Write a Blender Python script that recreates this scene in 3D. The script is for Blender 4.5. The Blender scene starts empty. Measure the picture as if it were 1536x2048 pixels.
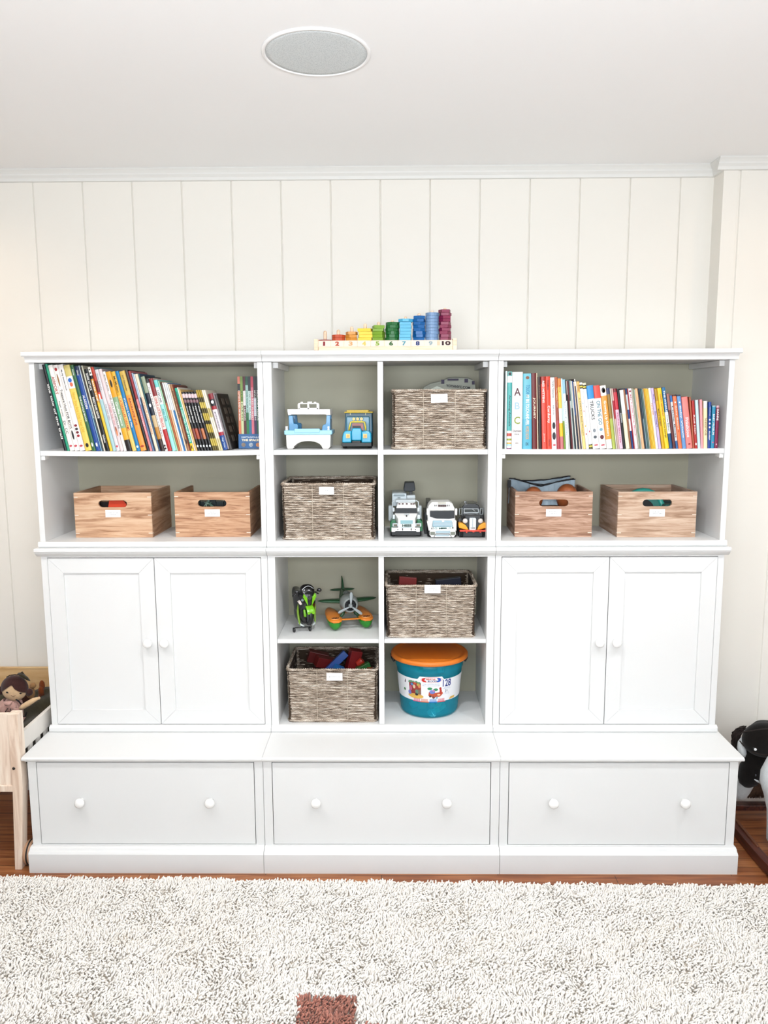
import bpy, math, random
import numpy as np
from mathutils import Vector, Matrix
random.seed(7)
SC = bpy.context.scene
COL = SC.collection
# ------------------------------------------------------------------ camera
CAMP = Vector((0.0453, -3.4812, 1.8126))
YAW, PITCH, ROLL, FPX = 0.0107, 0.1393, -0.0043, 1560.25
def _basis():
    cy, sy, cp, sp = math.cos(YAW), math.sin(YAW), math.cos(PITCH), math.sin(PITCH)
    r = Vector((cy, sy, 0)); f = Vector((-sy*cp, cy*cp, -sp)); u = Vector((-sy*sp, cy*sp, cp))
    c, s = math.cos(ROLL), math.sin(ROLL)
    return c*r+s*u, -s*r+c*u, f
CR, CU, CF = _basis()
cam_d = bpy.data.cameras.new('camera'); cam = bpy.data.objects.new('camera', cam_d); COL.objects.link(cam)
cam.matrix_world = Matrix(((CR.x, CU.x, -CF.x, CAMP.x), (CR.y, CU.y, -CF.y, CAMP.y), (CR.z, CU.z, -CF.z, CAMP.z), (0, 0, 0, 1)))
cam_d.sensor_fit = 'HORIZONTAL'; cam_d.sensor_width = 36; cam_d.lens = 36*FPX/1536; cam_d.clip_start = 0.05
SC.camera = cam
# ------------------------------------------------------------------ world, lights, exposure
SC.view_settings.view_transform = 'Standard'; SC.view_settings.look = 'None'
SC.view_settings.gamma = 1.0; SC.view_settings.exposure = -0.40; SC.view_settings.use_curve_mapping = False
W = bpy.data.worlds.new('world'); SC.world = W; W.use_nodes = True
bg = W.node_tree.nodes['Background']; bg.inputs[0].default_value = (0.80, 0.88, 1.0, 1); bg.inputs[1].default_value = 0.14
def area(name, loc, target, sx, sy, power, col, spread=180):
    l = bpy.data.lights.new(name, 'AREA'); l.shape = 'RECTANGLE'; l.size = sx; l.size_y = sy; l.energy = power; l.color = col
    l.spread = math.radians(spread)
    o = bpy.data.objects.new(name, l); COL.objects.link(o); o.location = loc
    d = Vector(target)-Vector(loc); o.rotation_euler = d.to_track_quat('-Z', 'Y').to_euler(); return o
def spot(name, loc, target, power, col, ang, blend=0.6, r=0.05):
    l = bpy.data.lights.new(name, 'SPOT'); l.energy = power; l.color = col; l.spot_size = math.radians(ang); l.spot_blend = blend; l.shadow_soft_size = r
    o = bpy.data.objects.new(name, l); COL.objects.link(o); o.location = loc
    d = Vector(target)-Vector(loc); o.rotation_euler = d.to_track_quat('-Z', 'Y').to_euler(); return o
COOL = (0.86, 0.93, 1.0); WARM = (1.0, 0.74, 0.48); NEUT = (1.0, 0.96, 0.90)
area('window_light_right', (2.7, -4.0, 1.6), (0.2, -0.4, 1.1), 1.6, 1.5, 25, COOL)
area('window_fill_back', (0.2, -5.4, 0.95), (0, -0.6, 0.45), 3.0, 1.3, 30, COOL)  # daylight from behind, set low as added fill for the drawer fronts
area('ceiling_fill_behind_camera', (0.0, -3.9, 1.95), (0.0, -2.9, 2.8), 2.2, 0.8, 146, (0.90, 0.955, 1.0))  # added fill aimed up to brighten the ceiling; no known lamp there
for nm, x in (('ceiling_spot_left', -1.25), ('ceiling_spot_middle', 0.1), ('ceiling_spot_right', 1.35)):
    spot(nm, (x, -1.72, 2.77), (x*0.95, -0.78, 0.1), 76 if x < 1 else 70, (1.0, 0.985, 0.97) if x < 0 else (0.95, 0.98, 1.0), 112, 0.7, 0.06)
spot('wall_washer_left', (-2.05, -0.75, 2.77), (-1.75, -0.05, 1.6), 17, WARM, 105, 0.9, 0.05)
spot('wall_washer_right', (1.95, -0.85, 2.77), (1.25, -0.05, 1.6), 9, WARM, 95, 0.9, 0.05)

# ------------------------------------------------------------------ pixel <-> world helpers
def at(px, py, y):
    d = CR*((px-768)/FPX)+CU*((1024-py)/FPX)+CF
    return CAMP+d*((y-CAMP.y)/d.y)
def on(px, py, z):
    d = CR*((px-768)/FPX)+CU*((1024-py)/FPX)+CF
    return CAMP+d*((z-CAMP.z)/d.z)

# ------------------------------------------------------------------ materials
def lin(h):
    h = h.lstrip('#'); c = [int(h[i:i+2], 16)/255 for i in (0, 2, 4)]
    return tuple((x/12.92 if x <= 0.04045 else ((x+0.055)/1.055)**2.4) for x in c)+(1,)
def plin(h):
    c = lin(h); return tuple(0.86*x**1.12 for x in c[:3])+(1,) if DEEP[0] else c
_mats = {}
DEEP = [False]
def M(hexc, rough=0.5, metal=0.0, spec=0.5, bump=0.0, bscale=80, key=None, var=0.0, vscale=30, coat=0.0, sheen=0.0, trans=0.0):
    k = (hexc, rough, metal, spec, bump, bscale, var, vscale, coat, sheen, trans, DEEP[0])
    if k in _mats: return _mats[k]
    m = bpy.data.materials.new(key or 'finish_'+hexc.strip('#')); m.use_nodes = True; nt = m.node_tree; b = nt.nodes['Principled BSDF']
    b.inputs['Base Color'].default_value = plin(hexc); b.inputs['Roughness'].default_value = rough; b.inputs['Metallic'].default_value = metal
    b.inputs['Specular IOR Level'].default_value = spec; b.inputs['Coat Weight'].default_value = coat; b.inputs['Sheen Weight'].default_value = sheen
    if bump or var:
        tc = nt.nodes.new('ShaderNodeTexCoord'); n = nt.nodes.new('ShaderNodeTexNoise'); n.inputs['Scale'].default_value = bscale; n.inputs['Detail'].default_value = 4
        nt.links.new(tc.outputs['Object'], n.inputs['Vector'])
        if bump:
            bp = nt.nodes.new('ShaderNodeBump'); bp.inputs['Strength'].default_value = bump; bp.inputs['Distance'].default_value = 0.002
            nt.links.new(n.outputs['Fac'], bp.inputs['Height']); nt.links.new(bp.outputs['Normal'], b.inputs['Normal'])
        if var:
            n2 = nt.nodes.new('ShaderNodeTexNoise'); n2.inputs['Scale'].default_value = vscale; n2.inputs['Detail'].default_value = 3
            nt.links.new(tc.outputs['Object'], n2.inputs['Vector'])
            r = nt.nodes.new('ShaderNodeValToRGB'); c = plin(hexc)
            r.color_ramp.elements[0].position = 0.3; r.color_ramp.elements[1].position = 0.7
            r.color_ramp.elements[0].color = tuple(x*(1-var) for x in c[:3])+(1,); r.color_ramp.elements[1].color = tuple(min(1, x*(1+var)) for x in c[:3])+(1,)
            nt.links.new(n2.outputs['Fac'], r.inputs[0]); nt.links.new(r.outputs[0], b.inputs['Base Color'])
    _mats[k] = m; return m
def wood(name, c1, c2, c3, axis='X', scale=6, rough=0.5, stretch=14, bump=0.15, ring=1.0):
    m = bpy.data.materials.new(name); m.use_nodes = True; nt = m.node_tree; b = nt.nodes['Principled BSDF']; b.inputs['Roughness'].default_value = rough
    tc = nt.nodes.new('ShaderNodeTexCoord'); mp = nt.nodes.new('ShaderNodeMapping')
    s = {'X': (1, stretch, stretch), 'Y': (stretch, 1, stretch), 'Z': (stretch, stretch, 1)}[axis]; mp.inputs['Scale'].default_value = s
    nt.links.new(tc.outputs['Object'], mp.inputs['Vector'])
    n = nt.nodes.new('ShaderNodeTexNoise'); n.inputs['Scale'].default_value = scale; n.inputs['Detail'].default_value = 6; n.inputs['Roughness'].default_value = 0.62; n.inputs['Distortion'].default_value = 0.9*ring
    nt.links.new(mp.outputs[0], n.inputs['Vector'])
    r = nt.nodes.new('ShaderNodeValToRGB'); e = r.color_ramp.elements; e[0].position = 0.34; e[0].color = lin(c1); e[1].position = 0.62; e[1].color = lin(c3)
    x = e.new(0.47); x.color = lin(c2); nt.links.new(n.outputs['Fac'], r.inputs[0]); nt.links.new(r.outputs[0], b.inputs['Base Color'])
    bp = nt.nodes.new('ShaderNodeBump'); bp.inputs['Strength'].default_value = bump; bp.inputs['Distance'].default_value = 0.001
    nt.links.new(n.outputs['Fac'], bp.inputs['Height']); nt.links.new(bp.outputs['Normal'], b.inputs['Normal']); return m
PAINT = M('#dcdcdb', 0.42, spec=0.4, key='white_lacquer')
BACKP = M('#aca895', 0.55, spec=0.3, key='shaded_greige_back_panel')  # greige deepened to put the cubby shade into the panel colour
KNOB = M('#efeeec', 0.25, spec=0.5, key='white_knob_enamel')
WALLM = M('#e6e2da', 0.75, spec=0.2, bump=0.05, bscale=300, key='warm_white_wall_paint')
TRIMM = M('#dddcd8', 0.55, key='white_trim_paint')
CEILM = M('#f6f6f6', 0.9, spec=0.1, bump=0.04, bscale=400, key='ceiling_paint')
BOXW = [wood('paulownia_%s' % n, a, b, c, 'X', 3.4, 0.6, 16, ring=r) for n, a, b, c, r in (
    ('warm', '#916749', '#c09878', '#d2b294', 1.0), ('tawny', '#865a3f', '#b28665', '#c8a282', 2.2), ('brown', '#7a543e', '#9f7a62', '#bf9d88', 2.0), ('pale', '#8f6e56', '#b2937b', '#ccb39e', 1.2))]
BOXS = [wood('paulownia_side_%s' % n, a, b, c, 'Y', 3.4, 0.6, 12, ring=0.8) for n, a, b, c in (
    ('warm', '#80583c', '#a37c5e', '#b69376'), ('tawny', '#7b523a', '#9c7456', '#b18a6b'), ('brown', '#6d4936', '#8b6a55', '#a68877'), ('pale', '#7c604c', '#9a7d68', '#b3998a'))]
BEECH = wood('beech', '#d0a98a', '#dfc0a2', '#e8ceb4', 'X', 5, 0.5, 10)
CRIBW = wood('crib_pine', '#cdb29c', '#e2cdba', '#ecdccb', 'Z', 3, 0.55, 12)
CRIBP = wood('crib_plywood', '#c79d68', '#d3ab78', '#dcb988', 'X', 3, 0.55, 5)
RAILW = wood('dark_walnut', '#2c0f0c', '#43201a', '#5a2a1c', 'Y', 5, 0.35, 10)

def rope_mat(name, a, b, c):
    m = bpy.data.materials.new(name); m.use_nodes = True; nt = m.node_tree; bs = nt.nodes['Principled BSDF']; bs.inputs['Roughness'].default_value = 0.85
    tc = nt.nodes.new('ShaderNodeTexCoord'); mp = nt.nodes.new('ShaderNodeMapping'); mp.inputs['Scale'].default_value = (22, 22, 260)
    nt.links.new(tc.outputs['Object'], mp.inputs['Vector'])
    n = nt.nodes.new('ShaderNodeTexNoise'); n.inputs['Scale'].default_value = 1.0; n.inputs['Detail'].default_value = 5; n.inputs['Roughness'].default_value = 0.7
    nt.links.new(mp.outputs[0], n.inputs['Vector'])
    r = nt.nodes.new('ShaderNodeValToRGB'); e = r.color_ramp.elements; e[0].position = 0.36; e[0].color = lin(a); e[1].position = 0.64; e[1].color = lin(c)
    x = e.new(0.5); x.color = lin(b); nt.links.new(n.outputs['Fac'], r.inputs[0]); nt.links.new(r.outputs[0], bs.inputs['Base Color'])
    mp2 = nt.nodes.new('ShaderNodeMapping'); mp2.inputs['Rotation'].default_value = (0, 0.6, 0); nt.links.new(tc.outputs['Object'], mp2.inputs['Vector'])
    w = nt.nodes.new('ShaderNodeTexWave'); w.inputs['Scale'].default_value = 60; w.inputs['Distortion'].default_value = 3; w.inputs['Detail'].default_value = 2
    nt.links.new(mp2.outputs[0], w.inputs['Vector'])
    bp = nt.nodes.new('ShaderNodeBump'); bp.inputs['Strength'].default_value = 0.7; bp.inputs['Distance'].default_value = 0.002
    nt.links.new(w.outputs['Fac'], bp.inputs['Height']); nt.links.new(bp.outputs['Normal'], bs.inputs['Normal']); return m
ROPE = rope_mat('seagrass_rope', '#5a4a3c', '#ab9a88', '#e8ddd0')
CORD = M('#cfc2b0', 0.9, bump=0.5, bscale=400, key='pale_cord')
FELT = lambda h, v=0.12: M(h, 0.95, spec=0.15, bump=0.6, bscale=900, var=v, vscale=120, sheen=0.2)
PLA = lambda h, r=0.3: M(h, r, spec=0.5, coat=0.2)

def floor_mat():
    m = bpy.data.materials.new('oak_floorboards'); m.use_nodes = True; nt = m.node_tree; b = nt.nodes['Principled BSDF']; b.inputs['Roughness'].default_value = 0.33
    tc = nt.nodes.new('ShaderNodeTexCoord')
    br = nt.nodes.new('ShaderNodeTexBrick'); br.inputs['Scale'].default_value = 1.0; br.inputs['Brick Width'].default_value = 0.9; br.inputs['Row Height'].default_value = 0.057
    br.inputs['Mortar Size'].default_value = 0.0012; br.inputs['Color1'].default_value = (0.25, 0.25, 0.25, 1); br.inputs['Color2'].default_value = (0.75, 0.75, 0.75, 1); br.inputs['Mortar'].default_value = (0, 0, 0, 1)
    nt.links.new(tc.outputs['Object'], br.inputs['Vector'])
    mp = nt.nodes.new('ShaderNodeMapping'); mp.inputs['Scale'].default_value = (3, 45, 1); nt.links.new(tc.outputs['Object'], mp.inputs['Vector'])
    n = nt.nodes.new('ShaderNodeTexNoise'); n.inputs['Scale'].default_value = 1.6; n.inputs['Detail'].default_value = 7; n.inputs['Distortion'].default_value = 0.6
    nt.links.new(mp.outputs[0], n.inputs['Vector'])
    mx = nt.nodes.new('ShaderNodeMath'); mx.operation = 'MULTIPLY_ADD'; mx.inputs[1].default_value = 0.35; nt.links.new(br.outputs['Color'], mx.inputs[0])
    m2 = nt.nodes.new('ShaderNodeMath'); m2.operation = 'MULTIPLY'; m2.inputs[1].default_value = 0.75; nt.links.new(n.outputs['Fac'], m2.inputs[0]); nt.links.new(m2.outputs[0], mx.inputs[2])
    r = nt.nodes.new('ShaderNodeValToRGB'); e = r.color_ramp.elements; e[0].position = 0.25; e[0].color = lin('#5a2b18'); e[1].position = 0.8; e[1].color = lin('#b87c4e')
    x = e.new(0.5); x.color = lin('#8e5431'); nt.links.new(mx.outputs[0], r.inputs[0])
    mm = nt.nodes.new('ShaderNodeMixRGB'); mm.blend_type = 'MIX'; mm.inputs[2].default_value = lin('#1c0c08'); nt.links.new(br.outputs['Fac'], mm.inputs[0]); nt.links.new(r.outputs[0], mm.inputs[1])
    nt.links.new(mm.outputs[0], b.inputs['Base Color']); return m

# ------------------------------------------------------------------ mesh builder
ORG = {}
class MB:
    def __init__(s): s.v = []; s.f = []; s.m = []; s.sm = []
    def add(s, vs, fs, m=0, sm=False, X=None):
        k = len(s.v)
        s.v += [tuple(X @ Vector(p)) for p in vs] if X is not None else [tuple(p) for p in vs]
        for f in fs: s.f.append([i+k for i in f]); s.m.append(m); s.sm.append(sm)
    def box(s, x0, x1, y0, y1, z0, z1, m=0, X=None):
        x0, x1 = sorted((x0, x1)); y0, y1 = sorted((y0, y1)); z0, z1 = sorted((z0, z1))
        s.add([(x0, y0, z0), (x1, y0, z0), (x1, y1, z0), (x0, y1, z0), (x0, y0, z1), (x1, y0, z1), (x1, y1, z1), (x0, y1, z1)],
              [(0, 3, 2, 1), (4, 5, 6, 7), (0, 1, 5, 4), (1, 2, 6, 5), (2, 3, 7, 6), (3, 0, 4, 7)], m, False, X)
    def prism(s, poly, a0, a1, axis='y', m=0, sm=False, X=None, taper=1.0):
        # poly in the plane across the axis: y->(x,z)  x->(y,z)  z->(x,y)
        A = sum((poly[i][0]*poly[(i+1) % len(poly)][1]-poly[(i+1) % len(poly)][0]*poly[i][1]) for i in range(len(poly)))
        if A < 0: poly = poly[::-1]
        cx = sum(p[0] for p in poly)/len(poly); cy = sum(p[1] for p in poly)/len(poly)
        def P(p, a): return {'y': (p[0], a, p[1]), 'x': (a, p[0], p[1]), 'z': (p[0], p[1], a)}[axis]
        n = len(poly); vs = [P(p, a0) for p in poly]+[P((cx+(p[0]-cx)*taper, cy+(p[1]-cy)*taper), a1) for p in poly]
        fs = [list(range(n)), list(range(2*n-1, n-1, -1))]
        side = [(i, n+i, n+(i+1) % n, (i+1) % n) for i in range(n)]
        if axis != 'y': fs = [f[::-1] for f in fs]; side = [q[::-1] for q in side]
        if a1 < a0: fs = [f[::-1] for f in fs]; side = [q[::-1] for q in side]
        k = len(s.v); s.add(vs, fs, m, False, X)
        for f in side: s.f.append([i+k for i in f]); s.m.append(m); s.sm.append(sm)
    def loft(s, rings, m=0, sm=True, cap=True, X=None, closed=False):
        n = len(rings[0]); vs = [p for r in rings for p in r]; fs = []
        R = len(rings)
        for i in range(R-1+(1 if closed else 0)):
            a = i*n; b = ((i+1) % R)*n
            for j in range(n): fs.append((a+j, a+(j+1) % n, b+(j+1) % n, b+j))
        s.add(vs, fs, m, sm, X)
        if cap and not closed:
            k = len(s.v)-len(vs); s.f.append([k+i for i in range(n)][::-1]); s.m.append(m); s.sm.append(False)
            s.f.append([k+(R-1)*n+i for i in range(n)]); s.m.append(m); s.sm.append(False)
    def tube(s, pts, r, n=8, m=0, closed=False, X=None, sq=1.0):
        pts = [Vector(p) for p in pts]; L = len(pts); rs = r if isinstance(r, (list, tuple)) else [r]*L; rings = []
        up = None
        for i, p in enumerate(pts):
            if closed: t = pts[(i+1) % L]-pts[i-1]
            else: t = pts[min(i+1, L-1)]-pts[max(i-1, 0)]
            t.normalize()
            if up is None:
                up = Vector((0, 0, 1)) if abs(t.z) < 0.9 else Vector((0, 1, 0))
            a = t.cross(up)
            if a.length < 1e-4: a = t.cross(Vector((1, 0, 0)))
            a.normalize(); b = a.cross(t); b.normalize(); up = b
            rings.append([p+a*(rs[i]*math.cos(2*math.pi*j/n))+b*(rs[i]*sq*math.sin(2*math.pi*j/n)) for j in range(n)])
        s.loft(rings, m, True, not closed, X, closed)
    def lathe(s, prof, n=24, m=0, X=None, sm=True, cap=True):
        rings = [[(r*math.cos(2*math.pi*j/n), r*math.sin(2*math.pi*j/n), z) for j in range(n)] for r, z in prof]
        s.loft(rings, m, sm, cap, X)
    def ell(s, c, r, nu=16, nv=10, m=0, X=None):
        rings = []
        for i in range(nv+1):
            a = -math.pi/2+math.pi*i/nv; a = max(min(a, math.pi/2-0.02), -math.pi/2+0.02)
            rings.append([(c[0]+r[0]*math.cos(a)*math.cos(2*math.pi*j/nu), c[1]+r[1]*math.cos(a)*math.sin(2*math.pi*j/nu), c[2]+r[2]*math.sin(a)) for j in range(nu)])
        s.loft(rings, m, True, True, X)
    def rbox(s, x0, x1, y0, y1, z0, z1, r, m=0, X=None, n=4):
        # box with rounded vertical-section corners seen from the front
        x0, x1 = sorted((x0, x1)); z0, z1 = sorted((z0, z1)); r = min(r, (x1-x0)/2.01, (z1-z0)/2.01); P = []
        for cx, cz, a0 in ((x1-r, z1-r, 0), (x0+r, z1-r, 90), (x0+r, z0+r, 180), (x1-r, z0+r, 270)):
            for i in range(n+1):
                a = math.radians(a0+90*i/n); P.append((cx+r*math.cos(a), cz+r*math.sin(a)))
        s.prism(P, y0, y1, 'y', m, True, X)
    def cyl(s, p0, p1, r, n=20, m=0, r2=None):
        s.tube([p0, p1], [r, r if r2 is None else r2], n, m)
    def build(s, name, mats, parent=None, bevel=0.0, origin=None, subd=0, local=False, seg=2):
        if not isinstance(mats, (list, tuple)): mats = [mats]
        if parent is not None: o0 = ORG[parent.name]
        else: o0 = Vector(origin) if origin is not None else Vector((0, 0, 0))
        if local: o0v = Vector((0, 0, 0))
        else: o0v = o0
        me = bpy.data.meshes.new(name); me.from_pydata([tuple(Vector(p)-o0v) for p in s.v], [], s.f); me.update()
        for mt in mats: me.materials.append(mt)
        me.polygons.foreach_set('material_index', s.m); me.polygons.foreach_set('use_smooth', s.sm)
        o = bpy.data.objects.new(name, me); COL.objects.link(o)
        if parent is not None: o.parent = parent
        else: o.location = o0
        ORG[o.name] = o0
        if bevel:
            b = o.modifiers.new('bevel', 'BEVEL'); b.width = bevel; b.segments = seg; b.limit_method = 'ANGLE'; b.angle_limit = math.radians(40); b.harden_normals = False
        if subd:
            d = o.modifiers.new('sub', 'SUBSURF'); d.levels = subd; d.render_levels = subd
        return o
def tag(o, label, cat, group=None):
    o['label'] = label; o['category'] = cat
    if group: o['group'] = group
    return o
def thing(name, label, cat, loc, group=None, rz=0.0):
    o = bpy.data.objects.new(name, None); o.empty_display_size = 0.05; COL.objects.link(o); o.location = loc; o.rotation_euler = (0, 0, rz)
    ORG[o.name] = Vector(loc); return tag(o, label, cat, group)
def struct(o): o['kind'] = 'structure'; return o

# ------------------------------------------------------------------ lettering
_tc = {}
def glyphs(txt, bold=0.0, space=1.0):
    k = (txt, bold, space)
    if k not in _tc:
        cu = bpy.data.curves.new('t', 'FONT'); cu.body = txt; cu.size = 1; cu.offset = bold; cu.space_character = space; cu.resolution_u = 3; cu.align_x = 'CENTER'
        ob = bpy.data.objects.new('t', cu); COL.objects.link(ob)
        dg = bpy.context.evaluated_depsgraph_get(); me = ob.evaluated_get(dg).to_mesh()
        vs = [(v.co.x, v.co.y) for v in me.vertices]; fs = [list(p.vertices) for p in me.polygons]
        ob.evaluated_get(dg).to_mesh_clear(); bpy.data.objects.remove(ob); bpy.data.curves.remove(cu)
        _tc[k] = (vs, fs)
    return _tc[k]
def text_to(mb, txt, c, ex, ey, w, h, m=0, bold=0.012, space=1.0, warp=None, keep=False):
    vs, fs = glyphs(txt, bold, space)
    if not vs: return
    xs = [p[0] for p in vs]; ys = [p[1] for p in vs]; x0, x1, y0, y1 = min(xs), max(xs), min(ys), max(ys)
    sx = w/max(1e-6, x1-x0); sy = h/max(1e-6, y1-y0)
    if keep: sx = sy = min(sx, sy)
    c = Vector(c); ex = Vector(ex); ey = Vector(ey); P = []
    for x, y in vs:
        u = (x-(x0+x1)/2)*sx; v = (y-(y0+y1)/2)*sy
        P.append(warp(u, v) if warp else tuple(c+ex*u+ey*v))
    mb.add(P, fs, m)
FX, FZ = Vector((1, 0, 0)), Vector((0, 0, 1))
INK = M('#2b2b2e', 0.7, key='black_ink'); GREYINK = M('#8d9093', 0.7, key='grey_ink'); CARD = M('#fbfbfb', 0.6, key='white_card')

# ================================================================== SETTING
ZC = 2.80
mb = MB()   # grooved back wall
pts = [(-3.2, 0)]; k = -15
g = 0.2122
for i in range(-14, 7):
    x = -0.002+i*g
    if -3.1 < x < 1.40: pts += [(x-0.0035, 0), (x-0.0008, 0.006), (x+0.0008, 0.006), (x+0.0035, 0)]
pts += [(1.412, 0)]
mb.add([(x, y, z) for z in (0, ZC+0.05) for x, y in pts], [(i, i+1, len(pts)+i+1, len(pts)+i) for i in range(len(pts)-1)])
mb.box(-3.2, 1.5, 0.012, 0.10, 0, ZC+0.05)
wb = struct(mb.build('wall_back', WALLM))
mb = MB()   # projecting section of wall on the right
P = [(1.412, 0.05), (1.412, -0.10)]
for x in (1.478, 1.69, 1.905, 2.117, 2.33):
    P += [(x-0.006, -0.10), (x-0.003, -0.094), (x+0.003, -0.094), (x+0.006, -0.10)]
P += [(3.2, -0.10), (3.2, 0.05)]
mb.prism([(x, y) for x, y in P], 0, ZC+0.05, 'z')
struct(mb.build('wall_right', WALLM))
mb = MB(); mb.box(-3.3, -3.2, -6.2, 0.1, 0, ZC+0.05); struct(mb.build('wall_left', WALLM))
mb = MB(); mb.box(3.2, 3.3, -6.2, 0.1, 0, ZC+0.05); struct(mb.build('wall_east', WALLM))
mb = MB(); mb.box(-3.3, 3.3, -6.2, 0.1, ZC, ZC+0.05); struct(mb.build('ceiling', CEILM))
mb = MB(); mb.box(-3.3, 3.3, -6.2, 0.1, -0.05, 0.0); struct(mb.build('floor', floor_mat()))
def crown(name, x0, x1, y, ends=0):
    mb = MB(); prof = [(0, 0), (-0.030, 0), (-0.032, -0.006), (-0.026, -0.012), (-0.020, -0.020), (-0.020, -0.026), (-0.012, -0.036), (-0.010, -0.048), (0, -0.050)]
    mb.prism([(y+a, ZC+b) for a, b in prof], x0, x1, 'x'); return struct(mb.build(name, TRIMM))
crown('trim_1', -3.2, 1.412, 0.0)
crown('trim_2', 1.382, 3.2, -0.10)
mb = MB(); mb.prism([(1.412, ZC), (1.382, ZC), (1.380, ZC-0.006), (1.386, ZC-0.012), (1.392, ZC-0.020), (1.400, ZC-0.036), (1.402, ZC-0.048), (1.412, ZC-0.05)], -0.10, 0.0, 'y'); struct(mb.build('trim_3', TRIMM))
mb = MB(); mb.prism([(0, 0), (-0.018, 0), (-0.018, 0.085), (-0.010, 0.10), (0, 0.10)], -3.2, 1.412, 'x'); struct(mb.build('baseboard_back', TRIMM))
mb = MB(); mb.prism([(-0.10, 0), (-0.118, 0), (-0.118, 0.085), (-0.110, 0.10), (-0.10, 0.10)], 1.40, 3.2, 'x'); struct(mb.build('baseboard_right', TRIMM))

# ceiling speaker
sp = thing('ceiling_speaker', 'round flush ceiling speaker with pale grey grille and thin white ring', 'speaker', (-0.167, -1.103, ZC))
mb = MB(); X = Matrix.Translation((-0.167, -1.103, ZC))
mb.lathe([(0.155, 0.0), (0.155, -0.003), (0.152, -0.006), (0.146, -0.006), (0.144, -0.002), (0.144, 0.0)], 64, 0, X); mb.build('ring', M('#f4f4f4', 0.4), sp)
gm = M('#c9cfd0', 0.7, key='speaker_grille_mesh'); nt = gm.node_tree; b_ = nt.nodes['Principled BSDF']; vo = nt.nodes.new('ShaderNodeTexVoronoi'); vo.inputs['Scale'].default_value = 260
tcn = nt.nodes.new('ShaderNodeTexCoord'); nt.links.new(tcn.outputs['Object'], vo.inputs['Vector'])
rr = nt.nodes.new('ShaderNodeValToRGB'); rr.color_ramp.elements[0].position = 0.1; rr.color_ramp.elements[0].color = lin('#b3bbbd'); rr.color_ramp.elements[1].position = 0.5; rr.color_ramp.elements[1].color = lin('#d3d8d9')
nt.links.new(vo.outputs['Distance'], rr.inputs[0]); nt.links.new(rr.outputs[0], b_.inputs['Base Color'])
mb = MB(); mb.lathe([(0.1445, -0.0005), (0.1445, -0.0035), (0.13, -0.0045), (0.001, -0.0050)], 64, 0, X); mb.build('grille', gm, sp)

# ================================================================== FURNITURE
U = 0.914; H15 = 1.5*U; OV = 0.0135
ZT, ZB1, ZB2 = 0.466, 0.496, 1.241     # base top, opening bottom of cabinets, top of cabinets
UNITS = [(-H15, -U/2, 'left'), (-U/2, U/2, 'middle'), (U/2, H15, 'right')]
def knob(mb_parent, x, y, z, r=0.0175, name='knob'):
    mb = MB(); X = Matrix.Translation((x, y, z)) @ Matrix.Rotation(math.pi/2, 4, 'X')
    mb.lathe([(0.009, 0.0), (0.0085, 0.004), (0.0075, 0.010), (0.009, 0.015), (r*0.9, 0.019), (r, 0.025), (r*0.93, 0.032), (r*0.6, 0.037), (0.001, 0.039)], 24, 0, X)
    return mb.build(name, KNOB, mb_parent)
def ext(side, k): return (OV if k == 0 else -0.0004), (OV if k == 2 else -0.0004)
for k, (x0, x1, nm) in enumerate(UNITS):
    a, b = ext(None, k); x0g, x1g = x0+0.0007, x1-0.0007
    t = thing('drawer_base', 'wide white drawer bench under the %s' % ('two-door cabinet on the left' if k == 0 else 'open cubbies in the middle' if k == 1 else 'two-door cabinet on the right'), 'drawer unit', ((x0+x1)/2, -0.34, 0), 'white drawer bases along the wall')
    mb = MB()
    for xa, xb in ((x0g, x0g+0.033), (x1g-0.033, x1g)): mb.box(xa, xb, -0.640, -0.02, 0.0, 0.445)
    mb.box(x0g+0.033, x1g-0.033, -0.640, -0.61, 0.441, 0.445); mb.box(x0g+0.033, x1g-0.033, -0.640, -0.05, 0.06, 0.100); mb.box(x0g+0.033, x1g-0.033, -0.03, -0.02, 0.1, 0.445)
    mb.build('carcass', PAINT, t, 0.0008)
    mb = MB(); xa, xb = x0-a, x1+b
    mb.prism([(-0.02, ZT), (-0.652, ZT), (-0.658, ZT-0.004), (-0.658, ZT-0.010), (-0.654, ZT-0.014), (-0.02, ZT-0.014)], xa, xb, 'x')
    mb.prism([(-0.02, ZT-0.014), (-0.650, ZT-0.014), (-0.646, ZT-0.021), (-0.641, ZT-0.021), (-0.02, ZT-0.021)], xa+(a-0.005 if k == 0 else 0), xb-(b-0.005 if k == 2 else 0), 'x')
    mb.build('top', PAINT, t)
    mb = MB(); pa, pb = x0g-(0.004 if k == 0 else 0), x1g+(0.004 if k == 2 else 0)
    mb.prism([(-0.62, 0), (-0.676, 0), (-0.676, 0.078), (-0.672, 0.084), (-0.663, 0.088), (-0.660, 0.094), (-0.652, 0.098), (-0.62, 0.098)], pa, pb, 'x')
    mb.build('plinth', PAINT, t, 0.0005)
    mb = MB(); mb.box(x0g+0.0355, x1g-0.0355, -0.6405, -0.620, 0.1025, 0.4385); mb.box(x0g+0.06, x1g-0.06, -0.62, -0.1, 0.12, 0.40)
    d = mb.build('drawer', PAINT, t, 0.0012)
    for s in (-1, 1): knob(d, (x0+x1)/2+s*0.252, -0.6405, 0.285, 0.0195)
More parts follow.
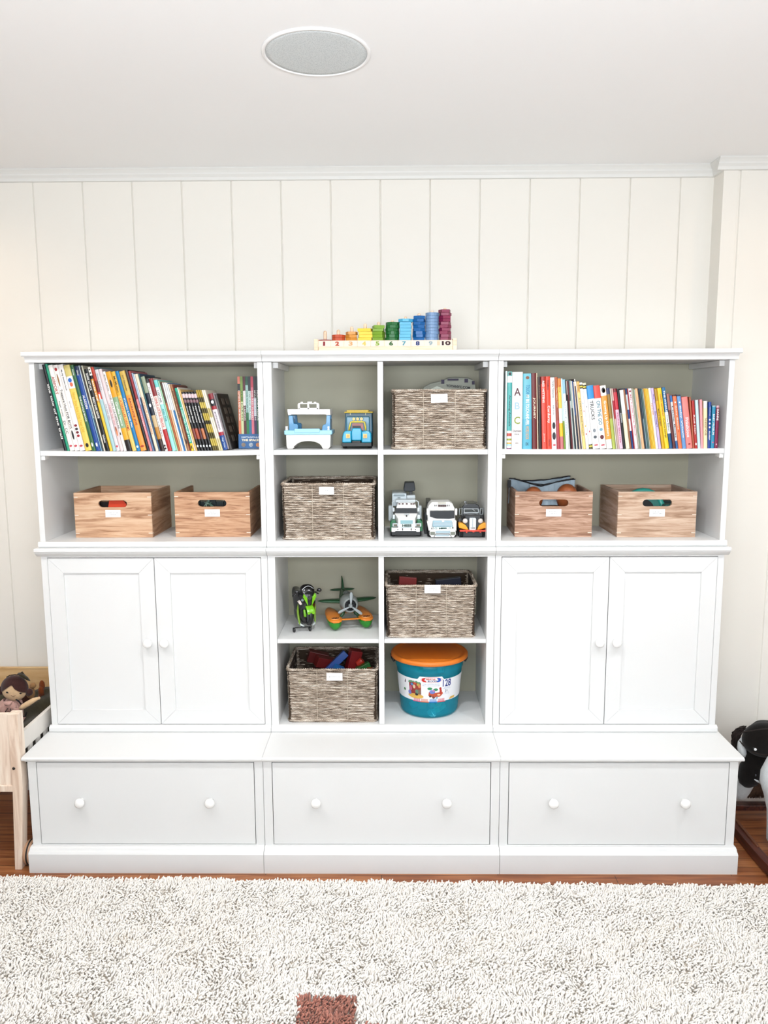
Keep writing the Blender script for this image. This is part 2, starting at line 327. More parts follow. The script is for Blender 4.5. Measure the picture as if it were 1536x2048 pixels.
def cab_shell(t, x0, x1, k, side, mid):
    a, b = ext(None, k); x0g, x1g = x0+0.0007, x1-0.0007
    mb = MB()
    mb.box(x0g, x0g+side, -0.410, -0.02, ZT, ZB2-0.03); mb.box(x1g-side, x1g, -0.410, -0.02, ZT, ZB2-0.03)
    mb.box(x0g+side, x1g-side, -0.410, -0.03, ZT, ZB1-0.001); mb.box(x0g+side, x1g-side, -0.410, -0.03, 1.200, ZB2-0.03)
    mb.box(x0g, x1g, -0.414, -0.02, ZT+0.0003, ZB1-0.006)
    if mid:
        mb.box(-0.0108, 0.0108, -0.409, -0.03, ZB1, 1.200)
    mb.build('carcass', PAINT, t, 0.0008)
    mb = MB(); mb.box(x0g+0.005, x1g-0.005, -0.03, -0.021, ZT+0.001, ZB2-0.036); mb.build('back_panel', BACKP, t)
    mb = MB(); oa = 0.006 if k == 0 else 0; ob = 0.006 if k == 2 else 0
    mb.prism([(-0.02, ZT+0.0003), (-0.421, ZT+0.0003), (-0.425, ZT+0.006), (-0.425, ZB1-0.010), (-0.419, ZB1-0.004), (-0.414, ZB1-0.002), (-0.411, ZB1-0.001), (-0.02, ZB1-0.001)], x0g-oa, x1g+ob, 'x') if False else \
        mb.prism([(-0.411, ZT+0.0003), (-0.421, ZT+0.0003), (-0.425, ZT+0.006), (-0.425, ZB1-0.010), (-0.419, ZB1-0.004), (-0.414, ZB1-0.002), (-0.411, ZB1-0.001)], x0g-oa, x1g+ob, 'x')
    mb.build('bottom_moulding', PAINT, t)
    mb = MB(); oa = OV if k == 0 else 0; ob = OV if k == 2 else 0
    mb.prism([(-0.02, ZB2), (-0.436, ZB2), (-0.440, ZB2-0.004), (-0.440, ZB2-0.012), (-0.434, ZB2-0.014), (-0.432, ZB2-0.020), (-0.424, ZB2-0.028), (-0.416, ZB2-0.034), (-0.411, ZB2-0.036), (-0.02, ZB2-0.036)], x0g-oa, x1g+ob, 'x')
    mb.build('cornice', PAINT, t)
for k in (0, 2):
    x0, x1, nm = UNITS[k]; xc = (x0+x1)/2
    t = thing('door_cabinet', 'white two-door shaker cabinet with round knobs on the %s' % nm, 'cabinet', (xc, -0.22, ZT), 'white two-door cabinets')
    cab_shell(t, x0, x1, k, 0.025, False)
    for s in (-1, 1):
        xa, xb = (x0+0.0275, xc-0.0015) if s < 0 else (xc+0.0015, x1-0.0275); za, zb = ZB1+0.002, 1.1975; w = 0.061; g_ = 0.0004
        mb = MB(); yf, yb = -0.411, -0.392
        ia, ib, ja, jb = xa+w, xb-w, za+w, zb-w
        mb.prism([(xa+g_, zb), (xb-g_, zb), (ib-g_, jb), (ia+g_, jb)], yf, yb); mb.prism([(xa+g_, za), (ia+g_, ja), (ib-g_, ja), (xb-g_, za)], yf, yb)
        mb.prism([(xa, za+g_), (xa, zb-g_), (ia, jb-g_), (ia, ja+g_)], yf, yb); mb.prism([(xb, za+g_), (ib, ja+g_), (ib, jb-g_), (xb, zb-g_)], yf, yb)
        mb.box(ia-0.004, ib+0.004, yf+0.008, yb-0.002, ja-0.004, jb+0.004)
        d = mb.build('door', PAINT, t)
        knob(d, xc+s*0.034, yf, 0.850, 0.0185)
t = thing('cubby_cabinet', 'white open lower cubby unit with four compartments', 'shelf unit', (0, -0.22, ZT))
cab_shell(t, -U/2, U/2, 1, 0.030, True)
for xa, xb in ((-U/2+0.0307, -0.0108), (0.0108, U/2-0.0307)):
    mb = MB(); mb.box(xa+0.0005, xb-0.0005, -0.402, -0.032, 0.840, 0.857); mb.build('shelf', PAINT, t, 0.0008)
ZH0, ZHF, ZHO, ZHT = ZB2, 1.265, 1.971, 2.012
def sag_shelf(xa, xb, z0, z1, sag):
    mb = MB(); n = 16; top = []; 
    for i in range(n+1):
        u = i/n; x = xa+(xb-xa)*u; d = -sag*4*u*(1-u); top.append((x, d))
    vs = []
    for x, d in top: vs += [(x, -0.400, z0+d), (x, -0.400, z1+d), (x, -0.040, z1+d), (x, -0.040, z0+d)]
    fs = [(0, 1, 2, 3), (4*n+3, 4*n+2, 4*n+1, 4*n)]
    for i in range(n):
        for j in range(4): fs.append((4*i+j, 4*(i+1)+j, 4*(i+1)+(j+1) % 4, 4*i+(j+1) % 4))
    mb.add(vs, fs); return mb
for k, (x0, x1, nm) in enumerate(UNITS):
    x0g, x1g = x0+0.0007, x1-0.0007; side = 0.021 if k != 1 else 0.033
    if k == 1: t = thing('cubby_hutch', 'white open upper cubby hutch with four compartments', 'shelf unit', (0, -0.22, ZH0))
    else: t = thing('bookcase_hutch', 'white bookcase hutch with one shelf of books on the %s' % nm, 'bookcase', ((x0+x1)/2, -0.22, ZH0), 'white bookcase hutches')
    for xa in (x0g, x1g-side): mb = MB(); mb.box(xa, xa+side, -0.405, -0.02, ZHF, ZHO); mb.build('side_panel', PAINT, t, 0.0008)
    if k == 1: mb = MB(); mb.box(-0.0108, 0.0108, -0.404, -0.035, ZHF, ZHO); mb.build('divider', PAINT, t, 0.0008)
    for xa in (x0g+side, x1g-side-0.02): mb = MB(); mb.box(xa, xa+0.02, -0.36, -0.04, ZHO-0.022, ZHO); mb.build('cleat', PAINT, t, 0.0008)
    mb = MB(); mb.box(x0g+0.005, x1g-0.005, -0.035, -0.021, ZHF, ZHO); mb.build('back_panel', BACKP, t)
    mb = MB(); oa = 0.004 if k == 0 else 0; ob = 0.004 if k == 2 else 0
    mb.prism([(-0.02, ZHF), (-0.414, ZHF), (-0.419, ZHF-0.004), (-0.419, ZHF-0.018), (-0.414, ZHF-0.0235), (-0.02, ZHF-0.0235)], x0g-oa, x1g+ob, 'x'); mb.build('bottom_board', PAINT, t)
    mb = MB(); oa = OV if k == 0 else 0; ob = OV if k == 2 else 0
    mb.prism([(-0.02, ZHT), (-0.434, ZHT), (-0.438, ZHT-0.004), (-0.438, ZHT-0.014), (-0.434, ZHT-0.018), (-0.02, ZHT-0.018)], x0g-oa, x1g+ob, 'x')
    mb.prism([(-0.02, ZHT-0.018), (-0.426, ZHT-0.018), (-0.418, ZHT-0.030), (-0.418, ZHO+0.001), (-0.02, ZHO+0.001)], x0g-(oa*0.6), x1g+(ob*0.6), 'x'); mb.build('cornice', PAINT, t)
    if k == 1:
        for xa, xb in ((-U/2+0.0337, -0.0108), (0.0108, U/2-0.0337)):
            mb = MB(); mb.box(xa+0.0005, xb-0.0005, -0.400, -0.036, 1.609, 1.628); mb.build('shelf', PAINT, t, 0.0008)
    else:
        mb = sag_shelf(x0g+side+0.0005, x1g-side-0.0005, 1.610, 1.629, 0.004 if k == 0 else 0.002); mb.build('shelf', PAINT, t)
        for xa, s in ((x0g+side, 1), (x1g-side, -1)):
            mb = MB(); mb.box(xa, xa+s*0.014, -0.392, -0.37, 1.592, 1.609); mb.box(xa, xa+s*0.004, -0.368, -0.33, 1.594, 1.609); mb.build('shelf_bracket', KNOB, t, 0.001)
ZSH = 1.6285

DEEP[0] = True
# ================================================================== CARDS, BASKETS, WOODEN BOXES
def name_card(parent, cx, cz, w, h, y, lines, tilt=0.0):
    X = Matrix.Translation((cx, y, cz)) @ Matrix.Rotation(tilt, 4, 'Y')
    mb = MB(); mb.box(-w/2, w/2, -0.0012, 0, -h/2, h/2, 0, X); c = mb.build('name_card', CARD, parent)
    mb = MB(); e = 0.0045; q = 0.0005
    for x0, x1, z0, z1 in ((-w/2+e, w/2-e, h/2-e-q, h/2-e), (-w/2+e, w/2-e, -h/2+e, -h/2+e+q), (-w/2+e, -w/2+e+q, -h/2+e, h/2-e), (w/2-e-q, w/2-e, -h/2+e, h/2-e)):
        mb.add([tuple(X @ Vector(p)) for p in ((x0, -0.0015, z0), (x1, -0.0015, z0), (x1, -0.0015, z1), (x0, -0.0015, z1))], [(0, 1, 2, 3)])
    mb.build('border_line', GREYINK, c)
    mb = MB(); n = len(lines)
    for i, s in enumerate(lines):
        z = (n-1)/2*0.0075-i*0.0075; wd = min(w*0.68, 0.0047*len(s)+0.001*(len(s)))
        ctr = X @ Vector((0, -0.0016, z)); text_to(mb, s, ctr, X.to_3x3() @ FX, X.to_3x3() @ FZ, wd, 0.0036, bold=0.02, space=1.5)
    mb.build('lettering', INK, c)
def rrect(w, d, r, n=14, per=10):
    P = []
    for cx, cy, a0 in ((w/2-r, d/2-r, 0), (-w/2+r, d/2-r, 90), (-w/2+r, -d/2+r, 180), (w/2-r, -d/2+r, 270)):
        for i in range(5):
            a = math.radians(a0+90*i/4); P.append((cx+r*math.cos(a), cy+r*math.sin(a)))
    out = []
    for i in range(len(P)):
        a, b = P[i], P[(i+1) % len(P)]; L = math.hypot(b[0]-a[0], b[1]-a[1]); m = max(1, int(L/0.012))
        for j in range(m): out.append((a[0]+(b[0]-a[0])*j/m, a[1]+(b[1]-a[1])*j/m))
    return out
def basket(xc, yf, z0, w, d, h, label, lines, cardx, seed, flare=0.0, rz=0.0, hole=True):
    rnd = random.Random(seed)
    t = thing('woven_basket', label, 'basket', (xc, yf+d/2, z0), 'woven seagrass storage baskets'); yc = yf+d/2
    Rm = Matrix.Translation((xc, yc, z0)) @ Matrix.Rotation(rz, 4, 'Z')
    nrow = 31; rr_ = h/nrow/2; mb = MB()
    for i in range(nrow):
        z = rr_*(2*i+1)+0.002; k = 1+flare*(z/h-0.5); path = rrect((w-0.012)*k, (d-0.012)*k, 0.018); ph = rnd.random()*9; pts = []; rs = []
        for j, (x, y) in enumerate(path):
            jit = 0.0011*math.sin(j*0.9+ph)+rnd.uniform(-0.0009, 0.0009); L = math.hypot(x, y)
            pts.append(Rm @ Vector((x*(1+jit/L), y*(1+jit/L), z+rnd.uniform(-0.0008, 0.0008)))); rs.append(rr_*(0.93+rnd.uniform(-0.13, 0.13)))
        mb.tube(pts, rs, 6, 0, True)
    mb.box(-w/2+0.01, w/2-0.01, -d/2+0.01, d/2-0.01, 0.001, 0.006, 0, Rm)
    for sx in (-1, 1):
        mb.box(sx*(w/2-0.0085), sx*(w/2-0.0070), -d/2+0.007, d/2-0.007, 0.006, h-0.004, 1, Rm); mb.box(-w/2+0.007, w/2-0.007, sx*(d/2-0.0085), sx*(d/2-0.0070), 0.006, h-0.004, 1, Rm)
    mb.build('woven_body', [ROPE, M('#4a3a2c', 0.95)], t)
    for zz, nm in ((h+0.003, 'rim'), (0.005, 'base_braid')):
        mb = MB(); k = 1+flare*(zz/h-0.5); path = rrect((w-0.008)*k, (d-0.008)*k, 0.02); fine = []
        for i in range(len(path)):
            a_, b_2 = path[i], path[(i+1) % len(path)]
            for j in range(3): fine.append((a_[0]+(b_2[0]-a_[0])*j/3, a_[1]+(b_2[1]-a_[1])*j/3))
        N = len(fine); turns = int(N*0.28)
        for s in (0, 1):
            pts = []
            for i, (x, y) in enumerate(fine):
                a_ = 2*math.pi*turns*i/N+math.pi*s; L = math.hypot(x, y); off = 0.0036*math.cos(a_)
                pts.append(Rm @ Vector((x*(1+off/L), y*(1+off/L), zz+0.0036*math.sin(a_))))
            mb.tube(pts, 0.0044, 5, 0, True)
        mb.build(nm, ROPE, t)
    for sy in (-1, 1):
        for xx in (-w/6, w/6):
            mb = MB(); pts = []
            for i in range(2*nrow+1):
                z = 0.004+i*(h-0.004)/(2*nrow); k = 1+flare*(z/h-0.5)
                pts.append(Rm @ Vector((xx+0.0013*(1 if i % 2 else -1), sy*((d/2-0.0045)*k+0.0042), z)))
            mb.tube(pts, 0.0011, 4, 0); mb.build('binding_cord', CORD, t)
    cx, cz, cw, ch, ti = cardx
    name_card(t, cx, cz, cw, ch, yf-0.009, lines, ti); return t
def fit(pxl, pyt, pxr, pyb, z0):
    # front rectangle seen at pixels standing on z0
    pl = on(pxl, pyb, z0); pr_ = on(pxr, pyb, z0); y = (pl.y+pr_.y)/2; y = max(min(y, -0.37), -0.395)
    a = at(pxl, pyt, y); b = at(pxr, pyb, y); return a.x, b.x, y, at(pxl, pyt, y).z-z0
def card_at(l, t_, r, b, y): p = at(l, t_, y); q = at(r, b, y); return ((p.x+q.x)/2, (p.z+q.z)/2, q.x-p.x, p.z-q.z)
xl, xr, yf, h = 0.044, 0.419, -0.388, 0.232
basket((xl+xr)/2, yf, ZSH, xr-xl, 0.30, 0.226, 'woven basket holding a printed bag, in upper middle cubby', ['TOPS'], card_at(862, 788, 895, 805, yf-.009)+(-0.03,), 3)
xl, xr = at(562, 1000, -0.385).x, at(750, 1000, -0.385).x
basket((xl+xr)/2, -0.385, ZHF, xr-xl, 0.30, 0.222, 'woven basket beside toy trucks, resting above the motorcycle cubby', ['CARS'], card_at(638, 974, 668, 989, -.394)+(0,), 5, 0.02)
xl, xr = at(770, 1250, -0.386).x, at(953, 1250, -0.386).x
basket((xl+xr)/2+0.0015, -0.386, 0.857, xr-xl-0.004, 0.29, 0.213, 'woven basket standing on the shelf above the teal bucket', ['PLAY', 'TOOLBOX'], card_at(849, 1170, 881, 1186, -.395)+(0,), 8, 0.03, 0.0)
xl, xr = at(573, 1400, -0.385).x, at(757, 1400, -0.385).x
basket((xl+xr)/2, -0.390, ZB1, xr-xl-0.004, 0.30, 0.222, 'woven basket of coloured blocks in bottom cubby under the seaplane', ['MAGNATILES'], card_at(653, 1346, 685, 1361, -.399)+(0,), 11, 0.02)

def holed_plate(mb, x0, x1, z0, z1, hx, hz, hw, hh, y0, y1, m=0, X=None):
    n = 6; inner = []; r = hh/2
    for cx, a0 in ((hx+hw/2-r, -90), (hx-hw/2+r, 90)):
        for i in range(n+1):
            a = math.radians(a0+180*i/n); inner.append((cx+r*math.cos(a), hz+r*math.sin(a)))
    # outer points: project inner points outward to the rectangle, corners included
    outer = []
    N = len(inner)
    for i, (x, z) in enumerate(inner):
        if i == 0: outer.append((x, z0))
        elif i == n: outer.append((x, z1))
        elif i == n+1: outer.append((x, z1))
        elif i == N-1: outer.append((x, z0))
        elif i < n:
            u = i/n; outer.append((x1, z0) if u < 0.3 else (x1, z1) if u > 0.7 else (x1, z0+(z1-z0)*(u-0.2)/0.6))
        else:
            u = (i-n-1)/n; outer.append((x0, z1) if u < 0.3 else (x0, z0) if u > 0.7 else (x0, z1-(z1-z0)*(u-0.2)/0.6))
    vs = [(x, y0, z) for x, z in inner]+[(x, y0, z) for x, z in outer]+[(x, y1, z) for x, z in inner]+[(x, y1, z) for x, z in outer]
    fs = []
    for i in range(N):
        j = (i+1) % N
        fs.append((i, N+i, N+j, j)[::1]); fs.append((2*N+i, 2*N+j, 3*N+j, 3*N+i)); fs.append((i, j, 2*N+j, 2*N+i)); fs.append((N+i, 3*N+i, 3*N+j, N+j))
    mb.add(vs, fs, m, False, X)
def wooden_box(bl, br, rr_, rz, w, label, lines, mat, depth=0.285, h=0.186, cardoff=0.0):
    c = (bl+br)/2; X = Matrix.Translation((c.x, c.y, ZHF+0.0005)) @ Matrix.Rotation(rz, 4, 'Z')
    t = thing('wooden_storage_box', label, 'box', (c.x, c.y, ZHF), 'handled wooden storage boxes'); T = 0.011
    mb = MB()
    holed_plate(mb, -w/2, w/2, 0, h, 0.0, h-0.046, 0.119, 0.029, 0, T, 0, X); holed_plate(mb, -w/2, w/2, 0, h, 0.0, h-0.046, 0.119, 0.029, depth-T, depth, 0, X)
    mb.box(-w/2+T, w/2-T, T, depth-T, 0.004, 0.012, 0, X)
    mb.build('box_body', mat, t)
    for xa in (-w/2, w/2-T):
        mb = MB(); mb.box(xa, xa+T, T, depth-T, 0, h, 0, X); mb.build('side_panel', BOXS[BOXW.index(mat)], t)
    lw = M('#eadccb', 0.6)
    for z in (0.018, h/2, h-0.018):
        for s in (-1, 1):
            mb = MB(); mb.prism([(s*(w/2-0.016), -0.0004), (s*(w/2+0.0004), -0.0004), (s*(w/2+0.0004), 0.014), (s*(w/2-0.002), 0.014), (s*(w/2-0.002), 0.002), (s*(w/2-0.016), 0.002)], z-0.0016, z+0.0016, 'z', 0, False, X); mb.build('corner_spline', lw, t)
    if 0:
        for s in (-1, 1):
            mb.box(s*(w/2-0.016), s*(w/2+0.0004), -0.0004, 0.002, z-0.0016, z+0.0016, 0, X); mb.box(s*(w/2-0.002), s*(w/2+0.0004), -0.0004, 0.014, z-0.0016, z+0.0016, 0, X)
    cc = X @ Vector((cardoff, -0.0008, h-0.086)); R = X.to_3x3()
    name_card(t, cc.x, cc.z, 0.062, 0.030, cc.y, lines, 0.0); return t, X
b1, X1 = wooden_box(on(150.6, 1075.6, ZHF), on(307, 1075, ZHF), None, 0.0, 0.318, 'wooden box with handle slot, leftmost, an orange piece visible through slot', ['LINCOLN', 'LOGS'], BOXW[0])
b2, X2 = wooden_box(on(350.6, 1075, ZHF), on(502, 1073, ZHF), None, 0.0, 0.310, 'wooden box with green figures inside, second box from the left', ['TOY', 'SOLDIERS'], BOXW[1])
b3, X3 = wooden_box(on(1030.5, 1073, ZHF), on(1182, 1075, ZHF), None, -0.03, 0.312, 'wooden box holding brown potato toys and a blue pouch', ['POTATO', 'HEAD'], BOXW[2])
b4, X4 = wooden_box(on(1234, 1074, ZHF), on(1390, 1075, ZHF), None, -0.01, 0.316, 'wooden box with a teal ring showing inside, rightmost box', ['CALICO', 'CRITTERS'], BOXW[3])
# contents of the boxes
def P_(X, *p): return X @ Vector(p)
mb = MB(); mb.prism([(-0.045, 0.02), (0.05, 0.02), (0.05, 0.135), (0.03, 0.160), (-0.02, 0.160)], 0.02, 0.03, 'y', 0, False, X1)
tag(mb.build('toy_roof_panel', M('#d8481f', 0.6), None, 0.001, X1 @ Vector((0, 0.02, 0.0))), 'orange-red roof piece seen through slot of the leftmost wooden box', 'toy')
for i, (x, y, z, l, lb) in enumerate(((-0.055, 0.05, 0.115, 0.09, 'dark brown notched toy log at left end of the leftmost box slot'), (0.0, 0.15, 0.03, 0.18, 'brown notched toy log lying lowest inside the leftmost wooden box'))):
    mb = MB(); mb.tube([X1 @ Vector((x+a_, y, z)) for a_ in (-l/2, -l/2+0.015, -l/2+0.02, l/2-0.02, l/2-0.015, l/2)], [0.009, 0.009, 0.006, 0.006, 0.009, 0.009], 10)
    tag(mb.build('toy_log', M('#5a3424', 0.7), None, 0, X1 @ Vector((x, y, z))), lb, 'toy log', 'toy logs in the leftmost box')
for i, (x, z, ty, col, lb) in enumerate(((-0.045, 0.110, 0.5, '#8ea79a', 'pale grey-green toy soldier at left of the second box slot'), (0.0, 0.108, -0.7, '#5c7f6e', 'green toy soldier leaning in middle of the second box slot'), (0.04, 0.105, 1.0, '#2c6148', 'dark green toy soldier at right of the second box slot'), (0.01, 0.07, 1.4, '#24503c', 'darkest green toy soldier lying below the others in the second box'))):
    Xs = X2 @ Matrix.Translation((x, 0.045, z)) @ Matrix.Rotation(ty, 4, 'Y')
    mb = MB(); mb.lathe([(0.012, 0), (0.012, 0.002)], 10, 0, Xs); mb.tube([(-0.005, 0, 0.002), (-0.004, 0, 0.016), (0, 0, 0.022), (0, 0, 0.034)], [0.003, 0.003, 0.006, 0.005], 7, 0, False, Xs)
    mb.tube([(0.005, 0, 0.002), (0.004, 0, 0.016), (0, 0, 0.022)], [0.003, 0.003, 0.005], 7, 0, False, Xs); mb.ell((0, 0, 0.041), (0.005, 0.005, 0.006), 8, 6, 0, Xs)
    mb.tube([(-0.006, 0, 0.032), (-0.008, -0.008, 0.026), (0, -0.012, 0.030), (0.012, -0.012, 0.032)], 0.0022, 6, 0, False, Xs)
    tag(mb.build('toy_soldier', PLA(col, 0.5), None, 0, Xs @ Vector((0, 0, 0))), lb, 'toy soldier', 'toy soldiers in the second box')
for (XX, y, w_, h_, c, nm, lb) in ((X2, 0.075, 0.20, 0.150, '#16282a', 'shade_panel_soldiers', 'dark green panel added as shade behind the soldiers in the second box'), (X1, 0.060, 0.22, 0.152, '#2a1a18', 'shade_panel_logs', 'dark brown panel added as shade behind the orange-red roof piece'), (X4, 0.160, 0.24, 0.140, '#233a3c', 'shade_panel_rear', 'dark teal panel added as shade at back of the rightmost wooden box')):  # dark boards added so the box interiors look shaded
    mb = MB(); n_ = 6
    for i in range(n_):
        xa = -w_/2+w_*i/n_; mb.box(xa, xa+w_/n_*0.92, y, y+0.014, 0.014, h_*(0.92 if i % 2 else 1.0), 0, XX)
    mb.box(-w_/2, w_/2, y+0.004, y+0.012, 0.014, h_*0.85, 0, XX); tag(mb.build(nm, M(c, 0.6), None, 0.001, XX @ Vector((0, y, 0.014))), lb, 'toy')
for (px, py, rx, rz_, lb) in ((1067, 988, 0.040, 0.050, 'smaller brown potato toy at left, on top of its wooden box'), (1134, 985, 0.046, 0.055, 'larger brown potato toy at right, on top of its wooden box')):
    c = at(px, py, -0.20); c.z -= 0.012
    mb = MB(); mb.ell((c.x, c.y, c.z-0.006), (rx, rx*0.95, rz_), 28, 18)
    o = mb.build('potato_toy', M('#a8633c', 0.38, var=0.05, vscale=40), None, 0, (c.x, c.y, c.z-0.06)); tag(o, lb, 'toy potato')
    for hx in (-0.012, 0.012):
        mb = MB(); mb.cyl((c.x+hx, c.y-rx*0.93, c.z+0.01), (c.x+hx, c.y-rx*0.97, c.z+0.01), 0.0035, 8); mb.build('peg_hole', M('#3b1f14', 0.8), o)
    mb = MB(); mb.ell((c.x, c.y-rx*0.98, c.z-0.012), (0.008, 0.007, 0.007), 10, 8); mb.build('nose', PLA('#c8502d'), o)
# folded zip pouch behind the potatoes
pch = thing('zip_pouch', 'crumpled pale blue pouch with black zip and trim inside the third wooden box', 'pouch', at(1080, 985, -0.11))
def cloth_strip(pts, y0, y1, zb, seed, n=24):
    rnd = random.Random(seed); mb = MB(); vs = []; m = 7
    for j in range(m):
        v = j/(m-1)
        for i in range(n+1):
            u = i/n*(len(pts)-1); k = min(int(u), len(pts)-2); f = u-k; x = pts[k][0]*(1-f)+pts[k+1][0]*f; z = pts[k][1]*(1-f)+pts[k+1][1]*f
            zz = zb+(z-zb)*v; yy = y0+(y1-y0)*v+0.004*math.sin(i*0.9+j*1.7+seed)+0.003*math.sin(i*2.3+seed*2)
            vs.append((x, yy, zz))
    for y_ in (0, 0.002):
        mb.add([(a, b+y_, c) for a, b, c in vs], [(j*(n+1)+i, j*(n+1)+i+1, (j+1)*(n+1)+i+1, (j+1)*(n+1)+i) for j in range(m-1) for i in range(n)], 0, True)
    return mb, [vs[(m-1)*(n+1)+i] for i in range(n+1)]
CL = M('#aebfcb', 0.6, bump=0.4, bscale=300, var=0.1, vscale=20, key='pale_blue_nylon'); ZP = M('#14151c', 0.6, key='black_zip')
for q, (ps, y0, y1) in enumerate((([(1019, 957), (1035, 960), (1062, 968), (1090, 970), (1115, 966), (1148, 958)], -0.10, -0.13), ([(1040, 962), (1070, 962), (1095, 960), (1120, 956), (1140, 953)], -0.085, -0.09), ([(1060, 968), (1082, 973), (1105, 967), (1130, 961), (1150, 959)], -0.16, -0.15))):
    W_ = [(at(x, y, y1).x, at(x, y, y1).z) for x, y in ps]; mb, edge = cloth_strip(W_, y0, y1, ZHF+0.11, q+2); pf = mb.build('pouch_panel', CL, pch)
    mb = MB(); mb.tube([(a, b-0.001, c+0.002) for a, b, c in edge], [0.0022+0.0016*abs(math.sin(i*0.25)) for i in range(len(edge))], 6); mb.build('zip', ZP, pf)
a = at(1018, 966, -0.14); mb = MB(); mb.box(a.x-0.006, a.x+0.009, a.y, a.y+0.004, a.z-0.020, a.z+0.012); mb.box(a.x, a.x+0.028, a.y, a.y+0.003, a.z+0.016, a.z+0.022); mb.build('webbing_tab', ZP, pch, 0.001)
# teal ring toy in the fourth box
c = X4 @ Vector((-0.015, 0.12, 0.10)); ring = MB(); Xr = Matrix.Translation(c) @ Matrix.Rotation(math.radians(74), 4, 'X')
prof = []
for i in range(25): prof.append([(Matrix.Rotation(2*math.pi*i/24, 4, 'Z') @ Vector((0.078+0.012*math.cos(a_), 0, 0.012*math.sin(a_)))) for a_ in [2*math.pi*j/8 for j in range(8)]])
ring.loft(prof[:-1], 0, True, False, Xr, True); o = ring.build('toy_ring', PLA('#3aa79a', 0.4), None, 0, c); tag(o, 'teal plastic ring leaning inside the rightmost wooden box', 'toy')
mb = MB(); mb.lathe([(0.066, -0.004), (0.068, 0.0), (0.066, 0.004)], 32, 0, Xr); mb.build('disc', PLA('#1f7a72', 0.4), o)
mb = MB(); mb.lathe([(0.040, -0.0048), (0.042, 0.0), (0.040, 0.0048)], 28, 0, Xr); mb.build('centre_hole', M('#0c1418', 0.7), o)
for i, (x, y, z, col, nm) in enumerate(((-0.08, 0.06, 0.07, '#2f7f78', 'green'), (0.07, 0.05, 0.09, '#2f6f6a', 'dark green'), (0.04, 0.20, 0.06, '#a7b6a8', 'grey'))):
    mb = MB(); mb.rbox(-0.03, 0.03, -0.02, 0.02, -0.04, 0.04, 0.012, 0, X4 @ Matrix.Translation((x, y, z))); tag(mb.build('toy_house_piece', PLA(col, 0.5), None, 0.002, X4 @ Vector((x, y, z))), nm+' plastic play piece at the bottom of the rightmost wooden box', 'toy')

# ================================================================== TOYS
class Fr:
    """crop frame: pixel of a zoomed crop -> point in the scene, standing on z0"""
    def __init__(s, x0, y0, sc, y, base, z0):
        s.x0, s.y0, s.sc, s.y, s.base, s.z0 = x0, y0, sc, y, base, z0
        s.off = z0-at(s.x0+600/sc, s.y0+base/sc, y).z
    def p(s, cx, cy, d=0.0):
        q = at(s.x0+cx/s.sc, s.y0+cy/s.sc, s.y+d); q.z += s.off; return q
    def poly(s, mb, pts, d0, d1, m=0, ref=None, sm=False, taper=1.0):
        r = d0 if ref is None else ref
        mb.prism([(s.p(a, b, r).x, s.p(a, b, r).z) for a, b in pts], s.y+d0, s.y+d1, 'y', m, sm, None, taper)
    def box(s, mb, x0, y0, x1, y1, d0, d1, m=0, r=0.0):
        a = s.p(x0, y0, d0); b = s.p(x1, y1, d0)
        if r: mb.rbox(a.x, b.x, s.y+d0, s.y+d1, b.z, a.z, r, m)
        else: mb.box(a.x, b.x, s.y+d0, s.y+d1, b.z, a.z, m)
    def one(s, name, mats, parent, bevel=0.0, **k): pass
def wheel(name, c, ax, r, w, parent, tyre, hub, n=28):
    """tyre lathe about axis ax through c, hub as sub-part"""
    ax = Vector(ax).normalized(); q = ax.to_track_quat('Z', 'Y').to_matrix().to_4x4(); X = Matrix.Translation(c) @ q
    mb = MB(); mb.lathe([(r*0.62, -w/2), (r*0.93, -w/2), (r, -w*0.3), (r, w*0.3), (r*0.93, w/2), (r*0.62, w/2), (r*0.60, 0), ], n, 0, X, True, False)
    rings = mb; o = mb.build(name, tyre, parent)
    mb = MB(); mb.lathe([(r*0.63, -w*0.35), (r*0.3, -w*0.42), (r*0.12, -w*0.5), (r*0.12, w*0.5), (r*0.3, w*0.42), (r*0.63, w*0.35)], 16, 0, X); mb.build('wheel_hub', hub, o); return o
BLK = PLA('#15161a', 0.45); TYRE = M('#101114', 0.8); SILV = M('#b9bec3', 0.3, 0.6); DKGL = M('#0b0c10', 0.15, spec=0.7, key='dark_toy_glazing')

# ---- counting stacker on the top
z0 = ZHT+0.0003; F = Fr(600, 600, 4.655, -0.425, 470, z0)
st = thing('counting_stacker', 'long wooden counting board with numbers one to ten on the shelf top', 'toy', F.p(790, 470))
mb = MB(); pa, pb = F.p(150, 380), F.p(1440, 470); Z1 = z0+0.038
mb.prism([(-0.425, z0), (-0.425, z0+0.013), (-0.414, Z1), (-0.345, Z1), (-0.345, z0)], pa.x+0.008, pb.x-0.008, 'x'); mb.build('board', BEECH, st, 0.001)
for xx in (pa.x, pb.x):
    mb = MB(); mb.rbox(xx-0.0075, xx+0.0075, -0.432, -0.338, z0, z0+0.043, 0.002); mb.build('end_block', BEECH, st, 0.001)
NC = ['#8e1f2c', '#c2532c', '#d9983f', '#eccb1c', '#7fa51f', '#1f6e35', '#57b3d6', '#1069a8', '#7d9cc0', '#8c1f4e']
NCN = ['maroon', 'rust-red', 'amber', 'yellow', 'lime green', 'dark green', 'sky blue', 'cobalt blue', 'grey-blue', 'raspberry']
NUMC = ['#8e1f2c', '#b84a2c', '#d9a878', '#dfc76a', '#8faf45', '#2c6b35', '#62a5b5', '#123f7c', '#9db0b5', '#3b1622']
PX = [235, 358, 483, 608, 733, 860, 982, 1108, 1229, 1348]; PT = [288, 277, 248, 220, 205, 190, 155, 124, 98, 75]
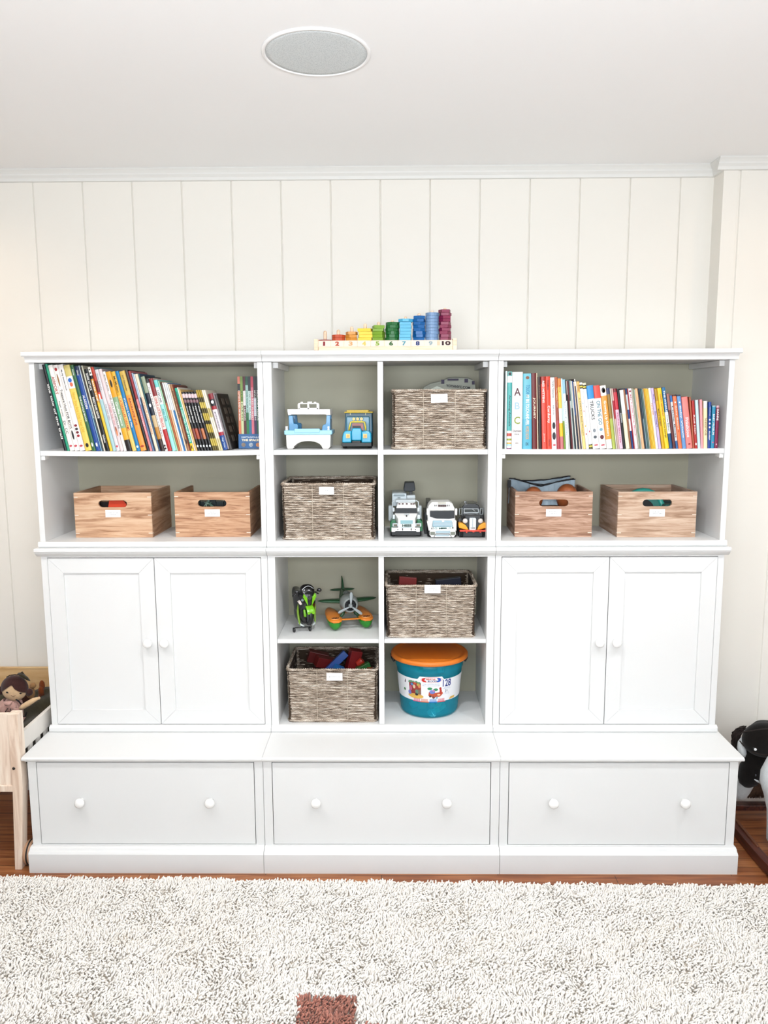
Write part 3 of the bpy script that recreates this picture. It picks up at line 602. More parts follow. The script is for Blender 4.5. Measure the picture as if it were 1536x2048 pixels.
ordi = ['lowest', 'second', 'third', 'fourth', 'fifth', 'sixth', 'seventh', 'eighth', 'ninth', 'tenth']; nums = ['one', 'two', 'three', 'four', 'five', 'six', 'seven', 'eight', 'nine', 'ten']
slope = Vector((0, 0.011, 0.025)).normalized()
rnd = random.Random(12)
for i in range(10):
    c = F.p(PX[i], 380, 0.045); cx = c.x; yc = -0.380; n = i+1
    top = F.p(PX[i], PT[i], 0.045).z
    mb = MB(); r = 0.0068; mb.lathe([(r, Z1-0.004), (r, top-0.006), (r*0.85, top-0.003), (r*0.45, top-0.0008), (0.0003, top)], 14, 0, Matrix.Translation((cx, yc, 0))); mb.build('peg', BEECH, st)
    # printed number plate
    q = F.p(PX[i]-12 if i < 9 else PX[i]+14, 415, 0.0); cc = Vector((q.x, -0.4195, z0+0.0255))+Vector((0, -0.0012, 0.0003))
    mb = MB(); hw = 0.0245
    mb.add([tuple(cc+Vector((a*hw, 0.0006, 0))+slope*(b*0.0125)) for a, b in ((-1, -1), (1, -1), (1, 1), (-1, 1))], [(0, 1, 2, 3)]); np_ = mb.build('number_tile', M('#f3dfcf', 0.55), st)
    mb = MB(); text_to(mb, str(n), cc, FX, slope, (0.008 if n == 1 else 0.0155) if n < 10 else 0.034, 0.0185, bold=0.05); mb.build('numeral', M(NUMC[i], 0.5), np_)
    hgt = 0.0117; zz = Z1+0.0002
    for j in range(n):
        hh = hgt if n > 1 else 0.0045
        if n in (9,): sides, rr_, rot = 24, 0.0262, 0
        elif n == 6: sides, rr_, rot = (8 if j % 2 else 16), 0.0270, j*0.3
        elif n in (1, 2): sides, rr_, rot = 12, 0.0262, 0.1
        elif n == 3: sides, rr_, rot = 5, 0.0245, 0.9+j
        elif n == 4: sides, rr_, rot = 4, 0.032, math.pi/4+rnd.uniform(-0.2, 0.2)
        elif n == 5: sides, rr_, rot = 4, 0.0290, math.pi/4+rnd.uniform(-0.35, 0.35)
        elif n == 7: sides, rr_, rot = (8, 0.030, 0.4) if j == 6 else (4, 0.0310, math.pi/4+rnd.uniform(-0.1, 0.1))
        elif n == 8: sides, rr_, rot = 6, 0.0255, rnd.uniform(0, 1)
        else: sides, rr_, rot = 5, 0.0252, rnd.uniform(0, 1.2)
        ox = rnd.uniform(-0.0012, 0.0012); P = [(cx+ox+rr_*math.cos(rot+2*math.pi*k/sides), yc+rr_*math.sin(rot+2*math.pi*k/sides)) for k in range(sides)]
        if sides == 4 and n == 4: P = [(cx+ox+(p[0]-cx-ox)*1.15, yc+(p[1]-yc)*0.9) for p in P]
        # solid tile with a hole for the peg
        K = len(P); ri = 0.0073; I = [(cx+ox*0+ri*math.cos(rot+2*math.pi*k/K), yc+ri*math.sin(rot+2*math.pi*k/K)) for k in range(K)]
        mb = MB(); za, zb = zz+0.0002, zz+hh-0.0002
        vs = [(x, y, za) for x, y in P]+[(x, y, zb) for x, y in P]+[(x, y, za) for x, y in I]+[(x, y, zb) for x, y in I]; fs = []
        for k in range(K):
            l = (k+1) % K; fs += [(k, l, K+l, K+k), (K+k, K+l, 3*K+l, 3*K+k), (2*K+k, 3*K+k, 3*K+l, 2*K+l), (k, 2*K+k, 2*K+l, l)]
        mb.add(vs, fs); nmj = ordi[j] if j < n-1 or n == 1 else 'topmost'
        lab = ('%s wooden counting tile, %s on the peg above number %s' % (NCN[i], nmj, nums[i])) if n > 1 else 'single thin maroon counting tile around the peg above number one'
        tag(mb.build('counting_tile', M(NC[i], 0.45, key='stained_'+NCN[i]), None, 0.0006, (cx, yc, zz)), lab, 'counting tile', 'wooden counting tiles on the pegs'); zz += hh

# ---- toy camper (white and blue open vehicle)
F = Fr(560, 790, 12.8, -0.335, 1395, ZSH+0.0005)
t = thing('toy_boat_cabin', 'white and light blue plastic toy cabin with open window and arched base', 'toy', F.p(720, 1395, 0.06))
WP = PLA('#eeeae4', 0.35); LB = PLA('#9fd3ea', 0.35); BL = PLA('#2b86b4', 0.3)
mb = MB(); arch = [(360, 1330)]+[(720-355*math.cos(a), 1370-175*math.sin(a)) for a in [math.radians(20+14*i) for i in range(11)]]+[(1062, 1330)]
F.poly(mb, [(150, 1010), (165, 1330), (185, 1380), (205, 1395), (318, 1395), (345, 1375)]+arch+[(1085, 1375), (1110, 1395), (1232, 1395), (1265, 1370), (1285, 1330), (1298, 1010)], 0, 0.15); mb.build('base', WP, t, 0.003)
mb = MB(); F.box(mb, 105, 920, 1330, 1030, -0.006, 0.155, 0, 0.004); F.box(mb, 365, 878, 1022, 985, -0.008, -0.001, 0, 0.004); mb.build('tray', LB, t, 0.002)
for pts, nm in (([(218, 540), (328, 540), (350, 740), (440, 755), (462, 790), (462, 925), (230, 925)], 0), ([(1285, 540), (1190, 540), (1180, 720), (1165, 760), (1105, 780), (1080, 830), (1075, 925), (1285, 925)], 1)):
    mb = MB(); F.poly(mb, pts, 0.004, 0.02); F.poly(mb, [(p[0]*0.96+28, p[1]) for p in pts], 0.11, 0.13, 0, 0.0); a = F.p(232 if nm == 0 else 1270, 925); mb.box(a.x-0.001, a.x+0.010-0.02*nm+0.011*nm, F.y+0.01, F.y+0.12, a.z, a.z+0.045); mb.build('cabin_post', BL, t, 0.002)
mb = MB(); F.poly(mb, [(183, 375), (1275, 375), (1288, 532), (1195, 532), (1165, 512), (290, 512), (262, 532), (205, 532)], 0.0, 0.14); mb.build('roof', PLA('#f1eeee', 0.35), t, 0.002)
mb = MB()
for q in ((452, 240, 515, 378), (697, 235, 750, 378), (935, 240, 1003, 378), (470, 218, 985, 246), (470, 345, 985, 378)): F.box(mb, *q, 0.002, 0.03)
F.box(mb, 525, 188, 588, 222, 0.004, 0.012, 0, 0.0015); F.box(mb, 865, 188, 928, 222, 0.004, 0.012, 0, 0.0015); F.box(mb, 700, 182, 818, 222, 0.012, 0.024)
mb.build('roof_rack', WP, t, 0.001)
for xa in (130, 1203):
    mb = MB(); a = F.p(xa+40, 920, 0.008); mb.lathe([(0.006, a.z), (0.0055, a.z+0.007), (0.0045, a.z+0.009), (0.006, a.z+0.0125), (0.005, a.z+0.0165), (0.001, a.z+0.0172)], 14, 0, Matrix.Translation((a.x, a.y, 0))); mb.build('cleat', PLA('#fafafa'), t)

# ---- teal toy truck
F = Fr(670, 810, 17.07, -0.335, 1532, ZSH+0.0005)
t = thing('toy_truck', 'teal toy delivery truck with yellow roof flap, roll bar and headlights', 'toy truck', F.p(760, 1532, 0.1))
TE = PLA('#0e7892', 0.3); TB = PLA('#12a3c6', 0.22); YE = PLA('#e8cf3c', 0.35); DG = M('#3d3f3f', 0.6)
mb = MB(); F.poly(mb, [(342, 300), (1262, 300), (1275, 1000), (1262, 1330), (325, 1330), (322, 900)], 0.075, 0.21, 0, 0.05)
mb.build('cargo_body', M('#0b5f78', 0.35), t, 0.003)
mb = MB(); F.box(mb, 385, 430, 1180, 935, 0.068, 0.075); mb.build('front_panel', TE, t, 0.003)
mb = MB(); F.box(mb, 318, 270, 1290, 305, 0.035, 0.215); F.box(mb, 395, 215, 1150, 272, 0.06, 0.19); mb.build('roof_flap', PLA('#d2b31c', 0.4), t, 0.002)
for xa in (505, 1030):
    mb = MB(); F.box(mb, xa, 300, xa+34, 378, 0.064, 0.072); mb.build('hinge', PLA('#bfc07c', 0.4), t)
mb = MB(); F.poly(mb, [(590, 660), (960, 660), (965, 900), (580, 900)], 0.058, 0.068); mb.build('cab_window', M('#a63f24', 0.3), t); mb = MB(); F.poly(mb, [(600, 745), (880, 745), (880, 900), (590, 900)], 0.054, 0.060); mb.build('dashboard', M('#33302e', 0.5), t)
mb = MB(); rb = [F.p(a, b, 0.045) for a, b in ((478, 900), (495, 780), (540, 625), (600, 615), (950, 615), (1005, 625), (1040, 780), (1045, 900))]; mb.tube(rb, 0.0033, 8); mb.build('roll_bar', YE, t)
for xa in (645, 775, 905):
    c = F.p(xa, 512, 0.043); mb = MB(); mb.tube([(c.x, c.y-0.002, c.z), (c.x, c.y+0.008, c.z)], [0.0060, 0.0045], 16); mb.tube([(c.x, c.y+0.004, c.z), (c.x, c.y+0.004, c.z-0.011)], 0.0015, 6); l = mb.build('roof_lamp', YE, t, 0.0005)
    mb = MB(); mb.cyl((c.x, c.y-0.0025, c.z), (c.x, c.y-0.001, c.z), 0.0038, 12); mb.build('lens', PLA('#c98f1f'), l)
mb = MB(); F.poly(mb, [(560, 1262), (545, 960), (585, 830), (880, 830), (915, 960), (905, 1262)], 0.012, 0.066, 0, 0.0, True); mb.build('hood', TB, t, 0.004)
for pts in ([(243, 1325), (250, 1120), (275, 1010), (320, 940), (390, 918), (552, 925), (560, 1325)], [(903, 1325), (905, 940), (1060, 925), (1170, 940), (1235, 1000), (1245, 1325)]):
    mb = MB(); F.poly(mb, pts, 0.0, 0.070, 0, 0.0, True); mb.build('fender', TB, t, 0.004)
for xa in (372, 957):
    mb = MB(); F.box(mb, xa, 1025, xa+142, 1172, -0.004, 0.006, 0, 0.0015); l = mb.build('headlight', PLA('#dcc877'), t, 0.0008); mb = MB(); F.box(mb, xa+28, 1055, xa+118, 1145, -0.0055, -0.003, 0, 0.0025); mb.build('lens', PLA('#e09a1f'), l)
mb = MB(); F.box(mb, 228, 1325, 1242, 1450, -0.006, 0.08); F.box(mb, 580, 1262, 872, 1330, -0.006, 0.06); mb.build('bumper', DG, t, 0.002)
for xa in (330, 1190):
    for d in (0.035, 0.165): c = F.p(xa, 1420, 0.0); wheel('wheel', (c.x, F.y+d, ZSH+0.017), (1, 0, 0), 0.0165, 0.016, t, TYRE, DG, 20)

# ---- three toy trucks in the middle row
GR = PLA('#1d7046', 0.35); WH = PLA('#f3f1ee', 0.28); LG = PLA('#c6cdd0', 0.35); CH = M('#d9e2e6', 0.2, 0.35)
F = Fr(760, 950, 6.4, -0.355, 812, ZHF+0.0005)
t = thing('toy_bucket_truck', 'white and green toy utility truck with raised black lift bucket', 'toy truck', F.p(330, 812, 0.12))
mb = MB(); F.poly(mb, [(190, 490), (215, 400), (232, 355), (440, 355), (462, 400), (478, 490), (490, 620), (180, 620)], 0.05, 0.13, 0, 0.05, False); mb.build('cab', WH, t, 0.003)
mb = MB(); F.poly(mb, [(205, 425), (465, 425), (476, 490), (190, 490)], 0.046, 0.051, 0, 0.046); mb.build('windshield', DKGL, t, 0.001)
mb = MB(); a = [F.p(x, y, 0.046) for x, y in ((186, 492), (480, 492), (470, 600), (195, 600))]; b = [F.p(x, y, 0.008) for x, y in ((232, 556), (448, 556), (440, 640), (238, 640))]
mb.loft([[tuple(p) for p in b][::-1], [tuple(p) for p in a][::-1]], 0, False); mb.build('hood', WH, t, 0.002)
mb = MB(); F.box(mb, 308, 498, 370, 508, 0.028, 0.032); mb.build('hood_badge', LG, t); mb = MB(); F.box(mb, 332, 518, 348, 540, 0.02, 0.03); mb.build('hood_emblem', INK, t)
mb = MB(); F.box(mb, 232, 560, 450, 700, 0.002, 0.03, 0, 0.004); gl = mb.build('grille_frame', WH, t, 0.001)
mb = MB(); F.box(mb, 262, 580, 420, 625, 0.0, 0.004); F.box(mb, 262, 670, 420, 692, 0.0, 0.004); mb.build('grille', M('#93b9bf', 0.4), gl)
mb = MB(); F.box(mb, 270, 628, 428, 668, -0.001, 0.003); mb.build('name_plate', M('#eef4f2', 0.5), gl); mb = MB(); c = F.p(345, 648, -0.002); text_to(mb, 'HESS', c, FX, FZ, 0.038, 0.0105, bold=0.06); mb.build('lettering', M('#14463a', 0.5), gl)
for pts in ([(130, 720), (128, 620), (150, 580), (195, 575), (215, 640), (215, 720)], [(545, 720), (545, 610), (520, 578), (480, 575), (465, 640), (465, 720)]):
    mb = MB(); F.poly(mb, pts, 0.012, 0.09); mb.build('fender', GR, t, 0.003)
for xa in (160, 450):
    mb = MB(); F.box(mb, xa, 622, xa+78, 662, 0.0, 0.012, 0, 0.0015); h_ = mb.build('headlight', LG, t, 0.001); mb = MB(); F.box(mb, xa+16, 632, xa+62, 656, -0.0012, 0.003); mb.build('lens', M('#77705f', 0.2), h_)
mb = MB(); F.poly(mb, [(148, 676), (510, 676), (510, 730), (470, 730), (460, 718), (200, 718), (188, 730), (148, 730)], -0.006, 0.008); bp_ = mb.build('bumper', WH, t, 0.0012)
for xa in (228, 455):
    mb = MB(); c = F.p(xa, 700, -0.007); mb.cyl(c, c+Vector((0, 0.002, 0)), 0.0022, 10); mb.build('bolt', INK, bp_)
for xa in (290, 400):
    mb = MB(); F.box(mb, xa-6, 682, xa+6, 710, -0.0075, -0.005); mb.build('tow_hook', INK, bp_)
for xa in (236, 278, 330, 388, 418):
    mb = MB(); F.box(mb, xa, 362, xa+(46 if xa == 302 else 26), 378, 0.047, 0.052, 0, 0.001); mb.build('cab_marker_light', M('#4a1512', 0.3), t)
mb = MB(); F.box(mb, 200, 322, 455, 352, 0.05, 0.13, 0, 0.003); mb.build('visor', LG, t, 0.0015)
for xa, s in ((108, 1), (482, -1)):
    mb = MB(); F.box(mb, xa, 400, xa+50, 585, 0.10, 0.15, 0, 0.002); mb.build('side_tank', LG, t, 0.002)
    mb = MB(); F.box(mb, (160 if s > 0 else 478), 420, (186 if s > 0 else 505), 470, 0.035, 0.042, 0, 0.001); mb.build('mirror', LG, t, 0.0008)
    mb = MB(); F.box(mb, (162 if s > 0 else 480), 510, (190 if s > 0 else 512), 565, 0.03, 0.037, 0, 0.001); mb.build('step_light', CH, t, 0.0008)
    mb = MB(); mb.tube([F.p(x, y, 0.07) for x, y in (((165, 560), (160, 345), (200, 325)) if s > 0 else ((505, 560), (490, 345), (455, 325)))], 0.0028, 8); mb.build('exhaust_stack', LG, t)
mb = MB(); F.box(mb, 155, 240, 338, 400, 0.11, 0.26, 0, 0.003); cr = mb.build('crane_body', PLA('#c9d3d8', 0.4), t, 0.002)
mb = MB(); F.box(mb, 175, 252, 318, 272, 0.106, 0.112, 0, 0.002); F.box(mb, 225, 285, 262, 312, 0.106, 0.112); mb.build('body_trim', M('#8b979b', 0.5), cr)
mb = MB(); F.box(mb, 342, 262, 450, 330, 0.13, 0.24, 0, 0.002); F.box(mb, 342, 288, 455, 296, 0.127, 0.24); mb.build('turntable', LG, t, 0.001)
mb = MB(); F.box(mb, 375, 205, 415, 300, 0.16, 0.19); mb.build('boom', BLK, t, 0.001)
mb = MB(); F.poly(mb, [(318, 98), (440, 95), (452, 180), (446, 205), (390, 215), (305, 212), (302, 180)], 0.13, 0.19); mb.build('lift_bucket', M('#1b232b', 0.5), t, 0.003)
mb = MB(); F.box(mb, 150, 700, 515, 770, 0.03, 0.26); mb.build('chassis', BLK, t, 0.001)
for xa in (165, 500):
    for d in (0.055, 0.17, 0.22): c = F.p(xa, 760, 0.02); wheel('wheel', (c.x, F.y+d, ZHF+0.0225), (1, 0, 0), 0.022, 0.019, t, TYRE, SILV, 24)

t = thing('toy_truck', 'white cab-over toy truck standing between the bucket truck and black truck', 'toy truck', F.p(790, 812, 0.12))
mb = MB(); F.poly(mb, [(605, 455), (625, 390), (660, 350), (890, 345), (930, 370), (955, 430), (965, 640), (905, 700), (680, 700), (615, 640)], 0.02, 0.10, 0, 0.02); mb.build('cab', WH, t, 0.003)
mb = MB(); F.poly(mb, [(640, 462), (950, 458), (955, 552), (885, 562), (720, 558), (640, 535)], 0.016, 0.021); mb.build('windshield', DKGL, t, 0.001)
mb = MB(); F.box(mb, 640, 432, 948, 452, 0.008, 0.03, 0, 0.001); mb.build('sun_visor', M('#e4e4dc', 0.4), t, 0.001)
for xa in (698, 716, 862, 882):
    mb = MB(); F.box(mb, xa, 382, xa+8, 402, 0.017, 0.022); mb.build('roof_slot', INK, t)
mb = MB(); F.box(mb, 742, 352, 845, 375, 0.012, 0.04, 0, 0.001); mb.build('roof_hatch', M('#c9c6bb', 0.4), t); mb = MB(); F.box(mb, 742, 385, 850, 406, 0.015, 0.022, 0, 0.001); lb_ = mb.build('light_bar', M('#6b4a45', 0.3), t)
for xa in (750, 775, 800, 825):
    mb = MB(); F.box(mb, xa+2, 389, xa+18, 403, 0.0135, 0.018); mb.build('lens', M('#2c1412', 0.2), lb_)
mb = MB(); F.poly(mb, [(678, 588), (920, 588), (930, 665), (672, 665)], 0.008, 0.022); gr_ = mb.build('grille', M('#9dbcc8', 0.35), t, 0.001)
for yy in (602, 618, 634, 650):
    mb = MB(); F.box(mb, 690, yy, 920, yy+5, 0.006, 0.01); mb.build('grille_bar', CH, gr_)
mb = MB(); F.box(mb, 792, 584, 822, 600, 0.004, 0.010, 0, 0.001); mb.build('badge', WH, gr_)
mb = MB(); F.box(mb, 690, 668, 922, 706, 0.004, 0.02); pl = mb.build('name_plate', M('#dfeeee', 0.5), t, 0.0008); mb = MB(); text_to(mb, 'HESS', F.p(805, 687, 0.0025), FX, FZ, 0.032, 0.0098, bold=0.06); mb.build('lettering', M('#14463a', 0.5), pl)
for xa in (716, 895):
    mb = MB(); c = F.p(xa, 687, 0.0028); rg = [(c.x+0.0042*math.cos(a), c.y, c.z+0.0042*math.sin(a)) for a in [2*math.pi*i/14 for i in range(14)]]; mb.tube(rg, 0.0007, 5, 0, True); mb.build('ring_badge', M('#14463a', 0.5), pl)
mb = MB(); F.poly(mb, [(640, 700), (965, 690), (972, 760), (945, 798), (660, 798), (635, 770)], 0.0, 0.03); bb = mb.build('bumper', WH, t, 0.002)
mb = MB(); F.box(mb, 712, 715, 900, 745, -0.002, 0.004, 0, 0.001); F.box(mb, 716, 765, 890, 785, -0.002, 0.004, 0, 0.001); mb.build('air_intake', M('#a9bcc4', 0.4), bb, 0.0005)
mb = MB(); mb.tube([F.p(x, y, -0.002) for x, y in ((690, 795), (715, 755), (890, 755), (915, 795))], 0.0012, 6); mb.build('bumper_bar', INK, bb)
for xa in (645, 905):
    mb = MB(); F.box(mb, xa, 730, xa+58, 768, -0.0035, 0.01, 0, 0.0015); mb.build('headlight', M('#8c8f83', 0.15, 0.3), bb, 0.0008)
for xa in (598, 962):
    mb = MB(); F.box(mb, xa, 430, xa+26, 515, 0.006, 0.014, 0, 0.0022); mb.build('mirror', WH, t, 0.001)
for pts in ([(600, 600), (640, 570), (672, 640), (650, 700), (625, 720)], [(980, 590), (945, 570), (925, 640), (950, 700), (978, 720)]):
    mb = MB(); F.poly(mb, pts, 0.012, 0.06); mb.build('cab_corner', WH, t, 0.002)
mb = MB(); F.box(mb, 612, 700, 960, 770, 0.03, 0.25); F.box(mb, 570, 480, 640, 770, 0.11, 0.26); F.box(mb, 605, 345, 660, 500, 0.11, 0.25); mb.build('chassis', BLK, t, 0.001)
for xa in (640, 955):
    for d in (0.045, 0.16, 0.21): c = F.p(xa, 770, 0.01); wheel('wheel', (c.x, F.y+d, ZHF+0.0195), (1, 0, 0), 0.019, 0.018, t, TYRE, SILV, 24)

t = thing('toy_truck', 'vintage black toy truck with yellow fenders and red bumper', 'toy truck', F.p(1190, 812, 0.12))
BK = M('#0d0f14', 0.25, spec=0.6, coat=0.4, key='black_toy_lacquer'); YF = PLA('#f0a81c', 0.3)
mb = MB(); F.poly(mb, [(1040, 560), (1050, 420), (1075, 385), (1120, 372), (1230, 372), (1265, 388), (1285, 430), (1330, 520), (1345, 800), (1000, 800), (1000, 560)], 0.05, 0.15, 0, 0.04); mb.build('cab', BK, t, 0.003)
mb = MB(); F.poly(mb, [(1085, 520), (1300, 520), (1300, 690), (1085, 690)], 0.012, 0.05, 0, 0.0); mb.build('hood', BK, t, 0.004)
mb = MB(); F.poly(mb, [(1070, 430), (1262, 430), (1268, 485), (1230, 492), (1165, 485), (1100, 492), (1075, 488)], 0.036, 0.042); wf = mb.build('windshield_frame', M('#c4c9cc', 0.4), t, 0.0008)
mb = MB(); F.poly(mb, [(1080, 438), (1252, 438), (1256, 476), (1165, 474), (1084, 478)], 0.034, 0.037); mb.build('windshield', M('#3f423f', 0.15), wf); mb = MB(); mb.tube([F.p(1185, 440, 0.033), F.p(1222, 468, 0.033)], 0.0006, 5); mb.build('wiper', M('#e8e8e4', 0.5), wf)
for xs in ((1012, 1052), (1278, 1318)):
    mb = MB(); x0, x1 = xs; q = [F.p(x, y, 0.03) for x, y in ((x0, 505), (x0+6, 430), (x1, 425), (x1-6, 505))]; mb.tube(q, 0.0014, 6, 0, True); mb.build('mirror_frame', M('#aeb6b8', 0.4), t)
mb = MB(); F.box(mb, 1145, 552, 1228, 705, 0.0, 0.02, 0, 0.004); rad = mb.build('radiator', M('#e3e9ec', 0.25, 0.4), t, 0.001); mb = MB(); F.box(mb, 1184, 560, 1188, 670, -0.001, 0.002); mb.build('centre_rib', M('#8b959c', 0.4), rad)
mb = MB(); F.box(mb, 1156, 668, 1222, 690, -0.0012, 0.002); mb.build('name_plate', M('#e9ecec', 0.5), rad); mb = MB(); text_to(mb, 'HESS', F.p(1189, 679, -0.0018), FX, FZ, 0.018, 0.0042, bold=0.05); mb.build('lettering', INK, rad)
for xa in (1090, 1285):
    c = F.p(xa, 588, 0.006); mb = MB(); mb.tube([c+Vector((0, -0.004, 0)), c, c+Vector((0, 0.018, 0))], [0.0098, 0.0105, 0.004], 20); hl = mb.build('headlight', M('#c9c3bd', 0.3, 0.3), t, 0.0005); mb = MB(); mb.ell((c.x, c.y-0.004, c.z), (0.0085, 0.003, 0.0085), 16, 8); mb.build('lens', M('#e6dcd6', 0.15), hl)
for pts in ([(1010, 680), (1008, 632), (1020, 615), (1060, 622), (1100, 645), (1128, 690), (1132, 708)], [(1364, 680), (1366, 632), (1350, 612), (1305, 622), (1270, 648), (1250, 690), (1246, 708)]):
    mb = MB(); F.poly(mb, pts, 0.0, 0.05, 0, 0.0, True); mb.build('fender', YF, t, 0.003)
mb = MB(); F.poly(mb, [(1018, 705), (1368, 705), (1362, 728), (1220, 726), (1200, 738), (1170, 726), (1024, 728)], -0.008, 0.002); mb.build('bumper', PLA('#d8442c', 0.35), t, 0.001)
for xa in (1100, 1275):
    mb = MB(); F.box(mb, xa, 722, xa+18, 740, -0.006, 0.0); mb.build('bumper_bracket', PLA('#d8442c', 0.35), t)
mb = MB(); mb.tube([F.p(1085, 372, 0.09), F.p(1087, 340, 0.09), F.p(1110, 352, 0.09)], 0.0022, 7); mb.build('roof_horn', SILV, t)
mb = MB(); F.box(mb, 1010, 730, 1360, 790, 0.02, 0.24); F.box(mb, 1010, 480, 1330, 760, 0.15, 0.27); mb.build('chassis', BLK, t, 0.001)
for xa in (1045, 1330):
    for d in (0.03, 0.19): c = F.p(xa, 760, 0.01); wheel('wheel', (c.x, F.y+d, ZHF+0.0195), (1, 0, 0), 0.019, 0.014, t, TYRE, M('#c8402c', 0.4), 24)

# ---- motorcycle
Zm = 0.8575; F = Fr(560, 1155, 17.07, -0.285, 1832, Zm)
t = thing('toy_motorcycle', 'black and lime green toy sport motorcycle on small stabiliser wheels', 'toy motorcycle', F.p(760, 1832, 0.05))
LI = PLA('#7fc224', 0.25); BB = M('#0c0d18', 0.25, spec=0.6, coat=0.3, key='gloss_black_plastic')
yaw = math.radians(24); dirv = Vector((math.sin(yaw), -math.cos(yaw), 0)); axv = Vector((math.cos(yaw), math.sin(yaw), 0))
wc = F.p(975, 1310, -0.01); rw = 0.0415
q = axv.to_track_quat('Z', 'Y').to_matrix().to_4x4(); X = Matrix.Translation(wc) @ q; wd = 0.0095
mb = MB(); mb.lathe([(rw*0.66, -wd*0.8), (rw*0.80, -wd), (rw*0.93, -wd*0.8), (rw*0.985, -wd*0.35), (rw, 0), (rw*0.985, wd*0.35), (rw*0.93, wd*0.8), (rw*0.80, wd), (rw*0.66, wd*0.8), (rw*0.66, -wd*0.8)], 40, 0, X, True, False); fw = mb.build('front_wheel', M('#1a1b20', 0.5), t)
mb = MB(); mb.lathe([(rw*0.67, -wd*0.5), (rw*0.60, -wd*0.7), (rw*0.55, -wd*0.2), (rw*0.2, -wd*0.3), (rw*0.15, -wd), (rw*0.15, wd), (rw*0.2, wd*0.3), (rw*0.55, wd*0.2), (rw*0.6, wd*0.7), (rw*0.67, wd*0.5)], 32, 0, X); mb.build('rim', M('#878b92', 0.3, 0.6), fw)
rc = wc-dirv*0.135; rc.z = wc.z+0.004; wheel('rear_wheel', rc, axv, 0.039, 0.024, t, TYRE, M('#55585e', 0.4, 0.5), 32)
for s in (-1, 1):
    a = wc+axv*(s*0.0145); b = a-dirv*0.026+Vector((0, 0, 0.070)); mb = MB(); mb.tube([a+Vector((0, 0, -0.004)), a, b], [0.005, 0.0062, 0.005], 8); mb.build('fork', LI if s < 0 else BB, t)
mb = MB(); rg = []   # fender over the front wheel
for i in range(11):
    a = math.radians(20+i*13); c = wc+(-dirv)*(math.cos(a)*(rw+0.005))*0.9+Vector((0, 0, math.sin(a)*(rw+0.006))); w_ = 0.0165
    rg.append([c+axv*w_, c+axv*w_*0.6+Vector((0, 0, 0.002)), c-axv*w_*0.6+Vector((0, 0, 0.002)), c-axv*w_, c-axv*w_*0.9-Vector((0, 0, 0.010)), c+axv*w_*0.9-Vector((0, 0, 0.010))])
mb.loft([[tuple(p) for p in r] for r in rg], 0, False); mb.build('front_fender', LI, t, 0.001)
def oriented(c0): return Matrix.Translation(c0) @ Matrix(((axv.x, -dirv.x, 0, 0), (axv.y, -dirv.y, 0, 0), (0, 0, 1, 0), (0, 0, 0, 1)))   # local: x across, y backwards, z up
XO = oriented((wc.x, wc.y, Zm)) @ Matrix.Diagonal((1.30, 1.05, 1.36, 1.0))
def sect(y, w, z0, z1, k=0.75, n=12):
    return [(w*math.copysign(abs(math.cos(a))**k, math.cos(a)), y, (z0+z1)/2+(z1-z0)/2*math.copysign(abs(math.sin(a))**k, math.sin(a))) for a in [2*math.pi*i/n for i in range(n)]]
mb = MB(); mb.loft([sect(-0.020, 0.012, 0.088, 0.118), sect(-0.006, 0.024, 0.076, 0.128), sect(0.016, 0.031, 0.055, 0.138), sect(0.045, 0.033, 0.030, 0.134), sect(0.085, 0.031, 0.028, 0.126), sect(0.115, 0.024, 0.055, 0.112), sect(0.150, 0.020, 0.082, 0.112), sect(0.185, 0.010, 0.100, 0.118)], 0, True, True, XO); mb.build('fairing', BB, t, subd=1)
mb = MB(); mb.loft([sect(-0.008, 0.018, 0.112, 0.124, 0.9), sect(0.004, 0.025, 0.118, 0.142, 0.9), sect(0.022, 0.024, 0.122, 0.151, 0.9), sect(0.045, 0.014, 0.122, 0.140, 0.9)], 0, True, True, XO); ws = mb.build('windscreen', DKGL, t, subd=1)
mb = MB(); mb.tube([XO @ Vector((-0.019+0.038*i/8, 0.003, 0.134+0.010*math.sin(math.pi*i/8))) for i in range(9)], 0.0014, 6); mb.build('screen_edge', M('#d8dade', 0.4), ws)
mb = MB(); mb.loft([sect(0.004, 0.014, 0.030, 0.075), sect(0.014, 0.026, 0.020, 0.085), sect(0.05, 0.031, 0.014, 0.09), sect(0.10, 0.028, 0.016, 0.085), sect(0.125, 0.018, 0.026, 0.07)], 0, True, True, XO); mb.build('lower_cowl', BB, t, subd=1)
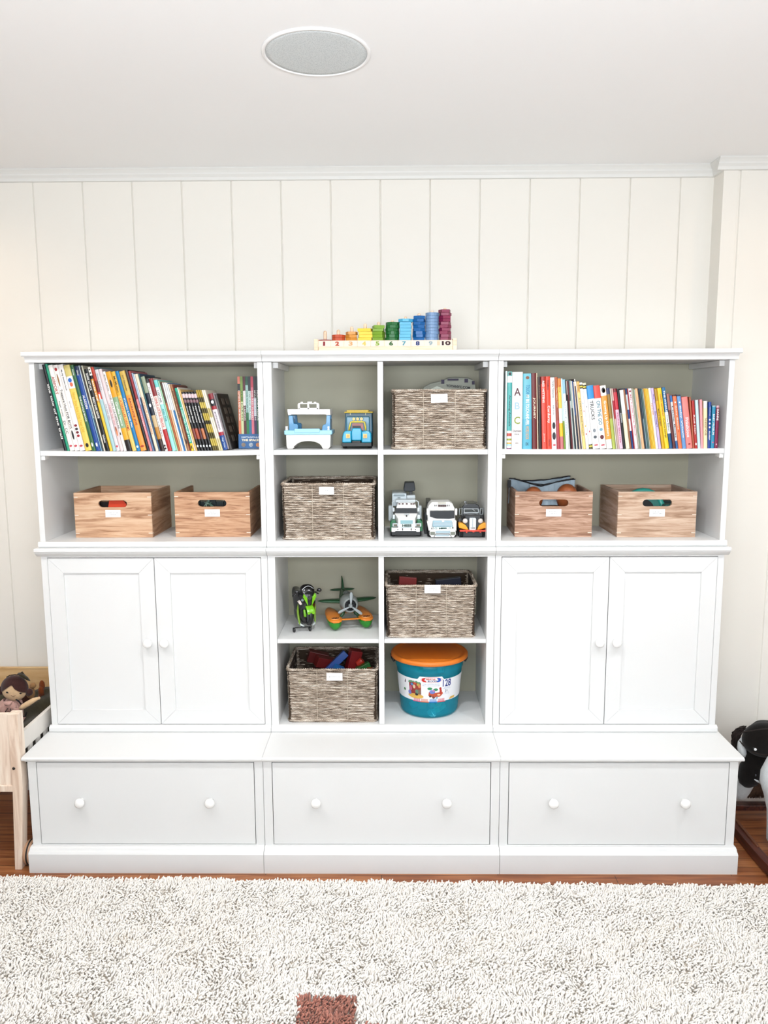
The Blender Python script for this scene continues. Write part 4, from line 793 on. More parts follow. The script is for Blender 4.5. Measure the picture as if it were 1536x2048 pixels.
for s in (-1, 1):
    mb = MB(); c = XO @ Vector((s*0.0205, -0.006, 0.103)); mb.ell(c, (0.007, 0.006, 0.0068), 14, 10); mb.build('headlight', M('#8c969b', 0.15, 0.3), t)
    mb = MB(); mb.prism([(s*0.009, 0.112), (s*0.019, 0.124), (s*0.022, 0.114), (s*0.0065, 0.086)], -0.0225, -0.012, 'y', 0, False, XO); mb.build('front_flash', LI, t, 0.0008)
    mb = MB(); mb.tube([XO @ Vector((s*0.024, 0.016, 0.118)), XO @ Vector((s*0.033, 0.006, 0.126))], 0.0018, 6); mb.ell(XO @ Vector((s*0.038, 0.002, 0.128)), (0.0105, 0.006, 0.0085), 12, 8); mb.build('mirror', BB, t)
    mb = MB(); mb.tube([XO @ Vector((s*0.030, 0.030, 0.118)), XO @ Vector((s*0.044, 0.036, 0.110))], [0.0025, 0.003], 8); mb.build('handlebar', BB, t)
    rg = []; mb = MB()
    for i in range(9):
        a = i/8; z = 0.092-0.072*a; y = 0.020+0.010*math.sin(math.pi*a)-0.006*a; rg.append(XO @ Vector((s*(0.0295-0.006*abs(a-0.4)), y, z)))
    mb.tube(rg, [0.002, 0.0035, 0.0045, 0.005, 0.005, 0.005, 0.0048, 0.004, 0.002], 8); mb.build('side_panel', PLA('#86a83a', 0.3), t)
    mb = MB(); mb.tube([XO @ Vector((s*0.027, 0.026, 0.026)), XO @ Vector((s*0.022, 0.010, 0.021)), XO @ Vector((s*0.014, 0.004, 0.018))], [0.005, 0.0045, 0.003], 8); mb.build('belly_panel', M('#cfd6d4', 0.3), t)
    mb = MB(); mb.tube([XO @ Vector((s*0.012, 0.020, 0.016)), XO @ Vector((s*0.012, 0.005, 0.010))], 0.0015, 6); mb.build('stabiliser_strut', BB, t) if s > 0 else None
mb = MB(); mb.prism([(-0.0345, 0.097), (-0.027, 0.101), (-0.022, 0.090), (-0.028, 0.088)], -0.004, 0.012, 'y', 0, False, XO); mb.build('decal', M('#e8dcd6', 0.4), t)
mb = MB(); mb.tube([F.p(510, 1725, -0.02), F.p(1005, 1695, -0.005)], 0.0020, 8); ax_ = mb.build('stabiliser_axle', BLK, t)
mb = MB(); mb.tube([F.p(745, 1560, -0.008), F.p(745, 1720, -0.012)], 0.0032, 8); mb.build('stabiliser_post', BLK, t)
for (x, d) in ((480, -0.022), (1022, -0.004)):
    c = F.p(x, 1732, d); wheel('stabiliser_wheel', (c.x, c.y, Zm+0.0105), axv, 0.0102, 0.0075, t, BLK, BLK, 20)

# ---- seaplane (local frame, x right, y back, z up)
px0 = on(700, 1257, Zm)
t = thing('toy_seaplane', 'green toy seaplane with grey propeller and orange-topped floats', 'toy plane', (-0.140, -0.232, Zm), None, math.radians(14)); ORG[t.name] = Vector((0, 0, 0))
GN = M('#1d5130', 0.4, spec=0.5, key='deep_green_plastic'); GB = M('#2f8f2c', 0.35, spec=0.5, key='bright_green_plastic'); ORR = M('#e0892c', 0.4, spec=0.5, key='orange_plastic'); GY = M('#8c918f', 0.35, spec=0.5, key='grey_plastic')
def circ(y, r, z, n=20, x=0.0, rz_=None): return [(x+r*math.cos(2*math.pi*i/n), y, z+(rz_ or r)*math.sin(2*math.pi*i/n)) for i in range(n)]
zc = 0.104
mb = MB(); mb.loft([circ(0.035, 0.034, zc), circ(0.06, 0.033, zc+0.002), circ(0.11, 0.024, zc+0.010), circ(0.155, 0.012, zc+0.020), circ(0.178, 0.005, zc+0.026)]); mb.build('fuselage', GN, t)
mb = MB(); mb.loft([circ(-0.030, 0.0245, zc), circ(-0.033, 0.0285, zc), circ(-0.028, 0.0325, zc), circ(-0.010, 0.0385, zc), circ(0.015, 0.0400, zc), circ(0.038, 0.0365, zc), circ(0.045, 0.030, zc)], 0, True, False); cw = mb.build('cowling', GY, t)
mb = MB(); mb.loft([circ(-0.018, 0.027, zc), circ(-0.012, 0.0285, zc)], 0, False); mb.build('engine_face', M('#17191c', 0.6), cw)
for i in range(9):
    a = 2*math.pi*i/9; mb = MB(); mb.tube([(0.008*math.cos(a), -0.020, zc+0.008*math.sin(a)), (0.023*math.cos(a), -0.020, zc+0.023*math.sin(a))], 0.0024, 7); mb.build('cylinder_rib', M('#33373b', 0.5), cw)
mb = MB(); mb.loft([circ(-0.050, 0.001, zc-0.002), circ(-0.048, 0.0045, zc-0.002), circ(-0.034, 0.0085, zc-0.002), circ(-0.018, 0.010, zc-0.002)]); pr_ = mb.build('spinner', M('#a5acad', 0.35), t)
for k_, ang in enumerate((88, 205, 322)):
    a = math.radians(ang); mb = MB(); rg = []
    for u, w_ in ((0.0, 0.003), (0.013, 0.0055), (0.032, 0.0092), (0.047, 0.0112), (0.057, 0.0092), (0.062, 0.0035)):
        c = Vector((math.cos(a)*u, -0.038, zc-0.002+math.sin(a)*u)); n_ = Vector((-math.sin(a), 0.25, math.cos(a))).normalized(); n2 = Vector((0, 0.0022, 0))
        rg.append([c+n_*w_, c+n2, c-n_*w_, c-n2])
    mb.loft([[tuple(p) for p in r] for r in rg], 0, True); mb.build('propeller_blade', M('#a9b1b4', 0.35), pr_, subd=1)
def wing(x0, x1, y0, c0, z0_, z1_, th, name, mat=GN, X=None):
    mb = MB(); rg = []; N_ = 9
    for i in range(N_):
        u = i/(N_-1); x = x0+(x1-x0)*u; k_ = math.sqrt(max(0.02, 1-u**2.6)); c = c0*k_; z = z0_+(z1_-z0_)*u
        rg.append([(x, y0+c0/2-c/2+c*(0.5+0.5*math.cos(a)), z+th*k_*math.sin(a)) for a in [2*math.pi*j/12 for j in range(12)]])
    mb.loft(rg, 0, True, True, X); return mb.build(name, mat, t)
wing(0.018, 0.127, 0.012, 0.052, zc+0.004, zc+0.010, 0.0085, 'wing'); wing(-0.018, -0.130, 0.012, 0.052, zc+0.004, zc+0.010, 0.0085, 'wing')
wing(0.0, 0.056, 0.150, 0.030, zc+0.024, zc+0.024, 0.0055, 'tailplane'); wing(0.0, -0.056, 0.150, 0.030, zc+0.024, zc+0.024, 0.0055, 'tailplane')
mb = MB(); rg = []
for u, c, w_ in ((0.0, 0.042, 0.0085), (0.02, 0.038, 0.007), (0.045, 0.028, 0.0045), (0.062, 0.016, 0.003), (0.070, 0.004, 0.0015)):
    rg.append([(w_*math.sin(a), 0.168-c/2*1.0+u*0.12+c/2*math.cos(a), zc+0.014+u) for a in [2*math.pi*j/12 for j in range(12)]])
mb.loft(rg); mb.build('tail_fin', GN, t)
mb = MB(); mb.ell((0, 0.055, zc+0.030), (0.016, 0.026, 0.013), 16, 10); mb.build('canopy', M('#6d7370', 0.3), t)
for s in (-1, 1):
    xf = s*0.067; mb = MB(); rg = []
    for y, w_, zb, zt_ in ((-0.058, 0.010, 0.020, 0.040), (-0.050, 0.022, 0.008, 0.043), (-0.032, 0.0285, 0.002, 0.045), (0.0, 0.030, 0.0005, 0.047), (0.05, 0.028, 0.004, 0.049), (0.10, 0.020, 0.014, 0.051), (0.125, 0.010, 0.026, 0.051)):
        rg.append([(xf+w_*math.cos(a), y, zt_+(zt_-zb)*math.sin(a)) for a in [math.pi+math.pi*j/12 for j in range(13)]])
    mb.loft(rg); fl = mb.build('float', GB if s < 0 else GB, t)
    mb = MB(); rg = []
    for y, w_, zt_ in ((-0.062, 0.012, 0.041), (-0.052, 0.025, 0.044), (-0.032, 0.0305, 0.046), (0.0, 0.032, 0.048), (0.05, 0.030, 0.050), (0.10, 0.022, 0.052), (0.128, 0.010, 0.052)):
        rg.append([(xf-w_, y, zt_-0.001), (xf+w_, y, zt_-0.001), (xf+w_*0.96, y, zt_+0.0035), (xf+w_*0.5, y, zt_+0.0065), (xf-w_*0.5, y, zt_+0.0065), (xf-w_*0.96, y, zt_+0.0035)])
    mb.loft(rg, 0, True); dk = mb.build('float_deck', ORR, fl)
    mb = MB(); N_ = 18; mb.loft([[(xf+r_*0.0185*math.cos(2*math.pi*i/N_), -0.035+r_*0.015*math.sin(2*math.pi*i/N_), zz) for i in range(N_)] for r_, zz in ((1.15, 0.0520), (1.1, 0.0545), (0.95, 0.0545))], 0, False, False); mb.build('vent_ring', M('#e9a35a', 0.4), dk)
    for k_ in range(-2, 3):
        mb = MB(); l = 0.0115*math.sqrt(1-(k_/3)**2); x = xf+k_*0.0064; mb.loft([[(x-0.0018, -0.035-l, zz), (x+0.0018, -0.035-l, zz), (x+0.0018, -0.035+l, zz), (x-0.0018, -0.035+l, zz)] for zz in (0.0528, 0.0545)], 0, False); mb.build('vent_slot', M('#3a0d10', 0.7), dk)
    mb = MB(); mb.tube([(s*0.018, 0.01, zc-0.02), (s*0.028, 0.0, 0.06), (s*0.045, -0.01, 0.045)], [0.009, 0.007, 0.005], 8); mb.build('float_strut', GN, t)
for yy in (-0.038, 0.07):
    mb = MB(); mb.rbox(-0.045, 0.045, yy, yy+0.014, 0.0435, 0.0475, 0.0015); mb.build('cross_brace', ORR, t)

# ---- bucket of blocks with lid
BX, BY, BZ = 0.2035, -0.232, ZB1+0.0003
t = thing('block_bucket', 'translucent teal bucket of building blocks with orange lid and printed label', 'bucket', (BX, BY, BZ))
tm = bpy.data.materials.new('translucent_teal_plastic'); tm.use_nodes = True; nt = tm.node_tree; b_ = nt.nodes['Principled BSDF']; b_.inputs['Base Color'].default_value = lin('#12a0ba'); b_.inputs['Roughness'].default_value = 0.25
tr = nt.nodes.new('ShaderNodeBsdfTransparent'); tr.inputs[0].default_value = lin('#b4f2f6'); ms = nt.nodes.new('ShaderNodeMixShader'); ms.inputs[0].default_value = 0.58
nt.links.new(b_.outputs[0], ms.inputs[1]); nt.links.new(tr.outputs[0], ms.inputs[2]); nt.links.new(ms.outputs[0], nt.nodes['Material Output'].inputs[0])
XB = Matrix.Translation((BX, BY, BZ)); HB = 0.252
def rad(z): return 0.122+(0.146-0.122)*z/HB
mb = MB(); mb.lathe([(0.001, 0.0), (0.112, 0.0), (0.119, 0.004), (rad(0.012), 0.012), (rad(0.016), 0.016), (rad(0.2), 0.2), (rad(0.2)+0.004, 0.203), (rad(0.21)+0.003, 0.215), (rad(0.235)+0.003, 0.246), (rad(0.235), 0.246), (rad(0.2)-0.001, 0.203), (rad(0.016)-0.002, 0.016), (0.001, 0.004)], 72, 0, XB, True, False); mb.build('tub', tm, t)
mb = MB(); mb.lathe([(0.001, HB+0.004), (0.138, HB+0.004), (0.146, HB+0.002), (0.152, HB+0.006), (0.160, HB+0.006), (0.165, HB+0.001), (0.166, HB-0.010), (0.163, HB-0.012), (0.150, HB-0.013), (0.150, HB-0.002), (0.001, HB-0.001)], 72, 0, XB, True, False)
lm = M('#e8862a', 0.45, bump=0.5, bscale=260, key='orange_lid_plastic'); mb.build('lid', lm, t)
for s in (-1, 1):
    mb = MB(); mb.tube([(BX+s*(0.150), BY-0.012, BZ+0.215), (BX+s*0.160, BY-0.005, BZ+0.228), (BX+s*0.163, BY+0.02, BZ+0.236), (BX+s*0.155, BY+0.05, BZ+0.234)], 0.006, 8); mb.build('handle_bracket', BLK, t)
def wrap(a0, z, off=0.0012):
    # a0 metres along the surface from the front, z height
    r = rad(z)+off; th = a0/0.134; return (BX+r*math.sin(th), BY-r*math.cos(th), BZ+z)
def lab_poly(mb, us, lo, hi, m=0, off=0.0009, n=1):
    vs = []; fs = []
    for u in us: vs += [wrap(u, lo(u), off), wrap(u, hi(u), off)]
    for i in range(len(us)-1): fs.append((2*i, 2*i+2, 2*i+3, 2*i+1))
    mb.add(vs, fs, m, True)
top = lambda u: 0.180-0.000+0.55*(u*u)*0.0+(0.010*math.exp(-(u/0.05)**8)) ; bot = lambda u: 0.078-0.0*u
mb = MB(); us = [-0.195+0.39*i/78 for i in range(79)]; lab_poly(mb, us, bot, lambda u: 0.176+(0.013 if abs(u) < 0.046 else 0.013*max(0, 1-(abs(u)-0.046)/0.008)))
lbl = mb.build('label', M('#f6f6f8', 0.45, key='printed_label'), t)
def ltext(s, u, z, w, h, col, bold=0.02, name='lettering'):
    mb = MB(); text_to(mb, s, (0, 0, 0), FX, FZ, w, h, bold=bold, warp=lambda a, b: wrap(u+a, z+b, 0.0021)); mb.build(name, M(col, 0.5), lbl)
def lblob(pts, col, off=0.0016, name='printed_shape'):
    mb = MB(); n = len(pts); c = (sum(p[0] for p in pts)/n, sum(p[1] for p in pts)/n); vs = [wrap(c[0], c[1], off)]+[wrap(a, b, off) for a, b in pts]
    mb.add(vs, [(0, 1+i, 1+(i+1) % n) for i in range(n)][::1]); mb.build(name, M(col, 0.5), lbl)
def ov(u, z, a, b, n=16): return [(u+a*math.cos(2*math.pi*i/n), z+b*math.sin(2*math.pi*i/n)) for i in range(n)]
def rc_(u, z, w, h): return [(u-w/2, z-h/2), (u+w/2, z-h/2), (u+w/2, z+h/2), (u-w/2, z+h/2)]
lblob([(p[0], p[1]) for p in ov(0.003, 0.175, 0.044, 0.0125, 24)], '#d9342f', 0.0014); lblob(ov(0.003, 0.175, 0.0425, 0.0112, 24), '#f7f7f8', 0.0017)
lblob([(-0.037, 0.175), (-0.034, 0.182), (-0.026, 0.184), (-0.020, 0.182), (-0.027, 0.179), (-0.029, 0.175), (-0.026, 0.171), (-0.017, 0.169), (-0.021, 0.166), (-0.030, 0.166), (-0.036, 0.170)], '#d9342f', 0.0019)
lblob([(0.041, 0.175), (0.039, 0.182), (0.030, 0.184), (0.023, 0.182), (0.031, 0.179), (0.033, 0.175), (0.031, 0.171), (0.022, 0.169), (0.026, 0.166), (0.034, 0.166), (0.040, 0.170)], '#1f63c2', 0.0019)
ltext('BRISTLE', 0.000, 0.1795, 0.036, 0.0068, '#d9342f'); ltext('BLOCKS', 0.006, 0.1705, 0.036, 0.0072, '#1b2c7a')
ltext('Jungle Adventure Bucket', 0.002, 0.1565, 0.070, 0.0046, '#5f86b5', 0.0); ltext("Blocs d'aventure Jungle", 0.002, 0.1495, 0.070, 0.0046, '#5f86b5', 0.0)
ltext('128', 0.069, 0.158, 0.038, 0.032, '#16308c', 0.015); ltext('blocs  blocks', 0.070, 0.137, 0.028, 0.003, '#7f93c5', 0); ltext('blocs  bloques  blocchi', 0.070, 0.1325, 0.036, 0.003, '#7f93c5', 0); ltext('2+', 0.068, 0.1235, 0.013, 0.010, '#16264f', 0.01); ltext('ages  ans', 0.070, 0.1145, 0.020, 0.003, '#5f73a5', 0); ltext('anni  Jahre  jaar', 0.068, 0.1095, 0.030, 0.003, '#7f93c5', 0)
lblob(ov(-0.066, 0.099, 0.036, 0.011), '#e2b85c', 0.0022)
lblob(rc_(-0.081, 0.134, 0.027, 0.052), '#9c3a32', 0.0020); lblob(rc_(-0.054, 0.134, 0.027, 0.052), '#a8443a', 0.0020); lblob([(-0.098, 0.155), (-0.094, 0.166), (-0.088, 0.160), (-0.085, 0.168), (-0.078, 0.160), (-0.072, 0.167), (-0.066, 0.160), (-0.058, 0.168), (-0.05, 0.160), (-0.043, 0.164), (-0.040, 0.154)], '#7ba884', 0.0028)
for u, z, a, b, c in ((-0.080, 0.150, .006, .006, '#5a8fc4'), (-0.066, 0.156, .006, .005, '#d05a44'), (-0.052, 0.152, .006, .006, '#b8b85c'), (-0.070, 0.141, .006, .009, '#e6c9a8'), (-0.047, 0.146, .006, .009, '#e08c5a'), (-0.086, 0.132, .006, .012, '#c56a8c'), (-0.060, 0.108, .007, .006, '#2c2c34'), (-0.058, 0.120, .008, .010, '#6e8f7c'), (-0.047, 0.120, .006, .012, '#8b6f5c'), (-0.092, 0.112, .008, .010, '#7f86c8')): lblob(ov(u, z, a, b), c, 0.0032)
lblob([(-0.010, 0.105), (0.012, 0.098), (0.040, 0.100), (0.052, 0.112), (0.050, 0.120), (0.020, 0.118), (-0.008, 0.122)], '#c65a34', 0.0024)
for u, z, a, b, c in ((-0.004, 0.137, .010, .006, '#3f9a6c'), (0.020, 0.132, .010, .006, '#3f9a6c'), (0.006, 0.122, .012, .009, '#7f8fd2'), (0.012, 0.128, .005, .004, '#d48ab0'), (-0.002, 0.103, .005, .005, '#5a3a34'), (0.012, 0.098, .006, .006, '#5a3a34'), (0.026, 0.096, .005, .005, '#8fb8c9'), (0.040, 0.136, .005, .006, '#b8362c'), (0.042, 0.122, .005, .012, '#c2402f'), (0.033, 0.108, .008, .004, '#f0c9a0')): lblob(ov(u, z, a, b), c, 0.0021)
for u, c in ((-0.060, '#d8648c'), (-0.026, '#dd7a52'), (0.010, '#2f86cf'), (0.046, '#d95a66')):
    lblob(rc_(u, 0.0765, 0.037, 0.004), c, 0.0030)
    for i in range(7): lblob(rc_(u-0.013+i*0.0043, 0.084, 0.0022, 0.013), c, 0.0019, 'printed_bristle')
lblob([(-0.120, 0.150), (-0.116, 0.162), (-0.112, 0.166), (-0.113, 0.150)], '#5a2a4a', 0.0018); lblob(ov(-0.122, 0.118, 0.006, 0.006), '#4f8f5c', 0.0018); lblob([(0.085, 0.080), (0.115, 0.082), (0.118, 0.092), (0.09, 0.090)], '#e2b85c', 0.0022)
BC = [('#9a9484', 'grey-brown', -0.035, -0.075, 0.045, 0.036), ('#8fe0c8', 'mint green', 0.028, -0.085, 0.035, 0.03), ('#a9e8f2', 'pale blue', 0.005, -0.092, 0.022, 0.03), ('#7fe8dc', 'aqua', 0.055, -0.070, 0.045, 0.028), ('#c8e4a8', 'pale lime', 0.040, -0.078, 0.060, 0.026), ('#2fae7a', 'emerald', -0.048, -0.078, 0.208, 0.032), ('#a9d8e8', 'ice blue', 0.040, -0.082, 0.205, 0.026), ('#d8b8d8', 'pale mauve', 0.005, -0.085, 0.055, 0.022), ('#37c0d8', 'bright blue', -0.070, -0.045, 0.040, 0.03), ('#c87a4a', 'brown-orange', -0.01, -0.03, 0.09, 0.05)]
for i, (c, nmc, x, y, z, s) in enumerate(BC):
    X = Matrix.Translation((BX+x*0.95, BY+y*1.16, BZ+z)) @ Matrix.Rotation(i*1.3, 4, 'Y') @ Matrix.Rotation(i*0.4, 4, 'Z')
    mb = MB(); mb.box(-s/2, s/2, -0.009, 0.009, -s/2*0.7, s/2*0.7, 0, X)
    for q_ in range(5): mb.box(-s/2+s*(q_+0.25)/5, -s/2+s*(q_+0.7)/5, -0.007, 0.007, s/2*0.7, s/2*0.7+0.008, 0, X)
    tag(mb.build('bristle_block', PLA(c, 0.5), None, 0.0005, X @ Vector((0, 0, 0))), '%s building block seen through wall of the teal bucket' % nmc, 'toy block', 'blocks inside the teal bucket')

# ---- printed bag in the upper basket
bag = thing('cloth_bag', 'crumpled grey printed shopping bag in the upper middle basket', 'bag', (0.27, -0.22, ZSH+0.15))
yb = -0.245
prof = [(838, 790), (848, 775), (862, 768), (884, 763), (896, 757), (912, 756), (935, 757), (945, 761), (950, 768), (953, 790)]
W_ = [at(x, y, yb) for x, y in prof]; mb = MB(); rg = []
for j, (dy, k_) in enumerate(((0.0, 1.0), (0.012, 1.03), (0.03, 1.0), (0.045, 0.9))):
    rg.append([(p.x+0.002*math.sin(i*2+j), yb+dy+0.003*math.sin(i*1.7+j), ZSH+0.12+(p.z-ZSH-0.12)*k_) for i, p in enumerate(W_)]+[(W_[-1].x, yb+dy, ZSH+0.10), (W_[0].x, yb+dy, ZSH+0.10)])
mb.loft(rg, 0, True); bb_ = mb.build('bag_body', M('#a3a59a', 0.7, bump=0.5, bscale=60), bag)
mb = MB(); text_to(mb, 'YOYANYC.COM', (0, 0, 0), FX, FZ, 0.098, 0.0105, bold=0.03, warp=lambda a, b: ((lambda u: (at(916, 773, yb).x+a, yb-0.0045, at(916, 773.5, yb).z+b-0.000+ -0.18*(a+0.0)*0.55-0.4*a*a*0))(0))); mb.build('lettering', M('#15101f', 0.6), bag)
for x0, y0, x1, y1 in ((882.5, 759.5, 888.5, 767.5), (895, 757.5, 917, 761), (929, 757.5, 936, 765), (944, 762, 949, 769)):
    a, b = at(x0, y0, yb-0.004), at(x1, y1, yb-0.004); mb = MB(); mb.box(a.x, b.x, yb-0.005, yb-0.0042, b.z, a.z); mb.build('printed_square', M('#2a1440', 0.6), bag)
mb = MB(); P2 = [(842, 792), (858, 780), (874, 772), (888, 778), (905, 792)]; W2 = [at(x, y, -0.29) for x, y in P2]; mb.loft([[(p.x, -0.29+dy+0.002*math.sin(i*2), p.z) for i, p in enumerate(W2)]+[(W2[-1].x, -0.29+dy, ZSH+0.12), (W2[0].x, -0.29+dy, ZSH+0.12)] for dy in (0, 0.02)]); mb.build('bag_fold', M('#b9bdb2', 0.6, bump=0.4, bscale=60), bag)

# ---- things inside the lower baskets
def blk(name, x, y, z, sx, sy, sz, ry, rz, col, lab, cat, grp, kind='box'):
    X = Matrix.Translation((x, y, z)) @ Matrix.Rotation(ry, 4, 'Y') @ Matrix.Rotation(rz, 4, 'Z'); mb = MB()
    if kind == 'box': mb.box(-sx/2, sx/2, -sy/2, sy/2, -sz/2, sz/2, 0, X)
    elif kind == 'arch': mb.prism([(-sx/2, -sz/2), (-sx*0.2, -sz/2), (-sx*0.2, 0), (sx*0.2, 0), (sx*0.2, -sz/2), (sx/2, -sz/2), (sx/2, sz/2), (-sx/2, sz/2)], -sy/2, sy/2, 'y', 0, False, X)
    elif kind == 'cyl': mb.lathe([(sx/2, -sz/2), (sx/2, sz/2)], 20, 0, X)
    return tag(mb.build(name, PLA(col, 0.45), None, 0.002, X @ Vector((0, 0, 0))), lab, cat, grp)
g_ = 'coloured blocks in the bottom basket'
for a in ((-0.285, -0.16, 0.700, 0.09, 0.04, 0.05, 0.3, 0.2, '#6e1c1a', 'dark red block at far left of the bottom basket', 'box'), (-0.245, -0.20, 0.690, 0.10, 0.035, 0.045, 0.35, 0.5, '#7c2422', 'brick red slanting block beside the blue bar in the basket', 'box'),
          (-0.200, -0.23, 0.700, 0.12, 0.028, 0.030, -0.75, 0.2, '#1657a8', 'long blue bar leaning up in middle of the bottom basket', 'box'), (-0.185, -0.27, 0.682, 0.045, 0.03, 0.03, 0.5, 0.4, '#2f86d2', 'small bright blue block below the long blue bar', 'box'),
          (-0.125, -0.22, 0.705, 0.05, 0.045, 0.10, 0.25, 0.3, '#8f1f22', 'tall red block standing near right side of the bottom basket', 'box'), (-0.095, -0.25, 0.708, 0.028, 0.028, 0.03, 0.8, 0, '#c2331f', 'small bright red cylinder leaning on the tall red block', 'cyl'),
          (-0.080, -0.27, 0.690, 0.06, 0.03, 0.028, -0.4, 0.3, '#1f6e2c', 'green block in right corner of the bottom basket', 'box'), (-0.050, -0.29, 0.683, 0.025, 0.03, 0.025, 0.1, 0.3, '#a3552c', 'small orange-brown block at far right of the bottom basket', 'box'),
          (-0.235, -0.33, 0.680, 0.03, 0.03, 0.03, 0.5, 0.6, '#b53a2c', 'small red block just behind rim of the bottom basket', 'box'), (-0.205, -0.34, 0.680, 0.022, 0.025, 0.025, 0.2, 0.2, '#c4452f', 'orange-red block behind name card of the bottom basket', 'box'),
          (-0.285, -0.31, 0.682, 0.035, 0.03, 0.02, 0.1, 0.3, '#b5652c', 'orange block at left behind rim of the bottom basket', 'box'), (-0.265, -0.34, 0.680, 0.03, 0.03, 0.025, 0.3, 0.1, '#16705a', 'teal-green block at left behind rim of the bottom basket', 'box'),
          (-0.20, -0.2, 0.610, 0.20, 0.16, 0.06, 0.1, 0.2, '#5f2330', 'large wine red block lying underneath the others in the basket', 'arch')):
    blk('toy_block', *a[:9], a[9], 'toy block', g_, a[10])
g_ = 'tools in the play toolbox basket'
o = blk('toy_saw_handle', 0.108, -0.24, 1.045, 0.075, 0.02, 0.07, 0.1, 0.1, '#8e2a26', 'dark red toy handle sticking up at left of the basket', 'toy', g_, 'arch')
o = blk('toy_hammer', 0.285, -0.20, 1.040, 0.11, 0.03, 0.05, -0.1, 0.1, '#191d38', 'dark navy toy tool at right inside the toolbox basket', 'toy', g_, 'box')
o = blk('toy_peg', 0.265, -0.27, 1.028, 0.012, 0.012, 0.05, 0.2, 0.0, '#b5743a', 'small tan wooden peg in front of the navy toy tool', 'toy', g_, 'cyl')
for i, (x, c, l) in enumerate(((-0.31, '#2c3f6e', 'blue toy car at left, low inside the cars basket'), (-0.22, '#a33a2c', 'red toy car in middle, low inside the cars basket'), (-0.12, '#c2b43a', 'yellow toy car at right, low inside the cars basket'))):
    t = thing('toy_car', l, 'toy car', (x, -0.24, ZHF+0.15), 'small cars in the basket'); z = ZHF+0.15
    mb = MB(); mb.prism([(x-0.035, z), (x-0.035, z+0.012), (x-0.02, z+0.014), (x-0.012, z+0.024), (x+0.012, z+0.024), (x+0.022, z+0.014), (x+0.035, z+0.011), (x+0.035, z)], -0.255, -0.225); mb.build('car_body', PLA(c), t, 0.002)
    for dx in (-0.02, 0.02):
        for dy in (-0.256, -0.224): wheel('wheel', (x+dx, dy, z), (0, 1, 0), 0.007, 0.005, t, TYRE, SILV, 14)

